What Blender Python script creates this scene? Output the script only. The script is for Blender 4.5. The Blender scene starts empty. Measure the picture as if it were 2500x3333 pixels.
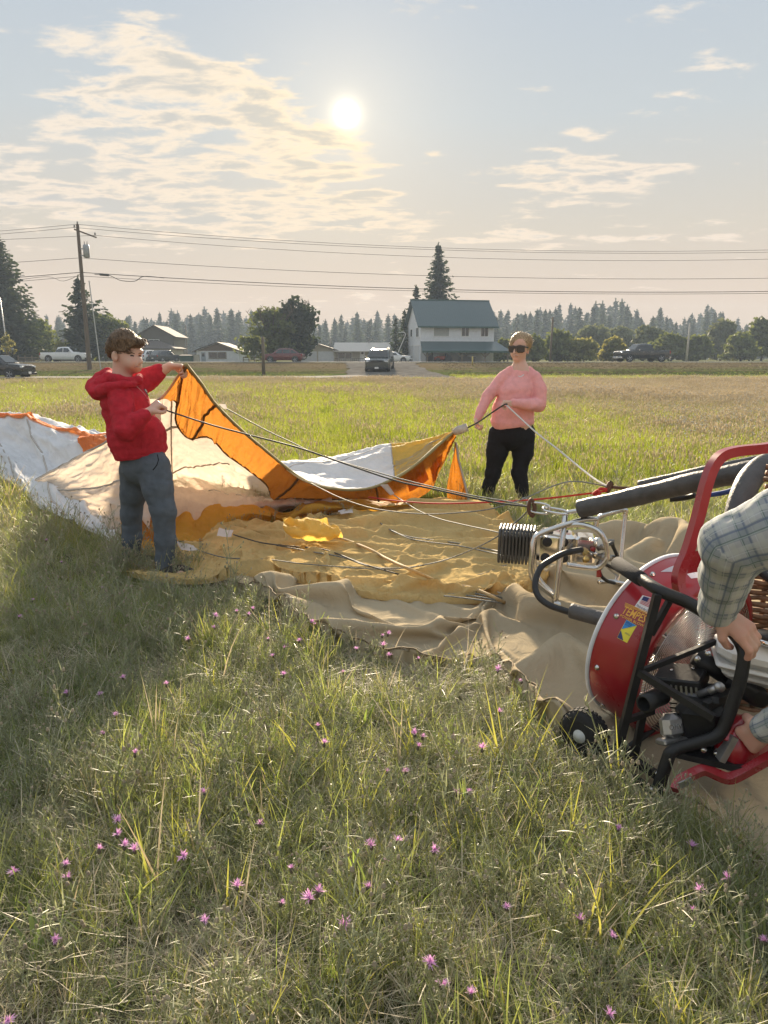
import bpy, math, random
import numpy as np
from math import sin, cos, pi, radians, atan2, sqrt, hypot
from mathutils import Vector, Matrix

SC = bpy.context.scene
COL = SC.collection
random.seed(7)
RNG = np.random.default_rng(7)

# ---------------------------------------------------------------- camera
CAMH = 1.45
PITCH = radians(11.33)
FPX, CX, CY = 2500.0, 1250.0, 1666.5
cam_d = bpy.data.cameras.new('camera')
cam_d.sensor_fit = 'HORIZONTAL'; cam_d.sensor_width = 36.0; cam_d.lens = 36.0
cam_d.clip_start = 0.05; cam_d.clip_end = 3000
cam = bpy.data.objects.new('camera', cam_d); COL.objects.link(cam)
cam.location = (0, 0, CAMH); cam.rotation_euler = (pi/2 - PITCH, 0, 0)
SC.camera = cam

def ray(x, y):
    c, v = (x-CX)/FPX, (CY-y)/FPX
    return Vector((c, cos(PITCH)+v*sin(PITCH), v*cos(PITCH)-sin(PITCH)))
def P(x, y, Y):
    r = ray(x, y); t = Y/r.y
    return Vector((r.x*t, Y, CAMH+r.z*t))
def G(x, y, z=0.0):
    r = ray(x, y); t = (z-CAMH)/r.z
    return Vector((r.x*t, r.y*t, z))

# ---------------------------------------------------------------- sky and sun
SUNV = ray(1128, 372).normalized()
SUN_EL = math.asin(SUNV.z); SUN_AZ = atan2(SUNV.x, SUNV.y)
sun_d = bpy.data.lights.new('sun', 'SUN'); sun_d.energy = 3.6; sun_d.angle = radians(5)
sun_d.color = (1.0, 0.83, 0.61)
sun = bpy.data.objects.new('sun', sun_d); COL.objects.link(sun)
sun.rotation_euler = (-SUNV).to_track_quat('-Z', 'Y').to_euler()
sun.location = (0, 30, 40)

SC.view_settings.view_transform = 'Standard'
SC.view_settings.look = 'None'
SC.view_settings.gamma = 1.0
SC.view_settings.use_curve_mapping = False
SC.view_settings.exposure = 2.05
SC.cycles.use_denoising = True
SC.cycles.max_bounces = 8; SC.cycles.diffuse_bounces = 4; SC.cycles.glossy_bounces = 3
SC.cycles.transmission_bounces = 6; SC.cycles.transparent_max_bounces = 12
SC.cycles.volume_bounces = 1
SC.cycles.sample_clamp_indirect = 6

class NT:
    """small wrapper to write node trees compactly"""
    def __init__(s, tree): s.t = tree; s.n = tree.nodes; s.l = tree.links
    def new(s, typ, **kw):
        nd = s.n.new(typ)
        ins = kw.pop('ins', {})
        for k, v in kw.items(): setattr(nd, k, v)
        for k, v in ins.items(): s.set(nd.inputs[k], v)
        return nd
    def set(s, sock, v):
        if hasattr(v, 'is_output'): s.l.new(v, sock)
        elif hasattr(v, 'outputs'): s.l.new(v.outputs[0], sock)
        elif isinstance(v, (tuple, list)) and len(v) == 3 and sock.type == 'RGBA': sock.default_value = (*v, 1)
        else: sock.default_value = v
    def m(s, op, a, b=0.0, c=None, clamp=False):
        nd = s.n.new('ShaderNodeMath'); nd.operation = op; nd.use_clamp = clamp
        s.set(nd.inputs[0], a); s.set(nd.inputs[1], b)
        if c is not None: s.set(nd.inputs[2], c)
        return nd.outputs[0]
    def mix(s, f, a, b, mode='MIX'):
        nd = s.n.new('ShaderNodeMix'); nd.data_type = 'RGBA'; nd.blend_type = mode
        s.set(nd.inputs[0], f); s.set(nd.inputs[6], a); s.set(nd.inputs[7], b)
        return nd.outputs[2]
    def step(s, x, a, b):
        nd = s.n.new('ShaderNodeMapRange'); nd.interpolation_type = 'SMOOTHSTEP'
        s.set(nd.inputs[0], x); s.set(nd.inputs[1], a); s.set(nd.inputs[2], b)
        return nd.outputs[0]
    def ramp(s, x, stops):
        nd = s.n.new('ShaderNodeValToRGB'); e = nd.color_ramp.elements
        while len(e) < len(stops): e.new(0.5)
        for el, (p, c) in zip(e, stops): el.position = p; el.color = (*c, 1)
        s.set(nd.inputs[0], x); return nd.outputs[0]
    def noise(s, vec, scale, detail=4, rough=0.55, dist=0.0, dim='3D'):
        nd = s.n.new('ShaderNodeTexNoise'); nd.noise_dimensions = dim
        if vec is not None: s.set(nd.inputs['Vector'], vec)
        nd.inputs['Scale'].default_value = scale; nd.inputs['Detail'].default_value = detail
        nd.inputs['Roughness'].default_value = rough; nd.inputs['Distortion'].default_value = dist
        return nd.outputs['Fac']

def px_azel(x, y):
    r = ray(x, y).normalized(); return atan2(r.x, r.y), math.asin(r.z)

def build_world():
    w = bpy.data.worlds.new('World'); SC.world = w; w.use_nodes = True
    t = NT(w.node_tree); t.n.clear()
    out = t.new('ShaderNodeOutputWorld'); bg = t.new('ShaderNodeBackground')
    bg.inputs['Strength'].default_value = 0.1
    sky = t.new('ShaderNodeTexSky'); sky.sky_type = 'NISHITA'; sky.sun_disc = False
    sky.sun_elevation = SUN_EL; sky.sun_rotation = SUN_AZ
    sky.air_density = 1.0; sky.dust_density = 3.0; sky.ozone_density = 1.5; sky.altitude = 900
    tc = t.new('ShaderNodeTexCoord'); d = tc.outputs['Generated']
    sep = t.new('ShaderNodeSeparateXYZ', ins={0: d}); x, y, z = sep.outputs
    zc = t.m('MAXIMUM', z, 0.0)
    el = t.m('ARCSINE', t.m('MINIMUM', t.m('MAXIMUM', z, -1.0), 1.0))
    az = t.m('ARCTAN2', x, y)
    # smoke layer: the whole lower sky is veiled by a warm smoke, thicker towards the horizon
    dt = t.new('ShaderNodeVectorMath', operation='DOT_PRODUCT', ins={0: d, 1: tuple(SUNV)}).outputs['Value']
    ang = t.m('ARCCOSINE', t.m('MINIMUM', t.m('MAXIMUM', dt, -1.0), 1.0))
    smoke = t.m('POWER', 2.718, t.m('MULTIPLY', zc, -3.6))
    nish = t.new('ShaderNodeVectorMath', operation='SCALE', ins={0: sky, 'Scale': SKYK[0]}).outputs[0]
    nish = t.mix(1.0, nish, (1.5, 1.5, 1.5), 'DARKEN')
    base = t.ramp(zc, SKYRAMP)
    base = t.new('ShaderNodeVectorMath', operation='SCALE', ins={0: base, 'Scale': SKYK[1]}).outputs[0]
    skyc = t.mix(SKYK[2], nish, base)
    # aureole of the low sun in the smoke
    def gl(s): return t.m('POWER', 2.718, t.m('MULTIPLY', t.m('POWER', t.m('DIVIDE', ang, s), 2.0), -1.0))
    halo = t.m('POWER', 2.718, t.m('MULTIPLY', ang, -11.5))
    skyc = t.mix(1.0, skyc, t.new('ShaderNodeVectorMath', operation='SCALE', ins={0: (1.0, .72, .36), 'Scale': t.m('MULTIPLY', halo, 0.9)}).outputs[0], 'ADD')
    # clouds: noise on a flat layer, denser where the photograph has them
    den = t.m('ADD', zc, 0.10)
    u, v = t.m('DIVIDE', x, den), t.m('DIVIDE', y, den)
    pv = t.new('ShaderNodeCombineXYZ', ins={0: t.m('MULTIPLY', u, .72), 1: t.m('MULTIPLY', v, 1.15), 2: 0.35}).outputs[0]
    n1 = t.noise(pv, 5.6, 12, 0.62, 0.25)
    n2 = t.noise(pv, 1.5, 4, 0.5, 0.2)
    cov = None
    for (px, py, sx, sy, a) in CLOUDS:
        a0, e0 = px_azel(px, py)
        q = t.m('ADD', t.m('POWER', t.m('DIVIDE', t.m('SUBTRACT', az, a0), sx/2500), 2.0), t.m('POWER', t.m('DIVIDE', t.m('SUBTRACT', el, e0), sy/2500), 2.0))
        g = t.m('MULTIPLY', t.m('POWER', 2.718, t.m('MULTIPLY', q, -1.0)), a)
        cov = g if cov is None else t.m('ADD', cov, g)
    cov = t.m('ADD', t.m('MINIMUM', cov, 0.25), t.m('MULTIPLY', t.m('SUBTRACT', n2, 0.5), 0.55))
    f = t.m('ADD', n1, cov)
    cl = t.step(f, 0.60, 0.76)
    core = t.step(f, 0.70, 0.86)
    near = t.m('POWER', 2.718, t.m('MULTIPLY', ang, -4.5))
    bright = t.mix(near, (2.6, 2.3, 1.95), (3.6, 2.75, 1.45))
    bright = t.mix(t.m('MULTIPLY', smoke, 0.75), bright, (2.35, 1.85, 1.5))
    dark = t.mix(near, (1.15, 1.25, 1.33), (1.7, 1.55, 1.25))
    cc = t.mix(t.m('MULTIPLY', core, 0.85), bright, dark)
    skyc = t.mix(t.m('MULTIPLY', cl, 0.80), skyc, cc)
    # the veiled disc itself
    skyc = t.mix(1.0, skyc, t.new('ShaderNodeVectorMath', operation='SCALE', ins={0: (1.0, .86, .55), 'Scale': t.m('ADD', t.m('MULTIPLY', gl(0.0075), 30.0), t.m('MULTIPLY', gl(0.017), 1.5))}).outputs[0], 'ADD')
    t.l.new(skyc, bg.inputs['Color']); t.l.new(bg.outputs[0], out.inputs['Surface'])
SKYK = (0.4, 1.0, 0.92)
SKYRAMP = [(0.0, (1.72, 1.27, 0.95)), (0.07, (1.82, 1.40, 1.06)), (0.15, (1.66, 1.49, 1.24)), (0.27, (1.40, 1.52, 1.57)), (0.38, (1.24, 1.42, 1.60)), (0.60, (1.70, 1.92, 2.12)), (1.0, (1.95, 2.12, 2.30))]  # top stops, above the frame, brighter than the visible sky to add fill
CLOUDS = [(430, 140, 150, 80, .16), (300, 330, 200, 70, .12), (700, 280, 220, 110, .30), (560, 240, 150, 60, .16), (180, 480, 240, 90, .20), (600, 400, 240, 80, .18), (480, 560, 330, 120, .20), (840, 470, 130, 80, .26), (1030, 440, 90, 40, .30), (960, 600, 90, 70, .28), (1120, 560, 60, 25, .28), (1200, 635, 110, 26, .30), (700, 700, 380, 50, .15), (1200, 725, 230, 45, .18), (2140, 385, 150, 34, .14), (2000, 560, 300, 50, .20), (1900, 650, 180, 34, .2), (2400, 130, 120, 80, .14), (1700, 770, 340, 26, .18), (2350, 720, 260, 40, .13), (250, 620, 330, 60, .14)]
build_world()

# ---------------------------------------------------------------- materials
MATS = {}
def mat(name, col, rough=0.6, metal=0.0, var=0.12, vscale=6.0, bump=0.0, bscale=40.0, trans=None, spec=0.4, coat=0.0, rand=0.0, stretch=None, emit=None):
    """procedural principled material: noise-varied colour, optional bump, optional back-lit translucency"""
    if name in MATS: return MATS[name]
    m = bpy.data.materials.new(name); m.use_nodes = True; t = NT(m.node_tree)
    b = t.n['Principled BSDF']; out = t.n['Material Output']
    tc = t.new('ShaderNodeTexCoord'); vec = tc.outputs['Object']
    if stretch:
        vec = t.new('ShaderNodeMapping', ins={0: vec, 3: stretch}).outputs[0]
    n = t.noise(vec, vscale, 5, 0.6)
    lo = tuple(c*(1-var) for c in col); hi = tuple(min(1, c*(1+var)) for c in col)
    c = t.mix(t.step(n, 0.3, 0.7), lo, hi)
    if rand:
        oi = t.new('ShaderNodeObjectInfo')
        hsv = t.new('ShaderNodeHueSaturation', ins={'Color': c})
        t.set(hsv.inputs['Value'], t.m('ADD', t.m('MULTIPLY', oi.outputs['Random'], 2*rand), 1-rand))
        c = hsv.outputs[0]
    t.l.new(c, b.inputs['Base Color'])
    b.inputs['Roughness'].default_value = rough; b.inputs['Metallic'].default_value = metal
    b.inputs['Specular IOR Level'].default_value = spec; b.inputs['Coat Weight'].default_value = coat
    if rough < 0.9 and not trans:
        t.l.new(t.m('ADD', t.m('MULTIPLY', t.m('SUBTRACT', n, .5), 0.25), rough, clamp=True), b.inputs['Roughness'])
    if bump:
        bn = t.noise(vec, bscale, 4, 0.6)
        bp = t.new('ShaderNodeBump', ins={'Strength': bump, 'Distance': 0.01, 'Height': bn})
        t.l.new(bp.outputs[0], b.inputs['Normal'])
    if emit:
        b.inputs['Emission Color'].default_value = (*emit[:3], 1); b.inputs['Emission Strength'].default_value = emit[3]
    if trans:
        tr = t.new('ShaderNodeBsdfTranslucent'); f = trans[3]
        t.set(tr.inputs['Color'], tuple(trans[:3]))
        if bump: t.l.new(bp.outputs[0], tr.inputs['Normal'])
        mx = t.new('ShaderNodeMixShader', ins={0: f}); t.l.new(b.outputs[0], mx.inputs[1]); t.l.new(tr.outputs[0], mx.inputs[2])
        t.l.new(mx.outputs[0], out.inputs['Surface'])
    MATS[name] = m
    return m

# ---------------------------------------------------------------- numpy noise
def _hash(i, j, k, s):
    h = (i.astype(np.int64)*374761393 + j.astype(np.int64)*668265263 + k.astype(np.int64)*1274126177 + s*982451653) & 0xFFFFFFFF
    h = ((h ^ (h >> 13))*1274126177) & 0xFFFFFFFF
    h = (h ^ (h >> 16)) & 0xFFFFFF
    return h/float(0xFFFFFF)
def vnoise(x, y, z=0.0, s=0):
    x, y, z = np.broadcast_arrays(np.asarray(x, float), np.asarray(y, float), np.asarray(z, float))
    i, j, k = np.floor(x), np.floor(y), np.floor(z)
    f = lambda t: t*t*t*(t*(t*6-15)+10)
    u, v, w = f(x-i), f(y-j), f(z-k)
    r = 0
    for a in (0, 1):
        for b in (0, 1):
            for c in (0, 1):
                r = r + _hash(i+a, j+b, k+c, s)*(u if a else 1-u)*(v if b else 1-v)*(w if c else 1-w)
    return r*2-1
def fbm(x, y, z=0.0, o=4, s=0, g=0.5):
    r, a = 0, 1.0
    for q in range(o):
        r = r + a*vnoise(np.asarray(x)*2**q, np.asarray(y)*2**q, np.asarray(z)*2**q, s+q*17); a *= g
    return r
def ridged(x, y, z=0.0, o=3, s=0, g=0.5):
    r, a = 0, 1.0
    for q in range(o):
        r = r + a*(1-np.abs(vnoise(np.asarray(x)*2**q, np.asarray(y)*2**q, np.asarray(z)*2**q, s+q*13))*2); a *= g
    return r

# ---------------------------------------------------------------- mesh building
class MB:
    """collects boxes, tubes, lofts ... of one part, then links them as ONE mesh object"""
    def __init__(s): s.v = []; s.f = []; s.mi = []; s.cur = 0
    def add(s, vs, fs):
        o = len(s.v); s.v += [tuple(p) for p in vs]
        for f in fs: s.f.append(tuple(i+o for i in f)); s.mi.append(s.cur)
        return s
    def mat(s, i): s.cur = i; return s
    def box(s, c, size, rot=None, bev=0.0, taper=1.0):
        hx, hy, hz = size[0]/2, size[1]/2, size[2]/2
        M = rot if isinstance(rot, Matrix) else (Matrix.Rotation(rot, 3, 'Z') if rot else Matrix.Identity(3))
        c = Vector(c)
        b = min(bev, hx*.9, hy*.9, hz*.9)
        if b <= 0:
            pts = [(x*hx*(taper if z > 0 else 1), y*hy*(taper if z > 0 else 1), z*hz) for z in (-1, 1) for x, y in ((-1, -1), (1, -1), (1, 1), (-1, 1))]
            fs = [(3, 2, 1, 0), (4, 5, 6, 7), (0, 1, 5, 4), (1, 2, 6, 5), (2, 3, 7, 6), (3, 0, 4, 7)]
        else:
            pts = []; fs = []
            rings = [(-hz, b), (-hz+b, 0), (hz-b, 0), (hz, b)]
            for z, ins in rings:
                x, y = hx-ins, hy-ins; q = b if ins == 0 else b
                pts += [(-x+q, -y, z), (x-q, -y, z), (x, -y+q, z), (x, y-q, z), (x-q, y, z), (-x+q, y, z), (-x, y-q, z), (-x, -y+q, z)]
            for r in range(3):
                for k in range(8): fs.append((r*8+k, r*8+(k+1) % 8, r*8+8+(k+1) % 8, r*8+8+k))
            fs.append(tuple(range(7, -1, -1))); fs.append(tuple(range(24, 32)))
            if taper != 1: pts = [(x*(taper if z > 0 else 1), y*(taper if z > 0 else 1), z) for x, y, z in pts]
        return s.add([c + M @ Vector(p) for p in pts], fs)
    def tube(s, pts, r, n=8, caps=True, closed=False, flat=None, up=None):
        pts = [Vector(p) for p in pts]; N = len(pts)
        rs = list(r) if isinstance(r, (list, tuple, np.ndarray)) else [r]*N
        vs = []; prev = Vector(up) if up else None
        for i, p in enumerate(pts):
            if closed: d = pts[(i+1) % N]-pts[i-1]
            else: d = pts[min(i+1, N-1)]-pts[max(i-1, 0)]
            if d.length < 1e-9: d = Vector((0, 0, 1))
            d.normalize()
            if prev is None: prev = Vector((0, 0, 1)) if abs(d.z) < .9 else Vector((1, 0, 0))
            a = prev - d*prev.dot(d)
            if a.length < 1e-6: a = d.orthogonal()
            a.normalize(); prev = a; b = d.cross(a)
            for k in range(n):
                th = 2*pi*(k+.5)/n
                ca, cb = cos(th), sin(th)
                if flat: ca *= flat
                vs.append(p + (a*ca + b*cb)*rs[i])
        fs = []
        for i in range(N if closed else N-1):
            j = (i+1) % N
            for k in range(n): fs.append((i*n+k, i*n+(k+1) % n, j*n+(k+1) % n, j*n+k))
        if caps and not closed:
            fs.append(tuple(range(n-1, -1, -1))); fs.append(tuple((N-1)*n+k for k in range(n)))
        return s.add(vs, fs)
    def lathe(s, prof, c=(0, 0, 0), axis=(0, 0, 1), n=24, close=True):
        A = Vector(axis).normalized(); Mx = A.to_track_quat('Z', 'Y').to_matrix(); c = Vector(c)
        vs = []
        for (r, h) in prof:
            for k in range(n): vs.append(c + Mx @ Vector((r*cos(2*pi*k/n), r*sin(2*pi*k/n), h)))
        fs = []
        for i in range(len(prof)-1):
            for k in range(n): fs.append((i*n+k, i*n+(k+1) % n, (i+1)*n+(k+1) % n, (i+1)*n+k))
        if close:
            if prof[0][0] > 1e-5: fs.append(tuple(range(n-1, -1, -1)))
            if prof[-1][0] > 1e-5: fs.append(tuple((len(prof)-1)*n+k for k in range(n)))
        return s.add(vs, fs)
    def prism(s, poly, z0, z1, M=None):
        n = len(poly); M = M or Matrix.Identity(4)
        vs = [M @ Vector((x, y, z)) for z in (z0, z1) for x, y in poly]
        fs = [tuple(range(n-1, -1, -1)), tuple(range(n, 2*n))] + [(k, (k+1) % n, n+(k+1) % n, n+k) for k in range(n)]
        return s.add(vs, fs)
    def quad(s, *p): return s.add(p, [tuple(range(len(p)))])
    def grid(s, A):
        A = np.asarray(A); h, w = A.shape[:2]
        fs = [(i*w+j, i*w+j+1, (i+1)*w+j+1, (i+1)*w+j) for i in range(h-1) for j in range(w-1)]
        return s.add(A.reshape(-1, 3).tolist(), fs)
    def ball(s, c, r, n=10, m=6):
        r = (r, r, r) if not isinstance(r, (tuple, list)) else r; c = Vector(c)
        vs = [c+Vector((0, 0, -r[2]))]
        for i in range(1, m):
            ph = -pi/2+pi*i/m
            for k in range(n): vs.append(c+Vector((r[0]*cos(ph)*cos(2*pi*k/n), r[1]*cos(ph)*sin(2*pi*k/n), r[2]*sin(ph))))
        vs.append(c+Vector((0, 0, r[2]))); L = len(vs)-1
        fs = [(0, 1+(k+1) % n, 1+k) for k in range(n)]
        for i in range(m-2):
            for k in range(n): fs.append((1+i*n+k, 1+i*n+(k+1) % n, 1+(i+1)*n+(k+1) % n, 1+(i+1)*n+k))
        fs += [(L, 1+(m-2)*n+k, 1+(m-2)*n+(k+1) % n) for k in range(n)]
        return s.add(vs, fs)
    def mesh(s, name, mats, smooth=False, angle=None):
        me = bpy.data.meshes.new(name); me.from_pydata(s.v, [], s.f)
        for m in (mats if isinstance(mats, (list, tuple)) else [mats]): me.materials.append(m)
        me.polygons.foreach_set('material_index', s.mi)
        if smooth: me.polygons.foreach_set('use_smooth', [True]*len(s.f))
        me.update()
        if angle:
            me.set_sharp_from_angle(angle=radians(angle))
        return me
    def build(s, name, mats, parent=None, smooth=False, angle=None, loc=None):
        return link(name, s.mesh(name, mats, smooth or bool(angle), angle), parent, loc)

def link(name, me, parent=None, loc=None):
    o = bpy.data.objects.new(name, me); COL.objects.link(o)
    if parent: o.parent = parent
    if loc is not None: o.location = loc
    return o
def tag(o, label=None, cat=None, group=None, kind=None):
    if label: o['label'] = label
    if cat: o['category'] = cat
    if group: o['group'] = group
    if kind: o['kind'] = kind
    return o
def empty(name, loc=(0, 0, 0), rz=0.0, label=None, cat=None, group=None):
    o = bpy.data.objects.new(name, None); COL.objects.link(o); o.location = loc; o.rotation_euler = (0, 0, rz)
    o.empty_display_size = 0.1
    return tag(o, label, cat, group)
def kids(o): return [c for c in bpy.data.objects if c.parent is o]
def copy_tree(o, parent=None, table=None):
    c = o.copy(); COL.objects.link(c)
    if parent: c.parent = parent
    for ch in list(o.children): copy_tree(ch, c)
    return c
def cr(pts, n=8, closed=False):
    """Catmull-Rom curve through points"""
    A = np.array([tuple(p) for p in pts], float); N = len(A); out = []
    for i in range(N if closed else N-1):
        if closed: p0, p1, p2, p3 = A[i-1], A[i], A[(i+1) % N], A[(i+2) % N]
        else: p0, p1, p2, p3 = A[max(i-1, 0)], A[i], A[i+1], A[min(i+2, N-1)]
        for k in range(n):
            t = k/n
            out.append(.5*(2*p1+(p2-p0)*t+(2*p0-5*p1+4*p2-p3)*t*t+(3*p1-p0-3*p2+p3)*t**3))
    if not closed: out.append(A[-1])
    return [Vector(p) for p in out]
def cr_arr(A, n):
    A = np.asarray(A, float); N = len(A); t = np.linspace(0, N-1, n); i = np.minimum(t.astype(int), N-2); t = (t-i).reshape(-1, *([1]*(A.ndim-1)))
    p0, p1, p2, p3 = A[np.maximum(i-1, 0)], A[i], A[i+1], A[np.minimum(i+2, N-1)]
    return .5*(2*p1+(p2-p0)*t+(2*p0-5*p1+4*p2-p3)*t*t+(3*p1-p0-3*p2+p3)*t**3)
def surf(ctrl, nu, nv):
    """smooth surface through a grid of control points: ctrl[row][col] -> (nu, nv, 3)"""
    A = np.array([[tuple(p) for p in r] for r in ctrl], float)
    A = cr_arr(A, nu)
    return cr_arr(A.transpose(1, 0, 2), nv).transpose(1, 0, 2)
def normals(A):
    du = np.gradient(A, axis=0); dv = np.gradient(A, axis=1); n = np.cross(du, dv)
    return n/(np.linalg.norm(n, axis=2, keepdims=True)+1e-9)
def grid_mesh(name, A, m, parent=None, smooth=True, loc=None):
    h, w = A.shape[:2]
    idx = np.arange(h*w).reshape(h, w)
    q = np.stack([idx[:-1, :-1], idx[:-1, 1:], idx[1:, 1:], idx[1:, :-1]], -1).reshape(-1, 4)
    return raw_mesh(name, A.reshape(-1, 3), q, m, parent, smooth)
def raw_me(name, V, F, m, smooth=True, mi=None):
    V = np.asarray(V, np.float32); F = np.asarray(F, np.int32); k = F.shape[1]
    me = bpy.data.meshes.new(name)
    me.vertices.add(len(V)); me.vertices.foreach_set('co', V.ravel())
    me.loops.add(F.size); me.loops.foreach_set('vertex_index', F.ravel())
    me.polygons.add(len(F)); me.polygons.foreach_set('loop_start', np.arange(0, F.size, k, dtype=np.int32))
    for x in (m if isinstance(m, (list, tuple)) else [m]): me.materials.append(x)
    if mi is not None: me.polygons.foreach_set('material_index', np.asarray(mi, np.int32))
    me.polygons.foreach_set('use_smooth', np.full(len(F), bool(smooth)))
    me.update(calc_edges=True); me.validate()
    return me
def raw_mesh(name, V, F, m, parent=None, smooth=True, mi=None):
    return link(name, raw_me(name, V, F, m, smooth, mi), parent)
# ================================================================ setting
Z2 = 0.95                                             # level of the highway and the houses
def gz(x, y):
    """height of the ground"""
    x = np.asarray(x, float); y = np.asarray(y, float)
    e = np.clip((y-57)/21.0, 0, 1); e = e*e*(3-2*e)
    z = Z2*e
    z = z + 0.05*vnoise(x*.35, y*.35, 0, 3)*np.clip((52-y)/3, 0, 1) + 0.025*vnoise(x*1.3, y*1.3, 0, 5)*np.clip((40-y)/10, 0, 1)
    z = z + 0.18*vnoise(x*.12, y*.25, 0, 9)*np.clip((y-58)/5, 0, 1)*np.clip((79-y)/6, 0, 1)*np.clip((np.abs(x-.5)-6)/5, 0, 1)
    return z

def ground_material():
    m = bpy.data.materials.new('field_soil_and_thatch'); m.use_nodes = True; t = NT(m.node_tree); b = t.n['Principled BSDF']
    g = t.new('ShaderNodeNewGeometry'); pos = g.outputs['Position']
    sx = t.new('ShaderNodeSeparateXYZ', ins={0: pos}); X, Y = sx.outputs[0], sx.outputs[1]
    n1 = t.noise(pos, 1.1, 6, .65); n2 = t.noise(pos, 28, 5, .7); n3 = t.noise(pos, .12, 4, .55)
    soil = t.mix(t.step(n2, .35, .7), (.08, .065, .045), (.26, .22, .15))
    near = t.mix(t.step(n1, .42, .62), soil, (.09, .105, .045))
    st = t.new('ShaderNodeMapping', ins={0: pos, 3: (.25, 1.6, 1)}).outputs[0]
    n4 = t.noise(st, .9, 6, .7); n5 = t.noise(pos, 6, 4, .7)
    tan = t.mix(t.step(n5, .3, .7), (.105, .083, .048), (.18, .142, .085))
    grn = t.mix(t.step(n5, .3, .7), (.06, .085, .022), (.10, .12, .035))
    far = t.mix(t.step(n4, .42, .60), tan, grn)
    c = t.mix(t.step(Y, 24, 40), near, far)
    bank = t.mix(t.step(t.m('ADD', n4, t.m('MULTIPLY', t.m('SUBTRACT', Y, 66), -.022)), .42, .58), tan, grn)
    c = t.mix(t.step(Y, 56, 59), c, bank)
    beyond = t.mix(t.step(n3, .45, .6), (.10, .12, .045), (.22, .18, .10))
    c = t.mix(t.step(Y, 88, 92), c, beyond)
    t.l.new(c, b.inputs['Base Color']); b.inputs['Roughness'].default_value = 1; b.inputs['Specular IOR Level'].default_value = 0
    bp = t.new('ShaderNodeBump', ins={'Strength': .7, 'Distance': .03, 'Height': n2}); t.l.new(bp.outputs[0], b.inputs['Normal'])
    return m
ys = np.concatenate([np.arange(-8, 14, .25), np.arange(14, 52, 1.0), np.arange(52, 95, .7), np.geomspace(95, 1800, 24)])
xs = np.concatenate([-np.geomspace(12, 1500, 40)[::-1], np.arange(-11.5, 12, .4), np.geomspace(12, 1500, 40)])
XX, YY = np.meshgrid(xs, ys)
ground = grid_mesh('ground', np.stack([XX, YY, gz(XX, YY)], -1), ground_material()); tag(ground, kind='structure')

def strip(name, pts_w, m, dz, nseg=60, kind='structure'):
    """a road laid on the ground: centre line with widths"""
    C = cr_arr(np.array(pts_w, float), nseg); d = np.gradient(C[:, :2], axis=0); nrm = np.stack([-d[:, 1], d[:, 0]], 1); nrm /= np.linalg.norm(nrm, axis=1, keepdims=True)
    k = np.linspace(-1, 1, 9); edge = .12*vnoise(np.arange(nseg)*.9, 0, 0, 4)
    A = np.zeros((nseg, 9, 3))
    for j, q in enumerate(k):
        w = C[:, 2]*.5*q + (edge*2 if abs(q) == 1 else 0)
        A[:, j, 0] = C[:, 0]+nrm[:, 0]*w; A[:, j, 1] = C[:, 1]+nrm[:, 1]*w
    A[..., 2] = gz(A[..., 0], A[..., 1]) + dz + .035*(1-np.abs(k)**2)[None, :]
    o = grid_mesh(name, A, m); tag(o, kind=kind); return o
m_gravel = mat('gravel_grey', (.36, .33, .29), 1.0, var=.25, vscale=3, bump=.4, bscale=60, spec=.0)
m_asph = mat('asphalt_worn', (.20, .195, .185), 1.0, var=.2, vscale=1.5, spec=.0)
m_paint = mat('road_paint', (.75, .74, .70), .7, var=.08)
m_paint_y = mat('road_paint_yellow', (.62, .45, .08), .7, var=.08)
strip('gravel_road', [(-160, 54, 4.6), (-60, 54, 4.4), (-20, 54.2, 4.2), (-8, 54.5, 4.0), (-1, 56.5, 6.0)], m_gravel, .16, 90)
strip('driveway', [(1.4, 54.5, 11), (.9, 60, 8.2), (.2, 68, 6.6), (-.3, 76, 7.0), (-.6, 79.6, 11)], mat('driveway_asphalt', (.15, .14, .125), 1.0, var=.22, vscale=1.2, spec=.0), .05, 40)
highway = strip('road', [(-400, 83, 8.2), (-100, 83, 8.2), (0, 83, 8.2), (100, 83, 8.2), (400, 83, 8.2)], m_asph, .09, 60)
for nm, yy, mm in (('edge_line', 79.5, m_paint), ('centre_line', 83.1, m_paint_y), ('edge_line', 86.5, m_paint)):
    o = MB().quad((-400, yy-.07, Z2+.122), (400, yy-.07, Z2+.122), (400, yy+.07, Z2+.122), (-400, yy+.07, Z2+.122)).build(nm, mm, highway)
    if nm == 'centre_line': o.location.z = .008

# smoke haze in the air
hz = MB().box((0, 207, 13.7), (760, 454, 31.4)).build('haze', mat('unused_haze', (.5, .5, .5)))
mh = bpy.data.materials.new('smoke_haze'); mh.use_nodes = True; th = NT(mh.node_tree); th.n.clear()
vo = th.new('ShaderNodeVolumePrincipled'); vo.inputs['Color'].default_value = (.66, .80, 1.0, 1); vo.inputs['Density'].default_value = 0.00065; vo.inputs['Anisotropy'].default_value = 0.0
mo = th.new('ShaderNodeOutputMaterial'); th.l.new(vo.outputs[0], mo.inputs['Volume'])
hz.data.materials.clear(); hz.data.materials.append(mh); tag(hz, kind='stuff')
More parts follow.
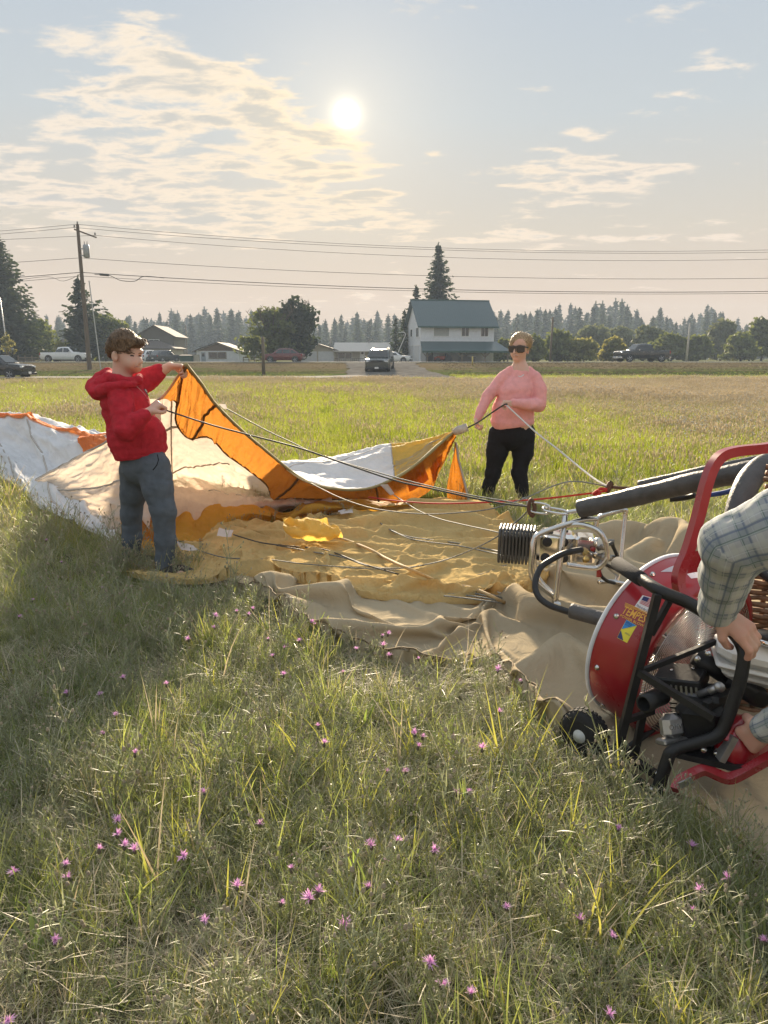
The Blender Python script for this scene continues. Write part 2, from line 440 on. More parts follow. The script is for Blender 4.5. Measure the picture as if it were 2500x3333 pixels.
# ================================================================ trees
m_bark = mat('bark_brown', (.09, .065, .045), .95, var=.3, vscale=8, bump=.5)
m_spruce = mat('spruce_needles', (.034, .046, .028), .8, var=.45, vscale=1.3, trans=(.05, .07, .02, .25), rand=.2, spec=.2)
m_fir = mat('forest_needles', (.040, .055, .032), .85, var=.4, vscale=.8, trans=(.06, .08, .03, .25), rand=.25, spec=.15)
m_leaf = mat('leaves_green', (.115, .135, .050), .7, var=.45, vscale=1.0, trans=(.14, .16, .03, .40), rand=.2, spec=.25)
m_willow = mat('leaves_grey_green', (.13, .145, .075), .75, var=.35, vscale=.8, trans=(.14, .15, .05, .35), rand=.2, spec=.2)
m_yleaf = mat('leaves_yellow_green', (.17, .18, .06), .7, var=.35, vscale=1.5, trans=(.28, .25, .06, .45), rand=.15, spec=.2)

def quads(c, a, b):
    """quads with centres c and half axes a, b"""
    V = np.stack([c-a-b, c+a-b, c+a+b, c-a+b], 1).reshape(-1, 3)
    return V, np.arange(len(V)).reshape(-1, 4)
def unit(v): return v/(np.linalg.norm(v, axis=-1, keepdims=True)+1e-9)
def conifer(h, rad, seed, whorl=.4, per=8, spray=.42, bare=.06, droop=.35, ragged=.3, top=1.0, lop=0.0):
    r = np.random.default_rng(seed); C = []; A = []; B = []
    z = h*bare
    gap = r.uniform(0, 2*pi)
    while z < h*.985:
        t = z/h
        L0 = rad*min(1.0, (1-t)**.82*1.12)*(1 if t > .12 else .75+2*t)
        k = max(3, int(per*(.5+.5*(1-t))))
        for q in range(k):
            az = r.uniform(0, 2*pi); L = L0*(1-ragged*r.random()**1.5)*(1+lop*cos(az-gap))
            if r.random() < ragged*.35: L *= .55
            n = max(2, int(L/spray*1.5)); s = (np.arange(n)+r.random(n)*.7+.3)/n
            up = .12+.3*t
            zz = z+L*(up*s - droop*s**1.6*(1-t) + .16*s**3) + r.normal(0, .06, n)*spray*2
            lat = r.normal(0, .30, n)*spray*(1.5-s)
            d = np.array([cos(az), sin(az)]); pz = np.array([-sin(az), cos(az)])
            c = np.zeros((n, 3)); c[:, :2] = (L*s)[:, None]*d + lat[:, None]*pz; c[:, 2] = zz
            dirv = unit(np.stack([np.full(n, d[0])+r.normal(0, .35, n), np.full(n, d[1])+r.normal(0, .35, n), r.normal(-.15, .3, n)], 1))
            w = unit(np.cross(dirv, r.normal(0, 1, (n, 3))+np.array([0, 0, 1.2])))
            sc = spray*(.55+.7*r.random(n))*(1.1-.5*s)*(1-.45*t)
            C.append(c); A.append(dirv*sc[:, None]*.95); B.append(w*sc[:, None]*.42)
        z += whorl*(.75+.5*r.random())*(1-.35*t)
    n = 8; c = np.zeros((n, 3)); c[:, 2] = h*(.95+.055*np.linspace(0, 1, n)); C.append(c)
    A.append(np.tile([[0, 0, spray*.55]], (n, 1))+r.normal(0, .09, (n, 3))); B.append(unit(r.normal(0, 1, (n, 3))*[1, 1, .1])*spray*.14)
    return quads(np.concatenate(C), np.concatenate(A), np.concatenate(B))
def trunk_mb(h, r0, lean=0.0, seed=0):
    rr = random.Random(seed); n = 7
    pts = [(lean*h*(i/n)**1.4+rr.uniform(-.04, .04)*h*.1, rr.uniform(-.03, .03)*h*.1, h*i/n) for i in range(n+1)]
    return MB().tube(pts, [r0*(1-.88*i/n)+.01 for i in range(n+1)], 7)
def leafy(h, w, seed, n=2600, leaf=.22, lobes=9, base=.18, gaps=.5, bare=0):
    """crown of leaf clumps on limbs; returns leaf quads and a trunk builder"""
    r = np.random.default_rng(seed); tb = trunk_mb(h*.62, h*.022+.05, r.uniform(-.05, .05), seed); C = []
    cents = []
    for i in range(lobes):
        az = 2.4*i+r.uniform(-.5, .5); t = ((i+.5)/lobes); zz = h*(base+.06+(.80-base)*t)
        rr = w*.5*(.30+.42*r.random())*(1.05-.5*t**2)
        cents.append((rr*cos(az), rr*sin(az), zz, w*(.13+.14*r.random())*(1.1-.35*t), h*(.07+.09*r.random())))
    cents.append((0, 0, h*.86, w*.18, h*.13))
    for (cx, cy, cz, sr, sz) in cents:
        tb.tube([(0, 0, h*.2+cz*.25), (cx*.4, cy*.4, cz*.72), (cx, cy, cz)], [h*.010+.02, h*.006+.015, .012], 5)
        k = int(n/len(cents))
        d = unit(r.normal(0, 1, (k, 3))); rad = r.random(k)**.4
        p = d*rad[:, None]*np.array([sr, sr, sz])+np.array([cx, cy, cz])
        nz = vnoise(p[:, 0]*1.1/ (w*.12), p[:, 1]*1.1/(w*.12), p[:, 2]*1.1/(w*.12), seed)
        C.append(p[nz > -gaps]); C.append(np.array([cx, cy, cz])+d[:k//9]*np.array([sr, sr, sz])*1.28)
    for i in range(bare):
        az = r.uniform(0, 2*pi); x, y = w*.34*cos(az)*r.random(), w*.34*sin(az)*r.random()
        p0 = Vector((x*.5, y*.5, h*.55)); p1 = Vector((x*1.5, y*1.5, h*(.86+.13*r.random())))
        tb.tube([p0, (p0+p1)/2+Vector((.1, .1, .1)), p1], [.10, .06, .02], 4)
        for q in range(6):
            b0 = p0.lerp(p1, .45+.09*q); tb.tube([b0, b0+Vector((r.normal(0, .35), r.normal(0, .35), .35+.5*r.random()))], [.035, .012], 3)
    c = np.concatenate(C); m = len(c)
    a = unit(r.normal(0, 1, (m, 3))+np.array([0, 0, -.3])); b = unit(np.cross(a, r.normal(0, 1, (m, 3))))
    s = leaf*(.6+.8*r.random(m))[:, None]
    V, F = quads(c, a*s, b*s*.55)
    return V, F, tb
def plant_tree(name, V, F, tb, cm, loc, rz, label, cat='tree', group=None):
    e = empty(name, loc, rz, label, cat, group)
    tb.build('trunk', m_bark, e, True); raw_mesh('crown', V, F, cm, e, False)
    return e
def at(px, Y, z=None):
    X = (px-CX)/FPX*(Y*cos(PITCH)+(CAMH-1.2)*sin(PITCH)); return (X, Y, float(gz(X, Y)) if z is None else z)
def hgt(ytop, Y): return float(P(0, ytop, Y).z)-Z2

# hero conifers
V, F = conifer(hgt(752, 108), 6.4, 11, .25, 15, .62, .02, .45, .30); plant_tree('spruce_tree', V, F, trunk_mb(hgt(752, 108)*.97, .34), m_spruce, at(22, 108), .3, 'tall dark spruce at the left edge reaching down to the ground')
V, F = conifer(hgt(905, 104), 5.0, 23, .27, 13, .62, .08, .12, .60, lop=.3); plant_tree('pine_tree', V, F, trunk_mb(hgt(905, 104)*.97, .27), m_spruce, at(272, 104), 3.0, 'dark ragged conifer right behind the wooden utility pole')
V, F = conifer(hgt(793, 124), 5.0, 31, .25, 14, .62, .04, .42, .50, lop=.15); plant_tree('spruce_tree', V, F, trunk_mb(hgt(793, 124)*.97, .32), m_spruce, at(1422, 124), 1.0, 'tall dark spruce rising behind the green roof of the white house')
V, F = conifer(hgt(935, 121), 3.4, 37, .27, 12, .55, .04, .35, .45); plant_tree('spruce_tree', V, F, trunk_mb(hgt(935, 121)*.97, .22), m_spruce, at(1352, 121), 2.0, 'smaller spruce in front of the tall one, left of the green roof')
for px, yt, Y, rd, lab in ((1287, 1040, 112, 1.5, 'narrow dark cedar farthest left of the white house'), (1316, 1012, 114, 1.7, 'narrow dark cedar touching the left wall of the white house')):
    V, F = conifer(hgt(yt, Y), rd, px, .3, 10, .42, .02, .1, .3); plant_tree('cedar_tree', V, F, trunk_mb(hgt(yt, Y)*.95, .18), m_spruce, at(px, Y), 0, lab)
# broadleaved trees
LEAFY = [
 (108, 1035, 118, 9.0, m_leaf, 'green bushy tree in front of the tall left spruce', 3200, .24, 0),
 (20, 1075, 112, 5.0, m_leaf, 'low dark shrub at the foot of the tall left spruce', 1500, .2, 0),
 (345, 1022, 110, 8.5, m_leaf, 'rounded green tree between the utility pole and the taupe house', 3200, .24, 0),
 (885, 1000, 103, 9.0, m_leaf, 'wide bare-topped tree behind the red crossover', 3000, .2, 22),
 (965, 972, 105, 7.2, m_spruce, 'dark dense tree on the right of the bare-topped tree', 3000, .22, 14),
 (1735, 1088, 104, 4.0, m_leaf, 'dark shrub behind the woman in pink, left of the weathered pole', 1700, .2, 0),
 (1815, 1075, 108, 5.4, m_leaf, 'dark rounded shrub just right of the weathered pole', 2000, .22, 0),
 (1900, 1100, 106, 4.8, m_yleaf, 'light green shrub between the weathered pole and the pickup', 1700, .2, 0),
 (1995, 1098, 106, 4.6, m_yleaf, 'light green shrub right behind the hood of the black pickup', 1700, .2, 0),
 (1920, 1058, 150, 9.5, m_willow, 'pale willow rising behind the light green shrubs', 2600, .3, 0),
 (2010, 1062, 154, 7.5, m_willow, 'pale willow whose crown shows left above the black pickup', 2300, .3, 0),
 (2110, 1062, 140, 8.0, m_willow, 'willow showing above the cargo bed of the black pickup', 2600, .28, 0),
 (2185, 1085, 128, 7.0, m_leaf, 'dark low tree between the pickup and the thin grey pole', 2400, .26, 0),
 (2262, 1090, 126, 6.5, m_leaf, 'dark low tree just right of the thin grey pole', 2400, .26, 0),
 (2345, 1040, 146, 8.0, m_willow, 'willow between the grey pole and the right picture edge', 2700, .28, 0),
 (2410, 1082, 124, 6.0, m_leaf, 'low green tree second from the right picture edge', 2300, .25, 0),
 (2478, 1035, 132, 8.6, m_leaf, 'tall green broadleaf tree at the right picture edge', 2900, .27, 0),
 (1640, 1105, 118, 3.8, m_leaf, 'shrub beside the right porch post of the white house', 1500, .22, 0),
]
for i, (px, yt, Y, w, cm, lab, n, lf, bare) in enumerate(LEAFY):
    V, F, tb = leafy(hgt(yt, Y), w, 100+i, int(n*1.7), lf*1.1, 17, .05 if 'shrub' in lab or 'low' in lab else .12, .22, bare)
    plant_tree('shrub' if 'shrub' in lab else 'broadleaf_tree', V, F, tb, cm, at(px, Y), i*1.3, lab, 'shrub' if 'shrub' in lab else 'tree')
for px, yt, Y, w, lab in ((28, 1085, 92, 1.9, 'thin pale sapling beside the white flagpole'), (197, 1108, 98, 1.8, 'thin pale sapling in front of the white pickup')):
    V, F, tb = leafy(hgt(yt, Y), w, px, 420, .13, 6, .3, .3); plant_tree('sapling', V, F, tb, m_yleaf, at(px, Y), 0, lab)
# the hazy forest behind
FM = []
for i in range(7):
    V, F = conifer(20, (4.6, 5.6, 3.8, 5.0, 6.0, 4.4, 5.2)[i], 200+i, .55, 11, 1.2, (.05, .18, .1, .25, .05, .3, .12)[i], .3, .5)
    tb = trunk_mb(19, .3, 0, i); nt = len(tb.v)
    me = raw_me('conifer', V, F, m_fir, False); FM.append((me, tb.mesh('trunk', m_bark, True)))
SKY = np.array([(-400, 1020), (0, 1030), (400, 1032), (600, 1012), (800, 1000), (1000, 1042), (1180, 1015), (1300, 1025), (1650, 1012), (1750, 1000), (1900, 985), (2030, 978), (2080, 1048), (2130, 992), (2200, 1040), (2285, 985), (2350, 1042), (2500, 1030), (2900, 1015)])
fr = random.Random(5); nf = 0
for row, (Y0, n, low) in enumerate(((262, 90, 12), (296, 84, 6), (334, 78, 0))):
    for k in range(n):
        px = -260+(k+fr.uniform(.1, .9))*3020/n; Y = Y0+fr.uniform(-12, 12)
        yt = float(np.interp(px, SKY[:, 0], SKY[:, 1]))+low+fr.random()**1.6*42-4
        h = hgt(yt, Y); cm, tm = FM[fr.randrange(7)]
        o = link('conifer_tree', cm); X = (px-CX)/FPX*Y; o.location = (X, Y, Z2); s = h/20; o.scale = (s*fr.uniform(.8, 1.25), s*fr.uniform(.8, 1.25), s); o.rotation_euler.z = fr.uniform(0, 6.28)
        tag(o, 'hazy grey-green conifer in the forest line behind the houses', 'tree', 'conifers of the forest line')
        if row == 0: link('trunk', tm, o)
# the wood beyond reads as one mass
VV, FF, off = [], [], 0
for k in range(230):
    px = -300+k*3100/230+fr.uniform(-8, 8); Y = 370+fr.uniform(-8, 30); h = hgt(float(np.interp(px, SKY[:, 0], SKY[:, 1]))+14+fr.random()*40, Y); me = FM[fr.randrange(7)][0]
    v = np.zeros(len(me.vertices)*3, np.float32); me.vertices.foreach_get('co', v); v = v.reshape(-1, 3)*(h/20)*np.array([1.35, 1.35, 1]); a = fr.uniform(0, 6.28)
    v = np.stack([v[:, 0]*cos(a)-v[:, 1]*sin(a)+(px-CX)/FPX*Y, v[:, 0]*sin(a)+v[:, 1]*cos(a)+Y, v[:, 2]+Z2], 1); VV.append(v); FF.append(np.arange(len(v)).reshape(-1, 4)+off); off += len(v)
tag(raw_mesh('far_forest', np.concatenate(VV), np.concatenate(FF), m_fir, None, False), kind='stuff')
# ================================================================ buildings
def siding_mat(name, col, period=.18, axis=2, rough=.7, dark=.72):
    """boards or ribs as fine relief"""
    m = bpy.data.materials.new(name); m.use_nodes = True; t = NT(m.node_tree); b = t.n['Principled BSDF']
    tc = t.new('ShaderNodeTexCoord'); s = t.new('ShaderNodeSeparateXYZ', ins={0: tc.outputs['Object']})
    f = t.m('FRACT', t.m('DIVIDE', s.outputs[axis], period)); n = t.noise(tc.outputs['Object'], 2.5, 5, .6)
    c = t.mix(t.step(n, .3, .7), tuple(k*.9 for k in col), col)
    t.l.new(c, b.inputs['Base Color']); b.inputs['Roughness'].default_value = rough
    bp = t.new('ShaderNodeBump', ins={'Strength': .9, 'Distance': .03, 'Height': f if axis == 2 else t.m('POWER', t.m('ABSOLUTE', t.m('SUBTRACT', f, .5)), 3.0)})
    t.l.new(bp.outputs[0], b.inputs['Normal']); return m
m_white = siding_mat('white_siding', (.76, .78, .82)); m_trim = mat('white_trim', (.75, .75, .74), .6, var=.05)
m_green = siding_mat('green_metal_roof', (.045, .080, .088), .30, 0, .4); m_grtrim = mat('green_trim', (.03, .075, .065), .5)
m_metal_r = siding_mat('pale_ribbed_metal_roof', (.42, .38, .33), .30, 0, .35)
m_taupe = siding_mat('taupe_siding', (.16, .145, .125)); m_shing = mat('brown_shingles', (.10, .085, .075), .9, var=.25, vscale=9, bump=.5)
m_cream = siding_mat('cream_siding', (.48, .44, .36)); m_brown = siding_mat('brown_board', (.17, .12, .08), .2, 0)
m_glass = mat('window_glass_dark', (.02, .025, .03), .08, spec=.8, var=.1); m_blind = mat('window_blind', (.30, .31, .29), .4, var=.1)
m_wood = mat('weathered_wood', (.16, .125, .09), .9, var=.3, vscale=5, bump=.5, stretch=(6, 6, .5)); m_gdoor = siding_mat('garage_door_white', (.62, .64, .66), .45)
m_dk = mat('dark_interior', (.03, .03, .032), .9); m_conc = mat('concrete', (.38, .36, .33), .9, bump=.3)

def window(p, w, h, parent, frame=m_trim, pane=m_glass, depth=.06, mull=1, face='y'):
    """framed window centred at local p on a wall facing -y (or -x)"""
    R = Matrix.Rotation(-pi/2, 3, 'Z') if face == 'x' else Matrix.Identity(3); p = Vector(p)
    mb = MB(); t = .07
    for c, s in (((0, -.02, h/2+t/2), (w+2*t, depth, t)), ((0, -.03, -h/2-t/2), (w+2*t+.06, depth+.03, t)), ((-w/2-t/2, -.02, 0), (t, depth, h)), ((w/2+t/2, -.02, 0), (t, depth, h))):
        mb.box(p+R @ Vector(c), s, R)
    for k in range(mull): mb.box(p+R @ Vector((-w/2+w*(k+1)/(mull+1), -.015, 0)), (.05, depth*.6, h), R)
    f = mb.build('window', frame, parent)
    for k in range(mull+1):
        pw = w/(mull+1); MB().box(p+R @ Vector((-w/2+pw*(k+.5), -.002, 0)), (pw-.05, .02, h), R).build('pane', pane, f)
    return f
def gable_roof(x0, x1, y0, y1, ze, zr, over=.4, th=.12, axis='x'):
    """two slopes; ridge along x (axis 'x') or along y"""
    mb = MB()
    if axis == 'x':
        ym = (y0+y1)/2; sl = (zr-ze)/(ym-y0)
        for s in (1, -1):
            ya = y0-over if s > 0 else y1+over; za = ze-sl*over
            a, b_, c, d = (x0-over, ya, za), (x1+over, ya, za), (x1+over, ym, zr), (x0-over, ym, zr)
            mb.add([a, b_, c, d]+[(p[0], p[1], p[2]+th) for p in (a, b_, c, d)], [(0, 1, 2, 3), (7, 6, 5, 4), (0, 4, 5, 1), (1, 5, 6, 2), (3, 7, 4, 0)])
    else:
        xm = (x0+x1)/2; sl = (zr-ze)/(xm-x0)
        for s in (1, -1):
            xa = x0-over if s > 0 else x1+over; za = ze-sl*over
            a, b_, c, d = (xa, y0-over, za), (xa, y1+over, za), (xm, y1+over, zr), (xm, y0-over, zr)
            mb.add([a, b_, c, d]+[(p[0], p[1], p[2]+th) for p in (a, b_, c, d)], [(0, 1, 2, 3), (7, 6, 5, 4), (0, 4, 5, 1), (1, 5, 6, 2), (3, 7, 4, 0)])
    return mb
def gable_wall(x0, x1, y0, y1, z0, ze, zr, axis='x'):
    if axis == 'x':
        ym = (y0+y1)/2; poly = [(y0, z0), (y1, z0), (y1, ze), (ym, zr), (y0, ze)]
        return MB().prism(poly, x0, x1, Matrix(((0, 0, 1, 0), (1, 0, 0, 0), (0, 1, 0, 0), (0, 0, 0, 1))))
    xm = (x0+x1)/2; poly = [(x0, z0), (x1, z0), (x1, ze), (xm, zr), (x0, ze)]
    return MB().prism(poly, -y1, -y0, Matrix(((1, 0, 0, 0), (0, 0, -1, 0), (0, 1, 0, 0), (0, 0, 0, 1))))

# --- white two-storey house with green metal roofs
U = 106/2500
H = empty('farm_house', (117*U, 106, Z2-.15), radians(11), 'white two-storey house with green metal roof and open porch', 'house')
W, D = 10.3, 8.2
gable_wall(0, W, 0, D, 0, 4.85, 8.0, 'x').build('wall', m_white, H); H.scale.z = 1.055
rf = gable_roof(0, W, 0, D, 4.85, 8.0, .55, .10, 'x').build('roof', m_green, H)
MB().tube([(-.58, D/2, 8.12), (W+.58, D/2, 8.12)], .09, 6).build('ridge_cap', m_grtrim, rf)
MB().box((W/2, -.60, 4.50), (W+1.1, .06, .20)).build('fascia', m_grtrim, H)
for xx, ww, pn, ml in ((2.85, 2.1, m_blind, 0), (6.2, 1.0, m_glass, 1), (8.95, 1.0, m_glass, 1)): window((xx, -.012, 3.95), ww, 1.1, H, pane=pn, mull=ml)
window((-.012, 1.9, 3.9), 1.5, 1.1, H, face='x'); window((-.012, 5.6, 3.9), 1.1, .9, H, face='x', mull=0)
for yy, ww in ((2.2, 2.7), (5.8, 2.2)):
    g = MB().box((-.03, yy, 1.1), (.06, ww, 2.2), bev=.01).build('garage_door', m_gdoor, H)
    MB().box((-.045, yy, 2.26), (.09, ww+.2, .12)).build('door_frame', m_trim, g)
pr = MB()
for k in (0, 1): pr.add([(-.5, -2.9, 1.42+.1*k), (W+1.5, -2.9, 1.42+.1*k), (W+.35, -.01, 2.62+.1*k), (-.05, -.01, 2.62+.1*k)], [(0, 1, 2, 3)])
pr.f += [(0, 4, 5, 1), (1, 5, 6, 2), (3, 7, 4, 0)]; pr.mi += [0, 0, 0]
pr = pr.build('porch_roof', m_green, H); MB().box((W/2+.5, -2.93, 1.40), (W+2.0, .08, .24)).build('porch_beam', m_grtrim, pr)
for xx in (.25, 5.0, 8.2, W+1.1):
    p = MB().box((xx, -2.7, .65), (.16, .16, 1.3)).build('porch_post', m_wood, H)
    MB().tube([(xx, -2.7, .72), (xx-.62, -2.7, 1.28)], .06, 5).tube([(xx, -2.7, .72), (xx+.62, -2.7, 1.28)], .06, 5).build('brace', m_wood, p)
MB().box((1.2, -.05, .55), (.9, .08, 1.4)).build('door', m_dk, H)
MB().box((W/2+.5, -1.45, .03), (W+2, 2.9, .06)).build('porch_floor', m_conc, H)
# machinery under the porch
t = empty('tractor', (H.location.x+2.9, 104.6, Z2-.1), .2, 'red tractor parked in the shade under the green porch roof', 'tractor')
m_trac = mat('tractor_red', (.30, .05, .02), .5)
MB().box((0, 0, .62), (1.7, .7, .5), bev=.08).box((-.9, 0, .55), (.5, .6, .45), bev=.06).build('body', m_trac, t); MB().box((.55, 0, 1.0), (.5, .6, .45), bev=.1).build('seat', m_dk, t)
for xx, rr in ((.65, .5), (-.8, .32)):
    for yy in (-.5, .5): MB().lathe([(0, -.1), (rr, -.1), (rr, .1), (0, .1)], (xx, yy, rr), (0, 1, 0), 16).build('wheel', m_dk, t)
o = MB().box((0, 0, .42), (2.2, .8, .75), bev=.05).box((-.4, 0, .9), (.8, .6, .25), bev=.03).build('storage_bin', mat('bin_brown', (.06, .05, .045), .8)); o.location = (H.location.x+6.2, 104.9, Z2-.1); tag(o, 'dark storage bin beside the tractor under the porch', 'bin')

# --- low ranch house with twin garage
U = 112/2500
H = empty('ranch_house', (-270*U, 112, Z2-.1), 0, 'low ranch house with pale ribbed metal roof and twin white garage doors', 'house')
gable_wall(0, 5.2, 0, 7, 0, 1.75, 2.55, 'y').build('garage_wall', m_cream, H); gable_roof(0, 5.2, 0, 7, 1.75, 2.55, .4, .1, 'y').build('garage_roof', m_shing, H)
for xx in (1.4, 3.8): MB().box((xx, -.03, .78), (2.2, .06, 1.52), bev=.01).build('garage_door', m_gdoor, H)
MB().box((8.9, 3.2, .85), (7.38, 5.6, 1.7)).build('wall', m_cream, H)
gable_roof(5.3, 12.6, -.2, 6.6, 1.62, 2.75, .45, .09, 'x').build('roof', m_metal_r, H)
window((6.5, .388, .95), 1.9, .85, H, mull=1); d = MB().box((9.0, .37, .85), (.75, .06, 1.5), bev=.01).build('door', m_trim, H); MB().lathe([(0, 0), (.16, 0), (.16, .03), (0, .03)], (9.0, .33, 1.3), (0, -1, 0), 10).build('pane', m_glass, d)
rl = MB().box((7.2, -.9, .55), (4.2, .05, .07))
for k in range(15): rl.box((5.2+k*.3, -.9, .28), (.04, .04, .5))
rl.build('porch_rail', m_wood, H); MB().box((9, -.5, .05), (7.2, 1.5, .1)).build('porch_floor', m_conc, H)
for xx, zz in ((4.2, 2.9), (9.9, 2.9)): MB().lathe([(0, -.7), (.12, -.7), (.12, .25), (.2, .27), (.2, .42), (0, .42)], (xx, 3.2, zz), n=8).build('chimney_pipe', mat('dull_steel', (.35, .35, .36), .4, .8), H)
# --- small white cottage
H = empty('cottage', (-598*U, 112, Z2-.1), 0, 'small white cottage with brown gable, one door and two dark windows', 'house')
gable_wall(0, 6.1, 0, 8, 0, 1.65, 2.75, 'y').build('wall', m_white, H); gable_roof(0, 6.1, 0, 8, 1.65, 2.75, .5, .1, 'y').build('roof', m_shing, H)
MB().add([(.1, -.02, 1.62), (6.0, -.02, 1.62), (3.05, -.02, 2.68), (.1, .0, 1.62), (6.0, .0, 1.62), (3.05, .0, 2.68)], [(0, 1, 2), (0, 3, 4, 1), (1, 4, 5, 2), (2, 5, 3, 0)]).build('gable_board', m_brown, H)
for xx in (2.35, 3.65): window((xx, -.012, .98), 1.1, .78, H, mull=0, frame=m_wood)
d = MB().box((.98, -.03, .72), (.62, .06, 1.4), bev=.01).build('door', mat('door_grey_blue', (.30, .34, .38), .6), H); MB().box((.98, -.064, 1.05), (.36, .02, .45)).build('pane', m_glass, d)
MB().lathe([(0, 0), (.08, 0), (.08, .5), (0, .5)], (5.2, 4, 2.2), n=8).build('chimney_pipe', m_metal_r, H)
# --- taupe house
U = 116/2500
H = empty('taupe_house', (-806*U, 116, Z2-.1), 0, 'taupe two-storey house with brown roofs and wide garage behind the boy', 'house')
gable_wall(.0, 5.6, 3, 10, 0, 3.9, 5.4, 'y').build('wall', m_taupe, H); gable_roof(.0, 5.6, 3, 10, 3.9, 5.4, .45, .1, 'y').build('roof', m_shing, H)
window((2.6, 2.988, 3.0), 1.5, .6, H, mull=1)
MB().box((3.4, 1.8, .95), (6.2, 6.0, 1.9)).build('garage_wall', m_cream, H)
MB().add([(-.2, -1.6, 1.9), (7.0, -1.6, 1.9), (7.0, 5.2, 1.9), (-.2, 5.2, 1.9), (1.2, 2.4, 3.2), (3.4, 2.4, 3.2), (-.2, -1.6, 2.0), (7.0, -1.6, 2.0), (7.0, 5.2, 2.0), (-.2, 5.2, 2.0)], [(3, 2, 1, 0), (6, 7, 5, 4), (7, 8, 5), (8, 9, 4, 5), (9, 6, 4), (0, 1, 7, 6), (1, 2, 8, 7), (2, 3, 9, 8), (3, 0, 6, 9)]).build('garage_roof', m_shing, H)
MB().box((2.9, -1.22, .82), (3.4, .06, 1.6), bev=.01).build('garage_door', m_gdoor, H)
# --- brown-roofed house among the left trees
H = empty('brown_roof_house', (-1050*.05, 126, Z2-.1), 0, 'low house with brown roof half hidden behind the white pickup', 'house')
gable_wall(0, 9, 0, 7, 0, 1.9, 3.6, 'x').build('wall', m_taupe, H); gable_roof(0, 9, 0, 7, 1.9, 3.6, .5, .1, 'x').build('roof', m_shing, H)
window((2.2, -.012, 1.1), 1.4, .8, H); window((6.6, -.012, 1.1), 1.4, .8, H)
# --- green dumpster, pale crate, fences
g = empty('dumpster', at(610, 109, Z2-.05), 0, 'dark green dumpster with a flat lid beside the small cottage', 'dumpster')
MB().add([(-.85, -.55, 0), (.85, -.55, 0), (.85, .55, 0), (-.85, .55, 0), (-.95, -.75, .85), (.95, -.75, .85), (.95, .6, .95), (-.95, .6, .95)], [(3, 2, 1, 0), (4, 5, 6, 7), (0, 1, 5, 4), (1, 2, 6, 5), (2, 3, 7, 6), (3, 0, 4, 7)]).build('body', mat('dumpster_green', (.02, .075, .05), .6), g)
MB().box((0, -.08, .94), (1.96, 1.45, .05), Matrix.Rotation(.07, 3, 'X')).build('lid', m_dk, g)
o = MB().box((0, 0, .5), (.75, .7, 1.0), bev=.03).box((0, 0, 1.02), (.8, .75, .04)).build('crate', m_cream); o.location = at(640, 109, Z2-.05); tag(o, 'pale upright crate between the dumpster and the cottage', 'crate')
def rail_fence(label, x0, x1, Y, n, h=.75):
    f = empty('rail_fence', at((x0+x1)/2, Y, Z2-.05), 0, label, 'fence'); L = abs(at(x1, Y)[0]-at(x0, Y)[0])
    for k in range(n+1): MB().box((-L/2+L*k/n, 0, h/2), (.11, .11, h)).build('post', m_wood, f)
    for z in (.3, .6): MB().box((0, -.075, z), (L, .035, .13)).build('rail', m_wood, f)
rail_fence('weathered wooden rail fence between the cottage and the red crossover', 792, 866, 110, 4)
rail_fence('wooden rail fence behind the thin sapling at far left', 60, 150, 103, 4, .9)
